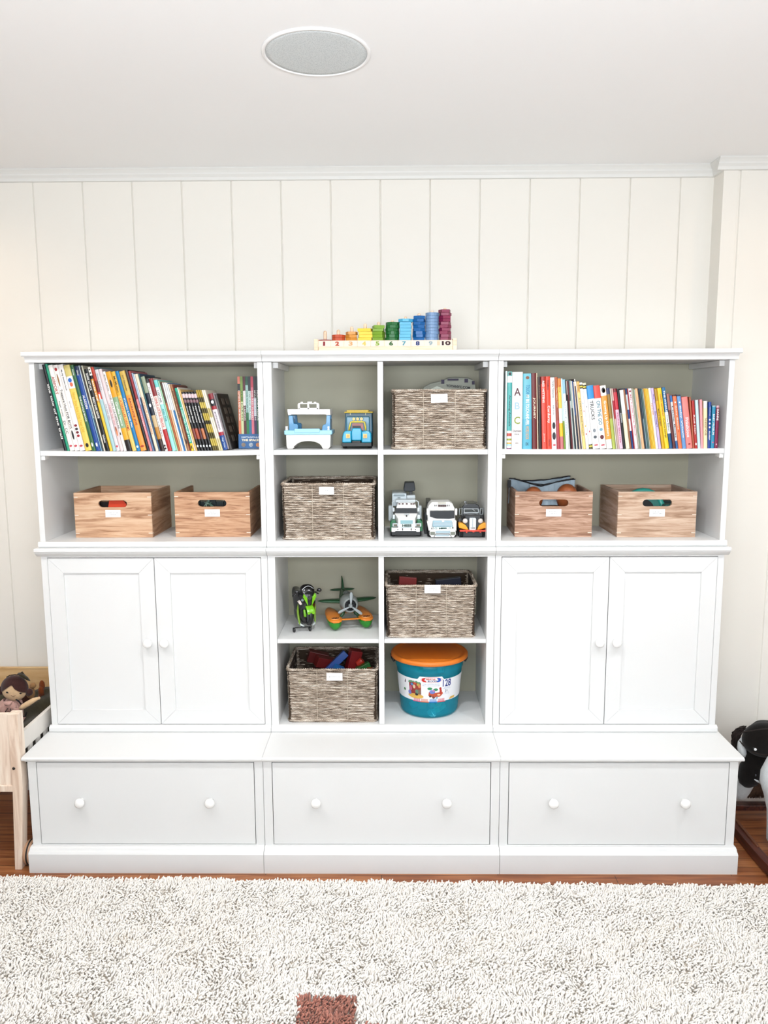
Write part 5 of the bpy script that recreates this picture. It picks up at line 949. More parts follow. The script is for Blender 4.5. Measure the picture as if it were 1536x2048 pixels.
# ================================================================== BOOKS
INKC = {'k': '#1d1d22', 'w': '#f7f5f0', 'r': '#b5232a', 'o': '#d9622c', 'b': '#1c5f9e', 't': '#167a86', 'g': '#3f6b3a', 'y': '#e3b53a', 'n': '#8a4a2c', 'p': '#c24a7a', 's': '#8a8f94'}
def ang_at(tab, x):
    for (xa, a), (xb, b) in zip(tab, tab[1:]):
        if x <= xb: return a+(b-a)*max(0, (x-xa))/(xb-xa)
    return tab[-1][1]
def book(name, cat, bl, br, yt, ang, bands, texts, label, group, depth=0.20, yf=-0.383, zs=ZSH, hard=False, base=900.5, shapes=()):
    th = math.radians(ang); x0, x1 = at(bl, base, yf).x, at(br, base, yf).x
    t = max(0.0014, (x1-x0)*math.cos(th)-0.0004); zt = at((bl+br)/2, yt, yf).z
    h = (zt-zs-0.5*t*math.sin(th))/math.cos(th)
    h = min(h, (ZHO-0.002-zs-t*math.sin(th))/math.cos(th)) if zs > 1.5 else h
    u = Vector((math.cos(th), 0, math.sin(th))); v = Vector((-math.sin(th), 0, math.cos(th))); O = Vector((x0, yf, zs+0.0002))
    def P(a, d, b): return O+u*a+Vector((0, d, 0))+v*b
    root = thing(name, label, cat, O, group)
    cols = [c for _, c in bands]; mats = [M(c, 0.42, spec=0.45) for c in cols]
    ct = min(0.0022 if hard else 0.0007, t*0.28); rnd_ = min(0.0025, t*0.35)
    mb = MB(); fr = [0.0]+[f for f, _ in bands]
    for i in range(len(bands)):
        b1, b0 = h*(1-fr[i]), h*(1-fr[i+1])
        # spine cross-section, gently rounded (front, facing the room)
        sec = [(0, 0.004), (0.0, 0.0012+0.3*rnd_), (0.18*t, 0.0002), (0.5*t, -0.0004), (0.82*t, 0.0002), (t, 0.0012+0.3*rnd_), (t, 0.004)]
        n = len(sec); vs = [P(a, d, b0) for a, d in sec]+[P(a, d, b1) for a, d in sec]
        mb.add(vs, [(j, j+1, n+j+1, n+j) for j in range(n-1)], i, True)
        mb.add([P(0, 0.004, b0), P(t, 0.004, b0), P(t, 0.004, b1), P(0, 0.004, b1)], [(0, 3, 2, 1)], i)
        if i == 0: mb.add([P(a, d, b1) for a, d in sec], [list(range(n))[::-1]], i)
        if i == len(bands)-1: mb.add([P(a, d, b0) for a, d in sec], [list(range(n))], i)
    main = max(range(len(bands)), key=lambda i: fr[i+1]-fr[i])
    for a0, a1 in ((0, ct), (t-ct, t)):
        vs = [P(a, d, b) for a in (a0, a1) for d in (0.003, depth) for b in (0, h)]
        mb.add(vs, [(0, 1, 3, 2), (4, 6, 7, 5), (0, 4, 5, 1), (2, 3, 7, 6), (1, 5, 7, 3), (0, 2, 6, 4)], main)
    cv = mb.build('cover', mats, root)
    mb = MB(); e = 0.003 if hard else 0.0008
    vs = [P(a, d, b) for a in (ct, t-ct) for d in (0.0042, depth-e) for b in (e, h-e)]
    mb.add(vs, [(0, 1, 3, 2), (4, 6, 7, 5), (0, 4, 5, 1), (2, 3, 7, 6), (1, 5, 7, 3), (0, 2, 6, 4)]); mb.build('pages', M('#efe8da', 0.8), root)
    for tx in texts:
        f0, f1, s, c = tx[:4]; k = tx[4] if len(tx) > 4 else 0.55; mode = tx[5] if len(tx) > 5 else 'v'
        L = h*(f1-f0); ctr = P(t/2, -0.0009, h*(1-(f0+f1)/2)); mb = MB()
        if mode == 'v': text_to(mb, s, ctr, -v, u, L, t*k, bold=0.015)
        else: text_to(mb, s, ctr, u, v, t*k, L, bold=0.015)
        mb.build('title_lettering', M(INKC.get(c, c), 0.5), cv)
    for (f0, f1, a0, a1, c) in shapes:
        mb = MB(); N = 14; ca, cb = (a0+a1)/2*t, h*(1-(f0+f1)/2); ra, rb = (a1-a0)/2*t, h*(f1-f0)/2
        mb.add([P(ca, -0.0009, cb)]+[P(ca+ra*math.cos(2*math.pi*i/N), -0.0009, cb+rb*math.sin(2*math.pi*i/N)) for i in range(N)], [(0, 1+i, 1+(i+1) % N) for i in range(N)]); mb.build('spine_emblem', M(c, 0.5), cv)
    return root
CIRC = lambda c='#c8505c': (0.930, 0.955, 0.18, 0.82, c)
LG_ = 'books leaning on the upper left shelf'
TL = [(130, 11.3), (282, 13.0), (380, 13.0), (396, 14.0), (446, 14.8)]
left = [
 # bl, br, yt, bands, texts, desc, depth, hard, shapes
 (128, 134, 729, [(1, '#14161f')], [(.22, .86, 'the tale of the trail', 'w', .7)], 'black book with white handwritten spine at far left end', .24, 1, ()),
 (134.2, 139.6, 725, [(1, '#1f9d7c')], [], 'teal thin hardback with plain spine, leftmost but one', .26, 1, ()),
 (139.8, 149, 730, [(1, '#f3efe9')], [(.13, .34, 'AIRPORT', '#a8402c', .62), (.42, .60, 'Roger Priddy', 'k', .34), (.65, .80, 'Dr. CC', 'k', .5)], 'white board book with AIRPORT lettering', .22, 1, (CIRC(),)),
 (149.2, 159.4, 730, [(1, '#f1ece7')], [(.28, .74, 'Treasure Hunt FOR BOYS', 'k', .5)], 'white board book reading Treasure Hunt for Boys', .22, 1, (CIRC(), (.03, .07, .25, .8, '#a1222c'), (.10, .25, .35, .65, '#9c7040'), (.76, .87, .3, .7, '#2c2c30'))),
 (159.6, 170.8, 729, [(1, '#f2eeec')], [(.06, .30, 'My big dinosaur book', 'k', .35), (.42, .50, 'Roger Priddy', 's', .28)], 'white board book titled my big dinosaur book', .22, 1, (CIRC(), (.69, .72, .2, .75, '#8c2430'), (.73, .76, .2, .75, '#3c3038'), (.77, .80, .2, .75, '#7c2430'), (.81, .84, .2, .75, '#a83038'))),
 (171, 184, 730, [(.13, '#d8c880'), (.27, '#eef0f0'), (1, '#f0cf6a')], [(.32, .78, 'Now You Are One Year Old', '#d8b040', .5)], 'pale yellow book with small blue picture near spine top', .22, 1, ((.15, .20, .2, .8, '#2b6fc0'), (.20, .25, .3, .8, '#e07a5a'), (.91, .96, .25, .75, '#2b2a24'))),
 (184.2, 192.2, 730, [(1, '#3f7048')], [(.05, .12, 'Disney', 'w', .4), (.36, .66, 'THE JUNGLE BOOK', 'w', .5)], 'green storybook with white jungle title', .23, 1, ((.90, .95, .3, .7, '#e9efe9'),)),
 (192.4, 201.6, 732, [(.10, '#122c54'), (1, '#23509a')], [(.05, .11, 'Disney', 'w', .4), (.34, .50, 'ALADDIN', 'w', .5)], 'royal blue hardback storybook right of the green storybook', .23, 1, ((.90, .95, .3, .7, '#e9eff9'),)),
 (201.8, 204.4, 731, [(.5, '#c9d6dc'), (1, '#8fb8cc')], [], 'thin pale blue picture book beside the thick royal blue storybook', .22, 0, ()),
 (204.6, 207.4, 735, [(.4, '#3a2a2c'), (1, '#44525c')], [(.45, .6, 'Dinosaurs', 'w', .6)], 'thin dark grey paperback between pale blue and cream ones', .2, 0, ()),
 (207.6, 210.8, 731, [(.35, '#d8d6c2'), (1, '#e8e0cc')], [], 'thin cream paperback left of the black shark book', .22, 0, ()),
 (211, 219.6, 738, [(1, '#101216')], [(.05, .26, 'SHARK ATTACK', 'w', .5), (.34, .60, 'SNEAKY SHARK HUNTER', 'w', .5), (.80, .90, 'Scholastic', 'w', .4)], 'black paperback with white shark title', .21, 0, ()),
 (219.8, 225.6, 734, [(.10, '#f0ede2'), (.14, '#1b1b1b'), (.42, '#d99a3a'), (1, '#e8c23e')], [(.16, .40, 'ROAR LINE', 'w', .5)], 'yellow spine with black and white checks at top', .21, 0, ((.02, .04, .3, .8, '#1b1b1b'), (.06, .08, .3, .8, '#1b1b1b'))),
 (225.8, 232.6, 734, [(.16, '#b8432c'), (.30, '#7c1f22'), (.38, '#d2452f'), (1, '#a9c9cc')], [(.32, .38, '1', 'w', .4, 'h')], 'red-topped pale blue spine beside the yellow checked one', .21, 0, ()),
 (232.8, 240.6, 739, [(1, '#dcd6d8')], [(.05, .25, 'Eric Carle', 's', .35), (.42, .62, 'THE TINY SEED', 's', .4)], 'light grey book with faint lettering', .22, 1, (CIRC(),)),
 (240.8, 247.6, 738, [(1, '#e2cfd0')], [(.42, .75, 'UNDER THE TINY SEA', '#cc8f92', .55)], 'pale pink book next to the light grey one', .22, 1, ((.70, .82, .2, .8, '#d9906a'),)),
 (247.8, 253.6, 743, [(1, '#eeeae6')], [(.04, .24, 'Eric Carle', 'k', .45), (.28, .72, 'THE TINY CATERPILLAR', 'k', .5)], 'white book with small black caterpillar title', .22, 1, ((.76, .80, .3, .7, '#303030'),)),
 (253.8, 264.8, 743, [(.32, '#e3a72c'), (.71, '#8fae8c'), (.86, '#e2ae34'), (1, '#241a1e')], [(.38, .68, 'Giraffes Dance', '#f0f4ee', .4)], 'mustard spine with grey-green panel and dark foot', .22, 1, ((.10, .2, .3, .7, '#2f2c1c'),)),
 (265, 273.6, 743, [(.30, '#e2b23c'), (1, '#ecc873')], [(.06, .26, 'McMullan', '#6a4a1c', .5), (.33, .74, 'CATERPILLAR DREAMS', '#d2582a', .62)], 'yellow spine with orange capital lettering', .22, 1, ()),
 (273.8, 281.2, 742, [(1, '#1481b8')], [(.34, .70, 'If I Were A Family Man', 'w', .55)], 'bright blue book with white script', .22, 1, ((.93, .96, .2, .8, '#d5e9f2'),)),
 (281.4, 293.6, 742, [(.3, '#d5b45a'), (1, '#ee9f46')], [(.05, .25, 'Lori Alexander', '#5c4a2a', .3), (.34, .68, 'BACKHOE JOE', '#8a1f2c', .42)], 'orange book with dark red BACKHOE JOE title', .22, 1, (CIRC('#b5462c'),)),
 (293.8, 299.6, 740, [(.2, '#4a3c3c'), (1, '#17161a')], [], 'matt black book between orange and rose spines', .22, 1, ()),
 (299.8, 305.2, 742, [(.35, '#a33b42'), (1, '#dc8a8e')], [(.45, .75, 'Jungle', '#efd0d0', .45)], 'rose red spine right of the matt black book', .21, 0, ()),
 (305.4, 308.8, 746, [(.4, '#a9bcd2'), (1, '#6f86a8')], [], 'thin steel blue paperback after the rose spine', .2, 0, ()),
 (309, 311.2, 748, [(.3, '#e4e6ea'), (1, '#25395c')], [], 'thinnest navy paperback with white top', .2, 0, ()),
 (311.4, 317.6, 748, [(1, '#ecdcc4')], [(.3, .78, 'CURIOUS GARDENERS', '#cf7d4a', .5)], 'cream spine with small orange lettering', .21, 0, ()),
 (317.8, 321, 748, [(.4, '#2e6266'), (1, '#3d5c7c')], [], 'thin slate blue spine beside the star book', .2, 0, ()),
 (321.2, 329.8, 753, [(.22, '#9aa48c'), (.52, '#1b2436'), (.68, '#cdb48c'), (.84, '#c08a3c'), (1, '#3a221c')], [], 'navy spine with white star and brown picture foot', .22, 1, ((.36, .41, .25, .75, '#e9eef2'),)),
 (330, 336, 757, [(.06, '#303034'), (1, '#f0ece8')], [(.12, .8, 'KITTENS AND LAMBS', '#8a8a90', .4)], 'white spine with black blocks at its foot', .21, 0, ((.91, .94, .1, .8, '#202024'), (.95, .98, .1, .8, '#202024'))),
 (336.2, 344.8, 757, [(.24, '#8f2f34'), (.70, '#f0d8d0'), (1, '#b83030')], [(.26, .68, 'ONLY LITTLE TRUCK', '#b83030', .55)], 'pink-white spine with red letters and red foot', .21, 1, ()),
 (345, 353, 760, [(.10, '#7fd0cc'), (.34, '#eef2f2'), (1, '#9fdcd8')], [(.14, .32, 'OSCAR', 'k', .5), (.40, .58, 'AND THE', 't', .5)], 'aqua spine with white band near top', .21, 1, ()),
 (353.2, 356.2, 762, [(1, '#a9d2b0')], [], 'thin mint green spine right of the aqua one', .2, 0, ()),
 (356.4, 360, 764, [(.3, '#5c4030'), (1, '#b8683c')], [], 'thin rust brown spine after the mint green', .2, 0, ()),
 (360.2, 364, 765, [(.4, '#dedede'), (1, '#e0b088')], [], 'thin peach spine with silver top', .2, 0, ()),
 (364.2, 368, 765, [(1, '#f0f0ee')], [], 'thin plain white spine beside blue-footed one', .2, 0, ()),
 (368.2, 371.2, 766, [(.4, '#e8eef2'), (1, '#2278b4')], [], 'thin spine, white above and bright blue below', .2, 0, ()),
 (371.4, 374.8, 768, [(1, '#e6d4c0')], [], 'thin beige spine with lightly worn top', .2, 0, ()),
 (375, 380.2, 769, [(1, '#a8764e')], [(.1, .5, 'BEAR CUB', '#3c1c10', .5)], 'caramel brown spine left of the teal one', .21, 0, ((.82, .9, .2, .8, '#2c1410'),)),
 (380.4, 382.4, 770, [(1, '#7c2420')], [], 'very thin oxblood spine touching the teal book', .21, 0, ()),
 (382.6, 388.4, 776, [(.88, '#27a58c'), (1, '#ecc42c')], [(.06, .25, 'Connie', '#145c50', .5), (.30, .86, 'A COMPUTER CALLED KATIE', '#e8fbf4', .55)], 'teal paperback with yellow square at its foot', .21, 0, ((.91, .97, .3, .7, '#22201a'),)),
 (388.6, 391.2, 775, [(1, '#ece6dc')], [], 'thin ivory spine right of the teal paperback', .2, 0, ()),
 (391.4, 395, 779, [(1, '#dcb878')], [], 'thin tan spine left of the black series', .2, 0, ()),
]
wn = ['first', 'second', 'third', 'fourth', 'fifth']
for q_ in range(5):
    a = 395.3+q_*6.15
    left.append((a, a+6.0, 784, [(.03, '#15151a'), (.10, '#d8c4c8'), (.13, '#15151a'), (.18, '#8c6a70'), (.62, '#14141a'), (.80, ['#7c3a34', '#b0563c', '#5c2a2c', '#c07a52', '#33262c'][q_]), (1, '#101016')],
        [(.24, .52, ['Ghost of Slappy', 'Monster Blood', 'The Mummy', 'Horrorland', 'Deep Trouble'][q_], 'w', .45)], 'black series paperback with pink top band, %s of the five' % wn[q_], .14, 0, ((.90, .94, .2, .8, '#dfe6e8'),)))
for q_ in range(5):
    a = 426.2+q_*4.0
    left.append((a, a+3.85, 780, [(.12, '#b49a3c'), (.2, '#4c4424'), (.3, '#cdb85c'), (.38, '#5c5228'), (.5, '#c4ae50'), (.56, '#3c3820'), (.7, '#bfa848'), (.8, '#5a5026'), (.92, '#c8b458'), (1, '#6c6030')] if q_ < 3 else [(.3, '#efe8d2'), (.45, '#c8b880'), (.8, '#efe8d4'), (1, '#d8cca0')],
        [], ('gold and black marbled notebook, %s of the thin notebooks' if q_ < 3 else 'cream and gold speckled notebook, %s of the thin notebooks') % wn[q_], .19, 0, ()))
for e in left:
    bl, br, yt, bands, texts, desc, dep, hard, shp = e
    book('notebook' if 'notebook' in desc else 'book', 'notebook' if 'notebook' in desc else 'book', bl, br, yt, ang_at(TL, bl), bands, texts, desc, 'marbled notebooks' if 'notebook' in desc else LG_, dep, -0.383+0.002*math.sin(bl*3), ZSH-0.0038*max(0, 1-((bl-300)/225)**2)-0.0002, bool(hard), shapes=shp)
book('activity_box', 'box', 446.6, 456.4, 787, 13.6, [(.10, '#8c2430'), (.22, '#1b1a24'), (.28, '#a32a38'), (.68, '#e6dce2'), (.74, '#a8283c'), (1, '#1d4e92')], [(.32, .64, 'ages 6 and up contains small parts', '#4c4a58', .5), (.78, .96, 'Magic Tricks', '#cfe0f0', .35)], 'navy and red boxed set with white sticker, leaning on notebooks', LG_, .20, -0.375, ZSH-0.002, True, shapes=((.12, .18, .2, .8, '#e8e8ee'),))
bk = book('book', 'book', 457, 465.6, 788, 14.0, [(1, '#38322c')], [], 'dark brown book with embossed grey blocks on its cover, last leaning one', LG_, .21, -0.345, ZSH-0.002, True)
# embossed blocks on its visible cover
x0 = at(465.6, 900, -0.345).x-0.0004; th = math.radians(14.0)
for i in range(5):
    for d in (0.04, 0.12):
        zb = 0.03+0.038*i; mb = MB(); v = Vector((-math.sin(th), 0, math.cos(th))); u = Vector((math.cos(th), 0, math.sin(th))); O = Vector((x0, -0.345, ZSH+0.002))
        vs = [O+u*a+Vector((0, dd, 0))+v*b for a in (0.0005, 0.0015) for dd in (d, d+0.05) for b in (zb, zb+0.026)]
        mb.add(vs, [(0, 1, 3, 2), (4, 6, 7, 5), (0, 4, 5, 1), (2, 3, 7, 6), (1, 5, 7, 3), (0, 2, 6, 4)]); mb.build('cover_block', M('#6f675c', 0.6), bk, 0.0005)
# boxed set of small space books
YB = -0.300; sx0 = at(476.5, 880, YB).x; sx1 = -0.4795; sz = ZSH+0.0005
t = thing('book_slipcase', 'blue cardboard slipcase with planet pictures holding a row of small books', 'slipcase', ((sx0+sx1)/2, YB+0.07, ZSH)); zt_ = at(490, 868, YB).z
SB = M('#2f6598', 0.45, key='slipcase_blue'); mb = MB()
mb.box(sx0, sx1, YB, YB+0.0015, sz, zt_); mb.box(sx0, sx0+0.0015, YB, YB+0.145, sz, zt_); mb.box(sx1-0.0015, sx1, YB, YB+0.145, sz, zt_); mb.box(sx0, sx1, YB, YB+0.145, sz, sz+0.0012)
mb.build('case', SB, t, 0.0003)
mb = MB(); p = at(502, 874.5, YB); text_to(mb, 'SMITHSONIAN', (p.x+0.003, YB-0.0006, p.z), FX, FZ, 0.084, 0.0062, bold=0.01); mb.build('lettering', M('#e6eef4', 0.5), t)
mb = MB(); p = at(502, 878, YB); text_to(mb, 'THE SPACE BOX', (p.x+0.014, YB-0.0006, at(502, 880, YB).z), FX, FZ, 0.104, 0.0095, bold=0.05); mb.build('lettering', M('#e9dfc4', 0.5), t)
for px, c in ((487, '#8d7d70'), (502, '#aab4bd'), (516, '#c98a5c')):
    p = at(px, 889.5, YB); mb = MB(); mb.add([(p.x, YB-0.0005, p.z)]+[(p.x+0.0085*math.cos(a), YB-0.0005, p.z+0.0085*math.sin(a)) for a in [2*math.pi*i/20 for i in range(20)]], [(0, 1+i, 1+(i+1) % 20) for i in range(20)]); mb.build('planet_picture', M(c, 0.5, var=0.3, vscale=150), t)
sb = [('#cf6f4c', [(.1, '#d9806a'), (.2, '#1d1d24'), (1, '#cf7a55')], 'orange'), ('#7f9a4a', [(.35, '#7f9a4a'), (1, '#c8cfa0')], 'olive green'), ('#6b2c30', [(.2, '#5a2028'), (.4, '#d8cccc'), (1, '#5c2228')], 'maroon'),
      ('#1c6d43', [(.12, '#1c5c43'), (.5, '#9cc0b8'), (1, '#1d7a48')], 'emerald green'), ('#2a7686', [(.2, '#1c2a34'), (.6, '#c8dcd8'), (1, '#2a7090')], 'petrol blue'), ('#d05a70', [(.15, '#c8485e'), (1, '#d8788a')], 'pink'),
      ('#3c2c5c', [(.3, '#24242c'), (.55, '#c8ccd8'), (1, '#40305e')], 'purple'), ('#1f5c44', [(.28, '#1c2428'), (1, '#1e6248')], 'dark green'), ('#d8923c', [(.2, '#c8a060'), (1, '#dd9a44')], 'amber')]
n = len(sb); wid = (sx1-sx0-0.006)/n; ztop = at(495, 753, YB+0.01).z
for i, (_, bands, nm) in enumerate(sb):
    xa = sx0+0.003+i*wid; d = Vector((xa, YB+0.003, sz+0.0015)); h = ztop-d.z
    r = thing('book', 'small %s book standing in the blue slipcase' % nm, 'book', d, 'small books in the blue slipcase')
    mats = [M(c, 0.45) for _, c in bands]; mb = MB(); f0 = 0
    for k_, (f, c) in enumerate(bands): mb.box(xa, xa+wid-0.0004, YB+0.003, YB+0.0042, d.z+h*(1-f), d.z+h*(1-f0), k_); f0 = f
    mb.box(xa, xa+0.0006, YB+0.0042, YB+0.14, d.z, d.z+h, len(bands)-1); mb.box(xa+wid-0.001, xa+wid-0.0004, YB+0.0042, YB+0.14, d.z, d.z+h, len(bands)-1); c_ = mb.build('cover', mats, r)
    mb = MB(); mb.box(xa+0.0006, xa+wid-0.001, YB+0.0042, YB+0.139, d.z+0.0005, d.z+h-0.0008); mb.build('pages', M('#efe8da', 0.8), r)
    mb = MB(); text_to(mb, ['COMETS AND METEORS', 'THE EARTH', 'THE MOON LANDING', 'OUR SOLAR SYSTEM', 'STARS AND GALAXIES', 'THE RED PLANET', 'SPACE SHUTTLES', 'MERCURY VENUS', 'THE SUN'][i], (xa+wid/2, YB+0.0026, d.z+h*0.6), -FZ, FX, h*0.42, wid*0.5, bold=0.01); mb.build('title_lettering', M('#f4f0ea' if i not in (1, 3, 4) else '#3c4438', 0.5), c_)

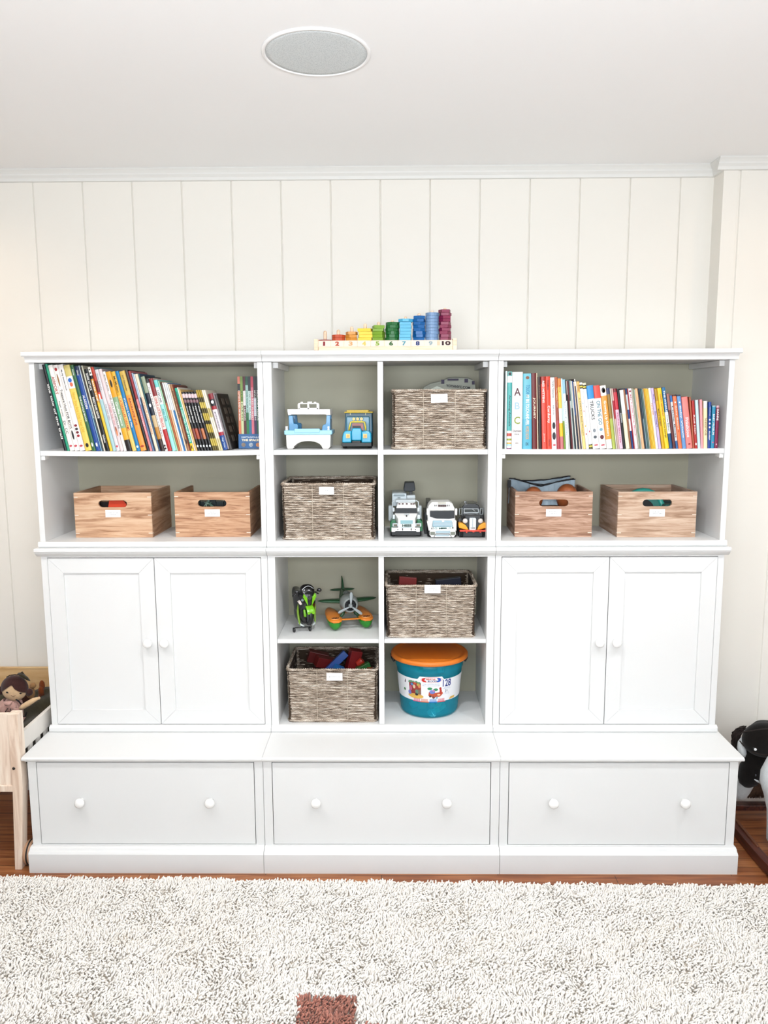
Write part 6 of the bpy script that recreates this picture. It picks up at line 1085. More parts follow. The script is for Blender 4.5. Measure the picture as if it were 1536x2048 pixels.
RG_ = 'books on the upper right shelf'
TR = [(1010, 0.3), (1044, 0.6), (1065, 2.0), (1105, 3.0), (1128, 4.4), (1166, 7.6), (1200, 8.2), (1236, 8.2), (1331, 10.2), (1374, 8.6), (1395, 6.2), (1408, 3.0), (1422, 0.8), (1440, 0.0)]
right = [
 (1009.5, 1013.3, 742, [(1, '#dbe6e4')], [], 'pale grey thin book at left end of the right shelf', .24, 0, ()),
 (1013.5, 1022.8, 743, [(.06, '#7fb8b4'), (.14, '#f2f2ee'), (.76, '#57aeac'), (.79, '#f0ece6'), (.83, '#c05a50'), (.86, '#f2f0ea'), (.885, '#9aa032'), (.91, '#f2f0ea'), (.93, '#d8a83c'), (.955, '#a9d2d8'), (.98, '#f2f0ea'), (1, '#8a5a7c')], [(.30, .70, 'Amazing Animals', '#1c4650', .5)], 'teal book with coloured stripes at its foot', .23, 1, ((.01, .05, .2, .8, '#2a2f34'),)),
 (1023, 1044.2, 744, [(1, '#eae6e4')], [(.205, .305, 'A', '#5a2030', .62, 'h'), (.39, .48, 'B', '#a9c4d2', .48, 'h'), (.575, .67, 'C', '#8f9c2c', .56, 'h'), (.745, .772, 'Damien', '#6a5a54', .78, 'h'), (.790, .812, 'Hirst', '#6a5a54', .45, 'h'), (.90, .93, 'abc', '#9a8a84', .3, 'h')], 'thick white book with large letters A B C', .24, 1, ()),
 (1044.4, 1064.2, 747, [(.6, '#74bccb'), (1, '#5fb0c6')], [(.15, .27, 'TOUCH!', '#1f7cae', .36), (.28, .68, 'MY BIG TOUCH-AND-FEEL', 'w', .34), (.69, .87, 'WORD BOOK', '#d8b07c', .34), (.91, .95, 'DK', '#1c3a4c', .3, 'h')], 'thick light blue touch-and-feel board book', .23, 1, ((.035, .075, .28, .65, '#8c5a3c'),)),
 (1064.4, 1074.6, 746, [(1, '#6e1d1c')], [(.32, .60, 'JOURNEY', '#f0ddc4', .5)], 'dark red hardback with JOURNEY on the spine', .23, 1, ()),
 (1074.8, 1077.2, 746, [(1, '#e6d6bc')], [], 'thin cream board right of the dark red hardback', .22, 0, ()),
 (1077.4, 1084, 754, [(.5, '#3a1c18'), (1, '#241412')], [(.1, .3, 'Jane', '#8a5a44', .4)], 'blackish brown book before the red ones', .22, 1, ()),
 (1084.2, 1093.8, 753, [(.1, '#a8382c'), (1, '#dc5a4c')], [(.06, .36, 'RED MITTENS', 'w', .42), (.78, .9, 'Jones', '#f2c8bc', .35)], 'red book with white title near the top', .22, 1, ()),
 (1094, 1103.8, 753, [(1, '#dd4a2e')], [(.05, .18, 'FREEMAN', '#7a1c14', .35), (.40, .64, 'Corduroy', 'w', .62), (.86, .96, 'VIKING', '#7a1c14', .3)], 'scarlet book with large white script title', .22, 1, ()),
 (1104, 1114, 755, [(1, '#f4f1ee')], [(.04, .28, 'Tickly Textures', 'k', .42), (.38, .52, 'Roger Priddy', 'k', .26)], 'white board book with black animal picture', .22, 1, (CIRC(), (.62, .72, .2, .8, '#1d1d22'), (.76, .87, .15, .85, '#2a2a30'))),
 (1114.2, 1120.6, 754, [(.35, '#b4643c'), (.6, '#9c4a38'), (1, '#b04a52')], [(.15, .42, 'The Night Train', '#e8c8a8', .4)], 'copper brown spine left of the yellow one', .21, 0, ()),
 (1120.8, 1127.8, 757, [(.12, '#e08a3c'), (.42, '#eec95c'), (.63, '#ece8dc'), (.82, '#eec234'), (1, '#c87a7c')], [(.1, .2, 'Lucy', '#8a3c1c', .4)], 'yellow spine with white middle and pink foot', .21, 0, ()),
 (1128, 1132, 757, [(.6, '#c8e2ee'), (1, '#7f9a3c')], [], 'thin icy blue spine with green foot', .21, 0, ()),
 (1132.2, 1138, 759, [(.2, '#9cc6d8'), (1, '#eef2f2')], [(.3, .8, 'Snow Friends', '#7a9cac', .4)], 'white-blue spine next to thin magazines', .21, 0, ()),
 (1138.2, 1140.6, 760, [(.3, '#1c2024'), (1, '#d8dcd8')], [], 'thin magazine, black above and grey below', .2, 0, ()),
 (1140.8, 1143.4, 762, [(.2, '#b0a49c'), (1, '#2c1a1c')], [], 'thin near-black magazine spine', .2, 0, ()),
 (1143.6, 1146.6, 762, [(1, '#6e2c34')], [], 'thin burgundy magazine spine', .2, 0, ()),
 (1146.8, 1149.6, 760, [(.3, '#4a5c60'), (1, '#c4ccc8')], [], 'thin grey magazine spine with slate top', .2, 0, ()),
 (1149.8, 1152.8, 761, [(.4, '#a9b8b4'), (1, '#31464c')], [], 'thin dark teal magazine spine', .2, 0, ()),
 (1153, 1155.6, 762, [(1, '#e4dcd0')], [], 'thin off-white magazine spine', .2, 0, ()),
 (1155.8, 1158.8, 762, [(.5, '#3c5c8c'), (1, '#1e2b44')], [], 'thin denim blue magazine spine', .2, 0, ()),
 (1159, 1161.4, 764, [(1, '#d9c4b0')], [], 'thin sand-coloured magazine spine', .2, 0, ()),
 (1161.6, 1164, 758, [(.1, '#e8e4dc'), (1, '#5a4c4c')], [], 'thin taupe magazine, slightly taller than its neighbours', .2, 0, ()),
 (1164.2, 1166.2, 763, [(1, '#ece8e2')], [], 'thin white leaflet left of the prayer book', .2, 0, ()),
 (1166.4, 1172.4, 763, [(.16, '#e8b86c'), (1, '#eed28a')], [(.05, .14, 'Brandon', '#7a4a1c', .4), (.24, .80, "A Child's First Book of Prayers", 'k', .5)], "straw yellow book of prayers with black title", .21, 1, ()),
 (1172.6, 1178.6, 765, [(.03, '#f2f0ec'), (.05, '#3c3a20'), (.07, '#e8d45c'), (.09, '#3c3a20'), (1, '#f2f0ee')], [], 'white book with coloured dots, left of its twin', .2, 1, ((.3, .32, .3, .6, '#7fb0c8'), (.42, .44, .4, .7, '#b83040'), (.64, .67, .3, .7, '#d8b84c'), (.76, .79, .3, .7, '#b8303c'))),
 (1178.8, 1186, 766, [(.03, '#f0e8c8'), (.05, '#3c3a20'), (.07, '#e8d45c'), (.09, '#3c3a20'), (.93, '#f3f1f0'), (.95, '#55521f'), (.97, '#e8d45c'), (1, '#55521f')], [], 'white book with yellow and black bands at top and foot', .2, 1, ((.35, .37, .4, .6, '#404040'), (.72, .75, .4, .7, '#b8303c'))),
 (1186.2, 1199.8, 771, [(.21, '#3f97cf'), (1, '#f2f0ee')], [(.24, .54, 'TRUCKS', 'k', .5)], 'white board book with blue top and TRUCKS title', .2, 1, (CIRC(), (.68, .74, .25, .7, '#8c9298'), (.79, .84, .25, .75, '#5c6268'))),
 (1200, 1213.2, 771, [(.20, '#e2574c'), (1, '#f2efee')], [(.24, .62, 'ON THE GO', '#157a8c', .56)], 'white board book with red top and ON THE GO title', .2, 1, (CIRC(), (.67, .72, .25, .75, '#7fa8bc'), (.78, .85, .2, .8, '#6c2430'))),
 (1213.4, 1225.4, 771, [(.16, '#f0eeea'), (.85, '#eda248'), (1, '#e6e2de')], [(.24, .80, 'Growing Up Outdoors', 'w', .5)], 'orange book with white top and foot', .2, 1, ((.03, .12, .2, .8, '#2c2420'), (.055, .11, .4, .85, '#d88a3c'))),
 (1225.6, 1232, 776, [(.1, '#44486a'), (.5, '#9a7a3c'), (1, '#b0bc5c')], [], 'olive and ochre spine right of the orange book', .2, 1, ()),
 (1232.2, 1235.2, 777, [(1, '#cfc8bc')], [], 'thin stone grey spine between ochre and crimson ones', .19, 0, ()),
 (1235.4, 1239, 777, [(.2, '#d8b8b0'), (.5, '#b03040'), (1, '#c8b0a4')], [], 'thin spine with crimson upper half', .19, 0, ()),
 (1239.2, 1246.6, 777, [(.06, '#7c1f28'), (.35, '#c83848'), (1, '#e4c0d0')], [(.4, .9, 'Pinkie Stories', '#b04a78', .4)], 'pink and white striped spine left of a black one', .2, 0, ()),
 (1246.8, 1252, 778, [(1, '#15161a')], [(.4, .56, 'SHADOWS', '#d8dce0', .5)], 'black spine with short white word', .2, 0, ()),
 (1252.2, 1260, 780, [(.4, '#f2f2ec'), (1, '#eee6c8')], [], 'wide white spine fading to cream', .2, 0, ()),
 (1260.2, 1263.8, 779, [(1, '#a06c4c')], [], 'thin chestnut spine left of the royal blue', .19, 0, ()),
 (1264, 1268, 777, [(.1, '#1c4674'), (.35, '#c8d4d8'), (.5, '#1d4e8c'), (.7, '#e8e8ea'), (1, '#1f4a86')], [], 'royal blue spine with two pale bands', .19, 0, ()),
 (1268.2, 1270, 778, [(1, '#b4303c')], [], 'hair-thin red spine after royal blue', .19, 0, ()),
 (1270.2, 1276.8, 777, [(1, '#f0e2e4')], [(.1, .8, 'My Little Pink Book', '#c8506c', .4)], 'pale blush spine with pink lettering', .19, 0, ((.03, .06, .2, .8, '#8c2430'),)),
 (1277, 1279.8, 777, [(1, '#b8b4a4')], [], 'thin putty grey pamphlet', .18, 0, ()),
 (1280, 1282.6, 778, [(1, '#8fa08c')], [], 'thin sage green pamphlet', .18, 0, ()),
 (1282.8, 1284.4, 779, [(1, '#e4e0d8')], [], 'thin off-white pamphlet left of the peach spine', .18, 0, ()),
 (1284.6, 1289.8, 777, [(1, '#e6b68c')], [], 'peach-coloured spine among thin pamphlets', .18, 0, ()),
 (1290, 1292.6, 777, [(1, '#2f3a44')], [], 'thin charcoal spine right of the peach one', .18, 0, ()),
 (1292.8, 1296, 777, [(.5, '#4a5a64'), (1, '#7f949c')], [], 'thin blue-grey spine between charcoal and teal-grey', .18, 0, ()),
 (1296.2, 1299, 777, [(1, '#5c7a78')], [], 'thin teal-grey spine left of the khaki one', .18, 0, ()),
 (1299.2, 1301.8, 778, [(1, '#b4b09c')], [], 'thin khaki spine left of the yellow set', .18, 0, ()),
 (1302, 1304.4, 777, [(1, '#e0aa2c')], [], 'thin deep yellow booklet, first of four yellow ones', .18, 0, ()),
 (1304.6, 1307, 777, [(1, '#ecc44a')], [], 'thin warm yellow booklet, second of four yellow ones', .18, 0, ()),
 (1307.2, 1309.6, 777, [(1, '#f0d060')], [], 'thin light yellow booklet, third of four yellow ones', .18, 0, ()),
 (1309.8, 1312.2, 778, [(1, '#e8c65c')], [], 'thin yellow booklet, last of the four, beside white', .18, 0, ()),
 (1312.4, 1317.2, 776, [(1, '#f3eeec')], [(.25, .45, 'FINDER', '#d86a3c', .5)], 'white spine with small orange word', .19, 1, ()),
 (1317.4, 1323.4, 776, [(1, '#c9b8dc')], [(.1, .25, 'Margaret', '#7a5aa0', .4), (.38, .64, 'Somewhere', '#4a3470', .5)], 'lilac book with purple title', .19, 1, ()),
 (1324.4, 1330.2, 778, [(.2, '#b8902c'), (1, '#d8ae1c')], [(.33, .62, 'MUD IS THE BEST', '#5a3c14', .5)], 'mustard book, darker of the two yellow hardbacks', .19, 1, ()),
 (1330.4, 1339, 776, [(1, '#f2cd2e')], [(.1, .48, 'HAPPY BIRTHDAY,', '#b8402c', .42), (.5, .82, 'Curious George', '#3a2a1c', .5)], 'bright yellow book reading HAPPY BIRTHDAY', .19, 1, ()),
 (1339.2, 1346, 775, [(.4, '#2f78a8'), (.75, '#eef2f2'), (1, '#245c88')], [(.05, .4, 'THE WHALE', 'w', .5), (.45, .72, 'Cute Babies', '#2c4c3c', .4)], 'blue book with white lower band', .19, 1, ()),
 (1346.2, 1352, 787, [(.3, '#a8746a'), (1, '#6b3434')], [], 'brownish maroon small book', .17, 0, ()),
 (1352.2, 1357, 791, [(.12, '#3f78b8'), (.85, '#d8dce0'), (1, '#3a70a8')], [(.2, .8, 'Little Boat', '#3c3c44', .5)], 'small grey book with blue ends', .16, 1, ()),
 (1357.2, 1365, 790, [(.02, '#2c2c34'), (1, '#ec7f52')], [(.2, .64, 'Baby Bears', '#f8dccc', .45)], 'small coral-orange board book', .16, 1, ((.12, .15, .3, .7, '#f6e6da'), (.66, .69, .3, .7, '#c85a34'))),
 (1365.2, 1373, 790, [(.02, '#2c2c34'), (1, '#6f9ccc')], [(.2, .8, 'Baby Whale', 'w', .45)], 'small periwinkle blue board book', .16, 1, ((.12, .15, .3, .7, '#e6eef6'),)),
 (1373.2, 1385.8, 794, [(1, '#f08c86')], [(.4, .78, 'Pinkalicious', '#f8e8ea', .5)], 'thick salmon pink board book', .16, 1, ((.9, .93, .3, .7, '#8c2a2c'),)),
 (1386, 1389.6, 794, [(1, '#b4684c')], [], 'thin terracotta board book', .16, 1, ()),
 (1389.8, 1395.4, 801, [(1, '#b82f2c')], [(.3, .7, 'Red Hen', 'w', .45)], 'small red board book', .15, 1, ((.88, .93, .2, .8, '#f0dcdc'),)),
 (1395.6, 1401.8, 800, [(1, '#c6dfe4')], [], 'small pale aqua board book', .15, 1, ()),
 (1402, 1407.2, 799, [(1, '#efa6ac')], [], 'small baby pink board book', .15, 1, ()),
 (1407.4, 1415.2, 802, [(.15, '#dfe0dc'), (1, '#f0e2b8')], [(.35, .72, 'THE BIGGEST HOUSE', '#7a5c2c', .5)], 'small cream board book with brown capitals', .15, 1, ()),
 (1415.4, 1421.2, 804, [(1, '#2a4f9c')], [(.1, .3, 'Gallop', '#c8d4ea', .4), (.62, .82, 'SLEEP', 'w', .45)], 'small cobalt board book with white flowers', .15, 1, ((.36, .40, .2, .8, '#f0f0f4'), (.44, .48, .2, .8, '#f0f0f4'), (.52, .56, .2, .8, '#f0f0f4'))),
 (1421.4, 1428.8, 811, [(.03, '#9cb8b8'), (1, '#2f93b4')], [(.2, .68, 'BABY MUSEUM', '#eaf4f6', .5)], 'small turquoise board book, last but one', .14, 1, ((.84, .87, .3, .7, '#d86a8c'),)),
 (1429, 1435.4, 811, [(.05, '#c8a8b0'), (1, '#86204c')], [(.08, .34, 'DANNI', 'w', .62)], 'small magenta board book, last on the right', .14, 1, ((.88, .92, .3, .7, '#e0b8c4'),)),
]
for e in right:
    bl, br, yt, bands, texts, desc, dep, hard, shp = e
    book('book', 'book', bl, br, yt, ang_at(TR, bl), bands, texts, desc, RG_, dep, -0.384+0.0015*math.sin(bl*2), ZSH-0.0014, bool(hard), shapes=shp, base=899)

# ================================================================== CRIB, DOLL AND SOFT TOYS (left)
xr_, yfr, yrr = -1.392, -0.655, -0.030
t = thing('toy_crib', 'pale pine doll crib standing at the left end of the drawer bench', 'doll crib', (-1.60, -0.34, 0))
def leg_(xa, xb, ya, yb_, zt, xa0, xb0):
    mb = MB(); mb.loft([[(xa0, ya, 0), (xb0, ya, 0), (xb0, yb_, 0), (xa0, yb_, 0)], [(xa, ya, 0.34), (xb, ya, 0.34), (xb, yb_, 0.34), (xa, yb_, 0.34)], [(xa, ya, zt), (xb, ya, zt), (xb, yb_, zt), (xa, yb_, zt)]], 0, False); return mb.build('leg', CRIBW, t, 0.002)
leg_(-1.428, -1.388, yfr, yfr+0.045, 0.640, -1.442, -1.414); leg_(-1.428, -1.392, yrr-0.03, yrr, 0.600, -1.44, -1.412); leg_(-1.86, -1.82, yfr, yfr+0.045, 0.640, -1.85, -1.82); leg_(-1.86, -1.82, yrr-0.03, yrr, 0.60, -1.85, -1.82)
mb = MB(); mb.box(-1.86, -1.422, yfr+0.004, yfr+0.020, 0.345, 0.642); mb.build('front_panel', CRIBW, t, 0.002)
mb = MB(); mb.box(-1.86, -1.424, yfr-0.001, yfr+0.022, 0.325, 0.352); mb.build('lower_rail', CRIBW, t, 0.003)
mb = MB(); mb.box(-1.86, -1.392, yrr-0.012, yrr, 0.33, 0.607); mb.box(-1.86, -1.392, yrr-0.015, yrr+0.001, 0.607, 0.613); mb.build('back_panel', CRIBP, t, 0.001)
for xa in (xr_-0.018, -1.86):
    mb = MB(); mb.box(xa, xa+0.015, yfr+0.045, yrr-0.03, 0.475, 0.548); mb.box(xa, xa+0.015, yfr+0.045, yrr-0.03, 0.335, 0.40)
    ys = [yfr+0.045+(yrr-0.075-yfr)*i/8 for i in range(9)]
    for y in ys: mb.box(xa+0.002, xa+0.013, y-0.012, y+0.012, 0.40, 0.475)
    mb.build('side_rail', M('#ece7e0', 0.5, var=0.03, vscale=12), t, 0.001)
mb = MB(); mb.box(-1.84, -1.41, yfr+0.02, yrr-0.015, 0.345, 0.357); mb.build('base_board', CRIBP, t)
mb = MB(); mb.lathe([(0.001, 0), (0.005, 0.0005), (0.006, 0.003)], 14, 0, Matrix.Translation((at(27.5, 1537, yfr).x, yfr-0.003, at(27.5, 1537, yfr).z)) @ Matrix.Rotation(-math.pi/2, 4, 'X')); mb.build('bolt', M('#4c4a46', 0.35, 0.7), t)
# olive blanket
rnd = random.Random(2); N = 26; mb = MB(); vs = []
for j in range(N+1):
    for i in range(N+1):
        u, v = i/N, j/N; x = -1.83+(0.405)*u; y = yfr+0.035+(yrr-yfr-0.065)*v
        z = 0.44+0.055*v+0.05*max(0, u-0.45)*v*1.6+0.010*math.sin(u*13+v*5)+0.008*math.sin(v*17-u*6); vs.append((x, y, z))
fs = [(j*(N+1)+i, j*(N+1)+i+1, (j+1)*(N+1)+i+1, (j+1)*(N+1)+i) for j in range(N) for i in range(N)]
mb.add(vs, fs, 0, True); k0 = (N+1)*(N+1); mb.add([(a, b, 0.36) for a, b, c in vs], [f[::-1] for f in fs], 0, True)
edge = [i for i in range(N+1)]+[(i)*(N+1)+N for i in range(1, N+1)]+[N*(N+1)+i for i in range(N-1, -1, -1)]+[i*(N+1) for i in range(N-1, 0, -1)]
for a, b in zip(edge, edge[1:]+edge[:1]): mb.f.append([a, a+k0, b+k0, b]); mb.m.append(0); mb.sm.append(False)
tag(mb.build('doll_blanket', FELT('#40391f', 0.2), None, 0, (-1.6, -0.3, 0.36)), 'dark olive blanket filling the pale doll crib', 'blanket')
# doll
S = 13.65; YD = -0.36
def D(cx, cy, d=0.0): return at(cx/S, 1330+cy/S, YD+d)
SK = FELT('#e6c6a0', 0.05); HA = FELT('#4b2f2c', 0.12); PK = FELT('#d2aaa0', 0.06); BKC = M('#17131a', 0.7, key='black_thread')
doll = thing('rag_doll', 'cloth doll with brown hair and dusty pink dress lying in the crib', 'doll', D(380, 900, 0.02))
c = D(400, 640, 0.02); R_ = 370/S/1560*3.17
mb = MB(); mb.ell((c.x-0.001, c.y, c.z-0.002), (R_*0.97, R_*0.55, R_*0.93), 32, 22); mb.build('head', SK, doll)
# hair cap: shell over the head, open over the face (triangle parting)
mb = MB(); vs = []; fs = []; cl = []; NU, NV = 64, 44
def hairline(x):    # lower edge of the hair on the front, in head units
    pts = [(-0.98, -0.30), (-0.86, -0.19), (0.02, 0.42), (0.10, 0.40), (0.28, 0.12), (0.55, -0.10), (0.80, -0.24), (0.98, -0.36)]
    for (a, b), (a2, b2) in zip(pts, pts[1:]):
        if x <= a2: return b+(b2-b)*max(0, (x-a))/(a2-a)
    return pts[-1][1]
for j in range(NV+1):
    for i in range(NU):
        ph = 2*math.pi*i/NU; fx = math.cos(ph)
        v = j/NV; el = math.pi/2-v*math.pi*0.98; x = math.cos(el)*math.cos(ph); yy = math.cos(el)*math.sin(ph); z = math.sin(el)
        k_cl = False
        if yy < 1e-6:      # front: clamp to hairline
            zl = hairline(x); 
            if z < zl: 
                z2 = zl; x2 = x; r2 = math.sqrt(max(0.0, 1-z2*z2-x2*x2)); yy = -r2; z = z2; k_cl = True
        cl.append((k_cl, z))
        vs.append((c.x+x*R_*1.035, c.y+yy*R_*0.62, c.z+0.002+z*R_*0.985))
for j in range(NV):
    for i in range(NU):
        f = (j*NU+i, j*NU+(i+1) % NU, (j+1)*NU+(i+1) % NU, (j+1)*NU+i); n_ = sum(cl[q][0] for q in f)
        if n_ == 4 or (n_ and min(cl[q][1] for q in f) < -0.48): continue
        fs.append(f)
mb.add(vs, [f[::-1] for f in fs], 0, True); mb.build('hair', HA, doll)
for (cx, cy, rx, rz_) in ((20, 700, 80, 125), (800, 740, 100, 105)):
    p = D(cx, cy, 0.02); k_ = 1/S/1560*3.17; mb = MB(); mb.ell((p.x, p.y, p.z), (rx*k_, rx*k_*0.8, rz_*k_), 18, 12); mb.build('hair_bun', HA, doll)
mb = MB(); pts = [D(500, 235, 0.0), D(620, 290, -0.002), D(740, 370, 0.0), D(820, 430, 0.01)]; mb.tube([Vector(p) for p in pts], [0.009, 0.012, 0.010, 0.003], 8, sq=0.5); mb.tube([Vector(D(540, 230, 0)), Vector(D(600, 200, 0.008)), Vector(D(680, 300, 0.01))], [0.003, 0.008, 0.007], 8, sq=0.5); mb.build('hair_bow', FELT('#3d3524', 0.15), doll)
mb = MB(); mb.tube([Vector(D(180, 330, -0.012)), Vector(D(260, 285, -0.016)), Vector(D(400, 262, -0.014)), Vector(D(540, 280, -0.012))], 0.0022, 6); mb.build('hair_seam', M('#3a2422', 0.9), doll)
def onface(cx, cy):
    p = D(cx, cy, -0.02); x = (p.x-c.x+0.001)/(R_*0.97); z = (p.z-c.z+0.002)/(R_*0.93); y = math.sqrt(max(0.02, 1-x*x-z*z)); return Vector((p.x, c.y-y*R_*0.55-0.0012, p.z))
for (cx, cy) in ((160, 775), (510, 820)):
    p = onface(cx, cy); mb = MB(); mb.ell(p, (0.0042, 0.0014, 0.0036), 12, 8); e_ = mb.build('eye', BKC, doll)
    s = -1 if cx < 300 else 1; mb = MB(); mb.tube([onface(cx-35, cy-8), onface(cx, cy-24), onface(cx+45, cy+(0 if s > 0 else 18))], 0.0008, 5); mb.build('eyelash', BKC, e_)
mb = MB(); mb.tube([onface(a, b) for a, b in ((265, 850), (290, 872), (325, 882), (360, 875), (382, 858))], 0.0008, 5); mb.build('mouth', M('#7a4638', 0.8), doll)
mb = MB(); b0 = D(330, 1300, 0.02); rg = []
for (cx, cy, w_, dd) in ((330, 930, 170, .022), (330, 1050, 260, .034), (320, 1180, 300, .036), (310, 1320, 330, .038), (300, 1480, 360, .038)):
    p = D(cx, cy, 0.03); k_ = 1/S/1560*3.17; rg.append([(p.x+w_*k_*math.cos(a)*(1+0.05*math.sin(5*a)), p.y+dd*math.sin(a), p.z) for a in [2*math.pi*i/28 for i in range(28)]])
mb.loft(rg[::-1]); dr = mb.build('dress', PK, doll)
mb = MB(); rg = []
for (cx, cy, w_, dd, am) in ((300, 930, 200, .030, .05), (300, 1010, 275, .044, .10), (290, 1110, 300, .050, .12), (280, 1165, 290, .050, .16)):
    p = D(cx, cy, 0.028); k_ = 1/S/1560*3.17; rg.append([(p.x+w_*k_*math.cos(a)*(1+am*math.sin(6*a+0.7)), p.y+dd*math.sin(a)*(1+am*math.sin(7*a)), p.z+0.004*math.sin(4*a+1)) for a in [2*math.pi*i/36 for i in range(36)]])
mb.loft(rg[::-1], 0, True, False); mb.build('collar_ruffle', PK, dr)
mb = MB(); mb.tube([Vector(D(100, 1010, -0.028)), Vector(D(170, 1062, -0.034)), Vector(D(260, 1050, -0.036)), Vector(D(330, 985, -0.030))], [0.003, 0.009, 0.010, 0.003], 8); mb.build('collar_fold', PK, dr)
for pts in (((215, 1180), (85, 1365)), ((285, 1190), (308, 1340))):
    mb = MB(); mb.tube([Vector(D(*pts[0], -0.030)), Vector(D(*pts[1], -0.022))], 0.0016, 6); mb.build('ribbon', BKC, dr)
mb = MB(); mb.tube([Vector(D(430, 935, 0.0)), Vector(D(520, 1000, 0.004)), Vector(D(575, 1070, 0.01))], 0.0030, 7); mb.build('ribbon', BKC, dr)
mb = MB(); rg_ = [(540, 1190, 45), (640, 1130, 75), (780, 1045, 80), (920, 960, 68), (1020, 915, 45), (1075, 900, 28)]; k_ = 1/S/1560*3.15
mb.tube([Vector(D(a, b, -0.028+0.012*i/5)) for i, (a, b, r) in enumerate(rg_)], [r*k_ for a, b, r in rg_], 16); mb.ell(D(1065, 905, -0.016), (0.0055, 0.006, 0.0065), 12, 8); mb.build('arm', SK, doll)
mb = MB(); rg_ = [(370, 1200, 40), (460, 1215, 42), (560, 1235, 40)]; mb.tube([Vector(D(a, b, -0.02)) for a, b, r in rg_], [r*k_ for a, b, r in rg_], 10); mb.build('sleeve', PK, dr)
mb = MB(); P3 = [D(590, 1440, 0.0), D(700, 1420, 0.01), D(620, 1560, 0.0)]; mb.loft([[tuple(p) for p in P3], [tuple(Vector(p)+Vector((0, 0.004, 0))) for p in P3]], 0, False); mb.build('dress_hem', PK, dr)
mb = MB(); mb.tube([Vector(D(600, 1270, 0.0)), Vector(D(605, 1400, 0.004)), Vector(D(690, 1400, 0.008)), Vector(D(730, 1280, 0.010))], 0.0035, 7); mb.build('sash', BKC, dr)
# beige bear behind the doll, rust paw at right
bear = thing('plush_bear', 'small tan plush bear peeking out behind the doll', 'soft toy', D(850, 640, 0.20))
TN = FELT('#b98f64', 0.1)
for nm, (cx, cy, rx, rz_, d) in (('head', (830, 760, 130, 190, 0.16)), ('ear', (900, 560, 90, 85, 0.155)), ('muzzle', (780, 800, 60, 60, 0.13))):
    p = D(cx, cy, d); k2 = 1/S/1560*3.35; mb = MB(); mb.ell(p, (rx*k2, rx*k2*0.7, rz_*k2), 18, 12); mb.build(nm, TN if nm != 'muzzle' else FELT('#6b4030', 0.15), bear)
mb = MB(); p = D(640, 950, 0.15); mb.ell((p.x, p.y+0.02, p.z-0.02), (0.045, 0.03, 0.05), 18, 12); mb.build('body', FELT('#4c2c20', 0.15), bear)
fox = thing('plush_fox', 'rust-red plush toy tucked in the rear right corner of the crib', 'soft toy', D(1180, 700, 0.22))
RU = FELT('#8a4a22', 0.15)
for nm, (cx, cy, rx, rz_, d) in (('head', (1220, 560, 80, 150, 0.22)), ('paw', (1120, 720, 85, 140, 0.20)), ('body', (1210, 900, 110, 160, 0.24))):
    p = D(cx, cy, d); k2 = 1/S/1560*3.4; mb = MB(); mb.ell((p.x-(0.012 if nm != 'paw' else 0.0), p.y, p.z), (rx*k2, rx*k2*0.7, rz_*k2), 18, 12); mb.build(nm, RU, fox)
# wooden wheel with black bands between crib leg and plinth
t = thing('toy_drum', 'small pale wooden drum with black bands beside the crib leg', 'toy', (-1.395, -0.600, 0.0))
mb = MB(); Xw = Matrix.Translation((-1.396, -0.610, 0.050)) @ Matrix.Rotation(math.pi/2, 4, 'Y')
mb.lathe([(0.001, -0.022), (0.036, -0.022), (0.044, -0.014), (0.049, 0.0), (0.046, 0.012), (0.040, 0.0195), (0.001, 0.0195)], 40, 0, Xw); mb.build('body', M('#c9a284', 0.5, var=0.06, vscale=20), t)
for zz, r in ((0.003, 0.0496), (0.016, 0.0436)):
    mb = MB(); mb.lathe([(r-0.003, zz-0.003), (r+0.0006, zz-0.0025), (r+0.0004, zz+0.002), (r-0.004, zz+0.003)], 40, 0, Xw, True, False); mb.build('black_band', M('#0d0c12', 0.6), t)

# ================================================================== ROCKING HORSE (right)
DK = M('#17120f', 0.95, spec=0.15, bump=0.7, bscale=500, var=0.25, vscale=60, sheen=0.15, key='black_plush'); WPL = M('#dfe3e4', 0.95, bump=0.8, bscale=350, var=0.05, vscale=50, sheen=0.3, key='white_plush')
hs = thing('rocking_horse', 'black and white plush rocking horse on dark wooden rockers beside the cabinet', 'rocking horse', (1.70, -0.45, 0))
def H(px, py, d): return Vector(at(px, py, d))
mb = MB(); mb.ell((1.83, -0.42, 0.33), (0.12, 0.28, 0.12), 28, 18); mb.build('body', WPL, hs)
yh = -0.36
# head: from poll (top) down to the muzzle
sec = [(1536, 1448, 26), (1532, 1463, 40), (1530, 1480, 42), (1522, 1500, 35), (1513, 1518, 28), (1505, 1536, 27), (1500, 1554, 25), (1497, 1566, 19), (1495, 1573, 8)]
rg = []; k2 = (3.48-0.36)/1560
for i, (px, py, r) in enumerate(sec):
    c = H(px, py, yh); rr2 = r*k2; rg.append([(c.x+rr2*math.cos(a), c.y+rr2*0.8*math.sin(a), c.z) for a in [2*math.pi*j/24 for j in range(24)]])
mb = MB(); mb.loft(rg); hd = mb.build('head', DK, hs)
c = H(1530, 1479, yh-0.035); CP = (0.093, 0.058, 0.074); mb = MB(); mb.ell(c, CP, 36, 24); mb.build('forelock_cap', DK, hd)
def oncap(px, py, o=0.0):
    q = H(px, py, yh-0.085); x, z = (q.x-c.x)/CP[0], (q.z-c.z)/CP[2]; return Vector((q.x, c.y-CP[1]*math.sqrt(max(0.0, 1-x*x-z*z))-o, q.z))
mb = MB(); mb.tube([oncap(px, py, 0.001) for px, py in ((1488, 1480), (1497, 1474), (1510, 1468), (1524, 1463), (1540, 1461), (1556, 1464))], 0.0028, 7); mb.build('cap_seam', M('#2c211d', 0.9), hd)
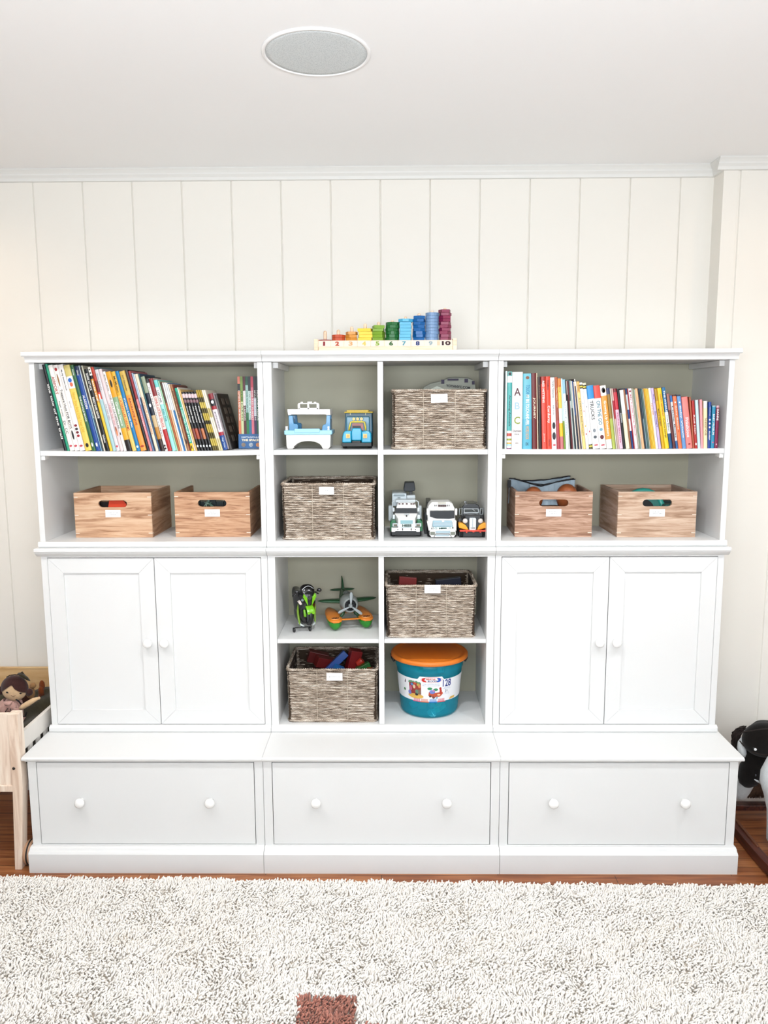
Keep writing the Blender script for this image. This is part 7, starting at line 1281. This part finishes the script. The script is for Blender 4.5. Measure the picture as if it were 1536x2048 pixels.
mb = MB(); mb.tube([oncap(px, py, 0.001) for px, py in ((1490, 1492), (1498, 1502), (1512, 1509), (1528, 1511), (1544, 1508), (1560, 1500))], 0.0026, 7); mb.build('brow_seam', M('#33261f', 0.9), hd)
mb = MB(); p = oncap(1512.5, 1500.5, 0.001); mb.ell(p, (0.0062, 0.003, 0.0062), 14, 10); mb.build('eye', M('#f4f4f4', 0.2), hd)
mb = MB(); mb.ell(p+Vector((0, 0.004, 0)), (0.010, 0.004, 0.010), 14, 10); mb.build('eye_ring', M('#08080a', 0.3), hd)
mb = MB(); p = H(1511.5, 1550.5, yh-0.052); mb.ell(p, (0.0032, 0.003, 0.0055), 10, 8); mb.build('nostril', M('#5c5f66', 0.5), hd)
mb = MB(); mb.tube([H(1509, 1559, yh-0.050), H(1516, 1563, yh-0.052), H(1521, 1568, yh-0.046)], [0.002, 0.0045, 0.001], 8); mb.build('mouth_patch', WPL, hd)
# white neck patch and mane at left, white chest/leg below
mb = MB(); rg = []
for px, py, r in ((1486, 1474, 3), (1484, 1484, 8), (1483, 1496, 9), (1485, 1506, 8), (1487, 1513, 4)):
    c = H(px, py, yh-0.01); rg.append([(c.x+r*k2*math.cos(a), c.y+r*k2*math.sin(a), c.z) for a in [2*math.pi*j/14 for j in range(14)]])
mb.loft(rg); mb.build('neck_patch', WPL, hs)
rnd = random.Random(8); mb = MB()
for i in range(150):
    u = rnd.random(); sx, sy = 1490-8*u+rnd.uniform(-3, 3), 1454+10*u+rnd.uniform(-3, 3)
    ex_, ey_ = 1462+11*rnd.random()+3*(1-u), 1464+44*rnd.random()
    q = [H(sx, sy, yh+0.03+rnd.uniform(-.02, .02)), H((sx*0.55+ex_*0.45)-3, (sy*0.6+ey_*0.4)-4, yh+0.035+rnd.uniform(-.02, .02)), H(ex_, ey_, yh+0.04+rnd.uniform(-.02, .02)), H(ex_+1, ey_+12, yh+0.05)]
    mb.tube(q, [0.0016, 0.0026, 0.002, 0.0004], 5)
o = mb.build('mane', M('#2b1d18', 0.9, var=0.3, vscale=100), hs); o['kind'] = 'stuff'
mb = MB(); rg = []
for px, py, r in ((1490, 1560, 17), (1488, 1572, 19), (1485, 1585, 15), (1482, 1594, 11), (1482, 1598, 6)):
    c = H(px, py, yh+0.07); rg.append([(c.x+r*k2*math.cos(a), c.y+r*k2*0.8*math.sin(a), c.z) for a in [2*math.pi*j/16 for j in range(16)]])
mb.loft(rg); mb.build('leg', WPL, hs)
mb = MB()
for i in range(300):
    u = rnd.random(); sx = 1512+12*rnd.random(); q = [H(sx, 1556+rnd.random()*8, -0.25+rnd.uniform(-.02, .02)), H(sx+(u-0.5)*20, 1578, -0.24), H(1494+u*42, 1588+9*rnd.random(), -0.22+rnd.uniform(-.02, .02))]
    mb.tube(q, [0.0015, 0.0022, 0.0008], 5)
o = mb.build('tail', M('#6b5442', 0.9, var=0.35, vscale=90), hs); o['kind'] = 'stuff'
mb = MB(); rg = []
for px, py, r in ((1556, 1500, 8), (1552, 1520, 17), (1547, 1545, 24), (1547, 1565, 26), (1552, 1590, 23), (1557, 1620, 22), (1558, 1650, 23), (1556, 1680, 22), (1556, 1690, 16)):
    c = H(px, py, -0.50); rg.append([(c.x+r*k2*math.cos(a), c.y+r*k2*math.sin(a), c.z) for a in [2*math.pi*j/20 for j in range(20)]])
mb.loft(rg); mb.build('leg', WPL, hs)
mb = MB(); c0 = on(1562, 1716, 0.045); mb.loft([[(c0.x+r*math.cos(a), c0.y+r*math.sin(a), z) for a in [2*math.pi*j/20 for j in range(20)]] for r, z in ((0.034, 0.045), (0.036, 0.055), (0.033, 0.085), (0.030, 0.098))]); mb.build('hoof', M('#0c0e16', 0.8, bump=0.5, bscale=400), hs)
for xa in (1.478, 1.86):
    mb = MB(); rg = []
    for i in range(17):
        y = -0.150-0.615*i/16; zb = 0.0005+0.07*((i/16-0.5)**2); rg.append([(xa, y, zb), (xa+0.034, y, zb), (xa+0.034, y, zb+0.042), (xa, y, zb+0.042)])
    mb.loft(rg, 0, False); mb.build('rocker', RAILW, hs, 0.003)
for y in (-0.235, -0.70):
    mb = MB(); mb.box(1.512, 1.86, y-0.02, y+0.02, 0.03, 0.055); mb.build('crossbar', RAILW, hs, 0.003)
mb = MB(); mb.box(1.500, 1.512, -0.56, -0.36, 0.030, 0.050); mb.build('footrest', M('#7a4a30', 0.5), hs, 0.003)

# ================================================================== SHAG RUG
def rug():
    rng = np.random.default_rng(5)
    root = thing('shag_rug', 'thick cream shag rug with a terracotta patch on the wooden floor', 'rug', (0, -1.6, 0), None, math.radians(-1.0)); ORG[root.name] = Vector((0, 0, 0))
    # local: y=+0.845 is the edge nearest the cabinets
    mb = MB(); mb.box(-2.2, 2.2, -1.3, 0.835, 0.0005, 0.010); mb.build('backing', M('#cfc4b6', 0.95), root, 0.003)
    dx = 0.0068; xs = np.arange(-1.75, 1.75, dx); ys = np.arange(-0.05, 0.845, dx); X, Y = np.meshgrid(xs, ys); X = X.ravel(); Y = Y.ravel()
    X = X+rng.uniform(-.5, .5, X.size)*dx; Y = Y+rng.uniform(-.5, .5, Y.size)*dx
    Y = np.minimum(Y, 0.842); n = X.size
    def fld(x, y, s, o):
        return (np.sin(x*s+o)+np.sin(y*s*1.3+o*2.1)+np.sin((x+y)*s*0.7+o*.3)+np.sin((x-1.7*y)*s*1.9+o*4))/4
    ang = 2.6*fld(X, Y, 17, 1.0)+2.2*fld(X, Y, 55, 3.3)+rng.normal(0, 0.7, n)
    L = (0.022+0.006*fld(X, Y, 9, 2)+rng.normal(0, 0.003, n)).clip(0.012, 0.034)
    lean = (0.55+0.35*rng.random(n)+0.25*fld(X, Y, 30, 5)).clip(0.1, 1.15)
    r = 0.0024+rng.random(n)*0.0010
    dxv = np.cos(ang); dyv = np.sin(ang)
    K = 5; ring = 4; V = np.zeros((n, K*ring+1, 3), dtype=np.float32)
    ph = rng.uniform(0, 6.28, n)
    prevx, prevz = np.zeros(n), np.zeros(n); px_, pz_ = np.zeros(n), np.full(n, 0.008)
    segl = L/K*np.array([1.0])
    for k in range(K+1):
        a = lean*(k/K)**0.8*1.25
        sl = segl*(0.45 if k == K else 1.0)
        if k: px_ = px_+sl*np.sin(a); pz_ = pz_+sl*np.cos(a)
        wob = 0.0012*np.sin(ph+k*1.3)
        cx = X+dxv*px_-dyv*wob; cy = Y+dyv*px_+dxv*wob; cz = pz_
        if k < K:
            rr2 = r*[0.75, 1.05, 1.15, 1.15, 1.0][k]
            for j in range(ring):
                b = 2*math.pi*j/ring+k*0.5
                # cross-section plane spanned by side vector and tilted up vector
                sx_, sy_ = -dyv, dxv; ux, uy, uz = -dxv*np.cos(a), -dyv*np.cos(a), np.sin(a)
                V[:, k*ring+j, 0] = cx+rr2*(math.cos(b)*sx_+math.sin(b)*ux); V[:, k*ring+j, 1] = cy+rr2*(math.cos(b)*sy_+math.sin(b)*uy); V[:, k*ring+j, 2] = np.maximum(0.002, cz+rr2*math.sin(b)*uz)
        else: V[:, K*ring, 0] = cx; V[:, K*ring, 1] = cy; V[:, K*ring, 2] = cz
    V[:, :, 1] = np.minimum(V[:, :, 1], 0.885)
    nv = K*ring+1; F4 = []; F3 = []
    for k in range(K-1):
        for j in range(ring): F4.append((k*ring+j, k*ring+(j+1) % ring, (k+1)*ring+(j+1) % ring, (k+1)*ring+j))
    for j in range(ring): F3.append(((K-1)*ring+j, (K-1)*ring+(j+1) % ring, K*ring))
    F4 = np.array(F4); F3 = np.array(F3); off = (np.arange(n)*nv)[:, None, None]
    q = (F4[None]+off).reshape(-1, 4); t3 = (F3[None]+off).reshape(-1, 3)
    me = bpy.data.meshes.new('pile'); me.vertices.add(n*nv); me.vertices.foreach_set('co', V.reshape(-1))
    nl = q.size+t3.size; me.loops.add(nl); me.loops.foreach_set('vertex_index', np.concatenate([q.ravel(), t3.ravel()]).astype(np.int32))
    npol = len(q)+len(t3); me.polygons.add(npol); st_ = np.concatenate([np.arange(len(q))*4, q.size+np.arange(len(t3))*3]).astype(np.int32)
    me.polygons.foreach_set('loop_start', st_); me.polygons.foreach_set('use_smooth', np.ones(npol, dtype=bool)); me.update(calc_edges=True)
    # tuft colour: cream yarn, terracotta motif near the viewer
    wx, wy = X, Y-1.6; mot = np.zeros(n)
    px_m, py_m = -0.225, 0.0
    P0 = on(645, 2048, 0.03); P1 = on(645, 1990, 0.03); d_ = P1.y-P0.y
    cxm, cym = P0.x, P0.y+1.6
    w_ = 0.085; inside = (np.abs(X-cxm) < w_) & (Y < cym+d_) | (np.abs(X-cxm) < 0.16) & (Y < cym+0.006)
    tip = rng.random(n); col = np.ones((n, 4), dtype=np.float32); base = np.array([0.93, 0.895, 0.845]); alt = np.array([0.82, 0.72, 0.60])
    m_ = (rng.random(n)*0.45+0.35*(fld(X, Y, 8, 7) > 0.3)*rng.random(n)).clip(0, 1)[:, None]; col[:, :3] = base*(1-m_*0.5)+alt*m_*0.5
    tc_ = np.array([0.36, 0.15, 0.11])[None]*(0.75+0.7*rng.random(n))[:, None]; col[inside, :3] = tc_[inside]
    att = me.color_attributes.new('yarn', 'FLOAT_COLOR', 'POINT'); att.data.foreach_set('color', np.repeat(col, nv, axis=0).ravel())
    m = bpy.data.materials.new('shag_yarn'); m.use_nodes = True; nt = m.node_tree; b = nt.nodes['Principled BSDF']; b.inputs['Roughness'].default_value = 0.9; b.inputs['Specular IOR Level'].default_value = 0.15; b.inputs['Sheen Weight'].default_value = 0.2
    at_ = nt.nodes.new('ShaderNodeAttribute'); at_.attribute_name = 'yarn'; nt.links.new(at_.outputs['Color'], b.inputs['Base Color']); me.materials.append(m)
    o = bpy.data.objects.new('pile', me); COL.objects.link(o); o.parent = root; o['kind'] = 'stuff'
rug()
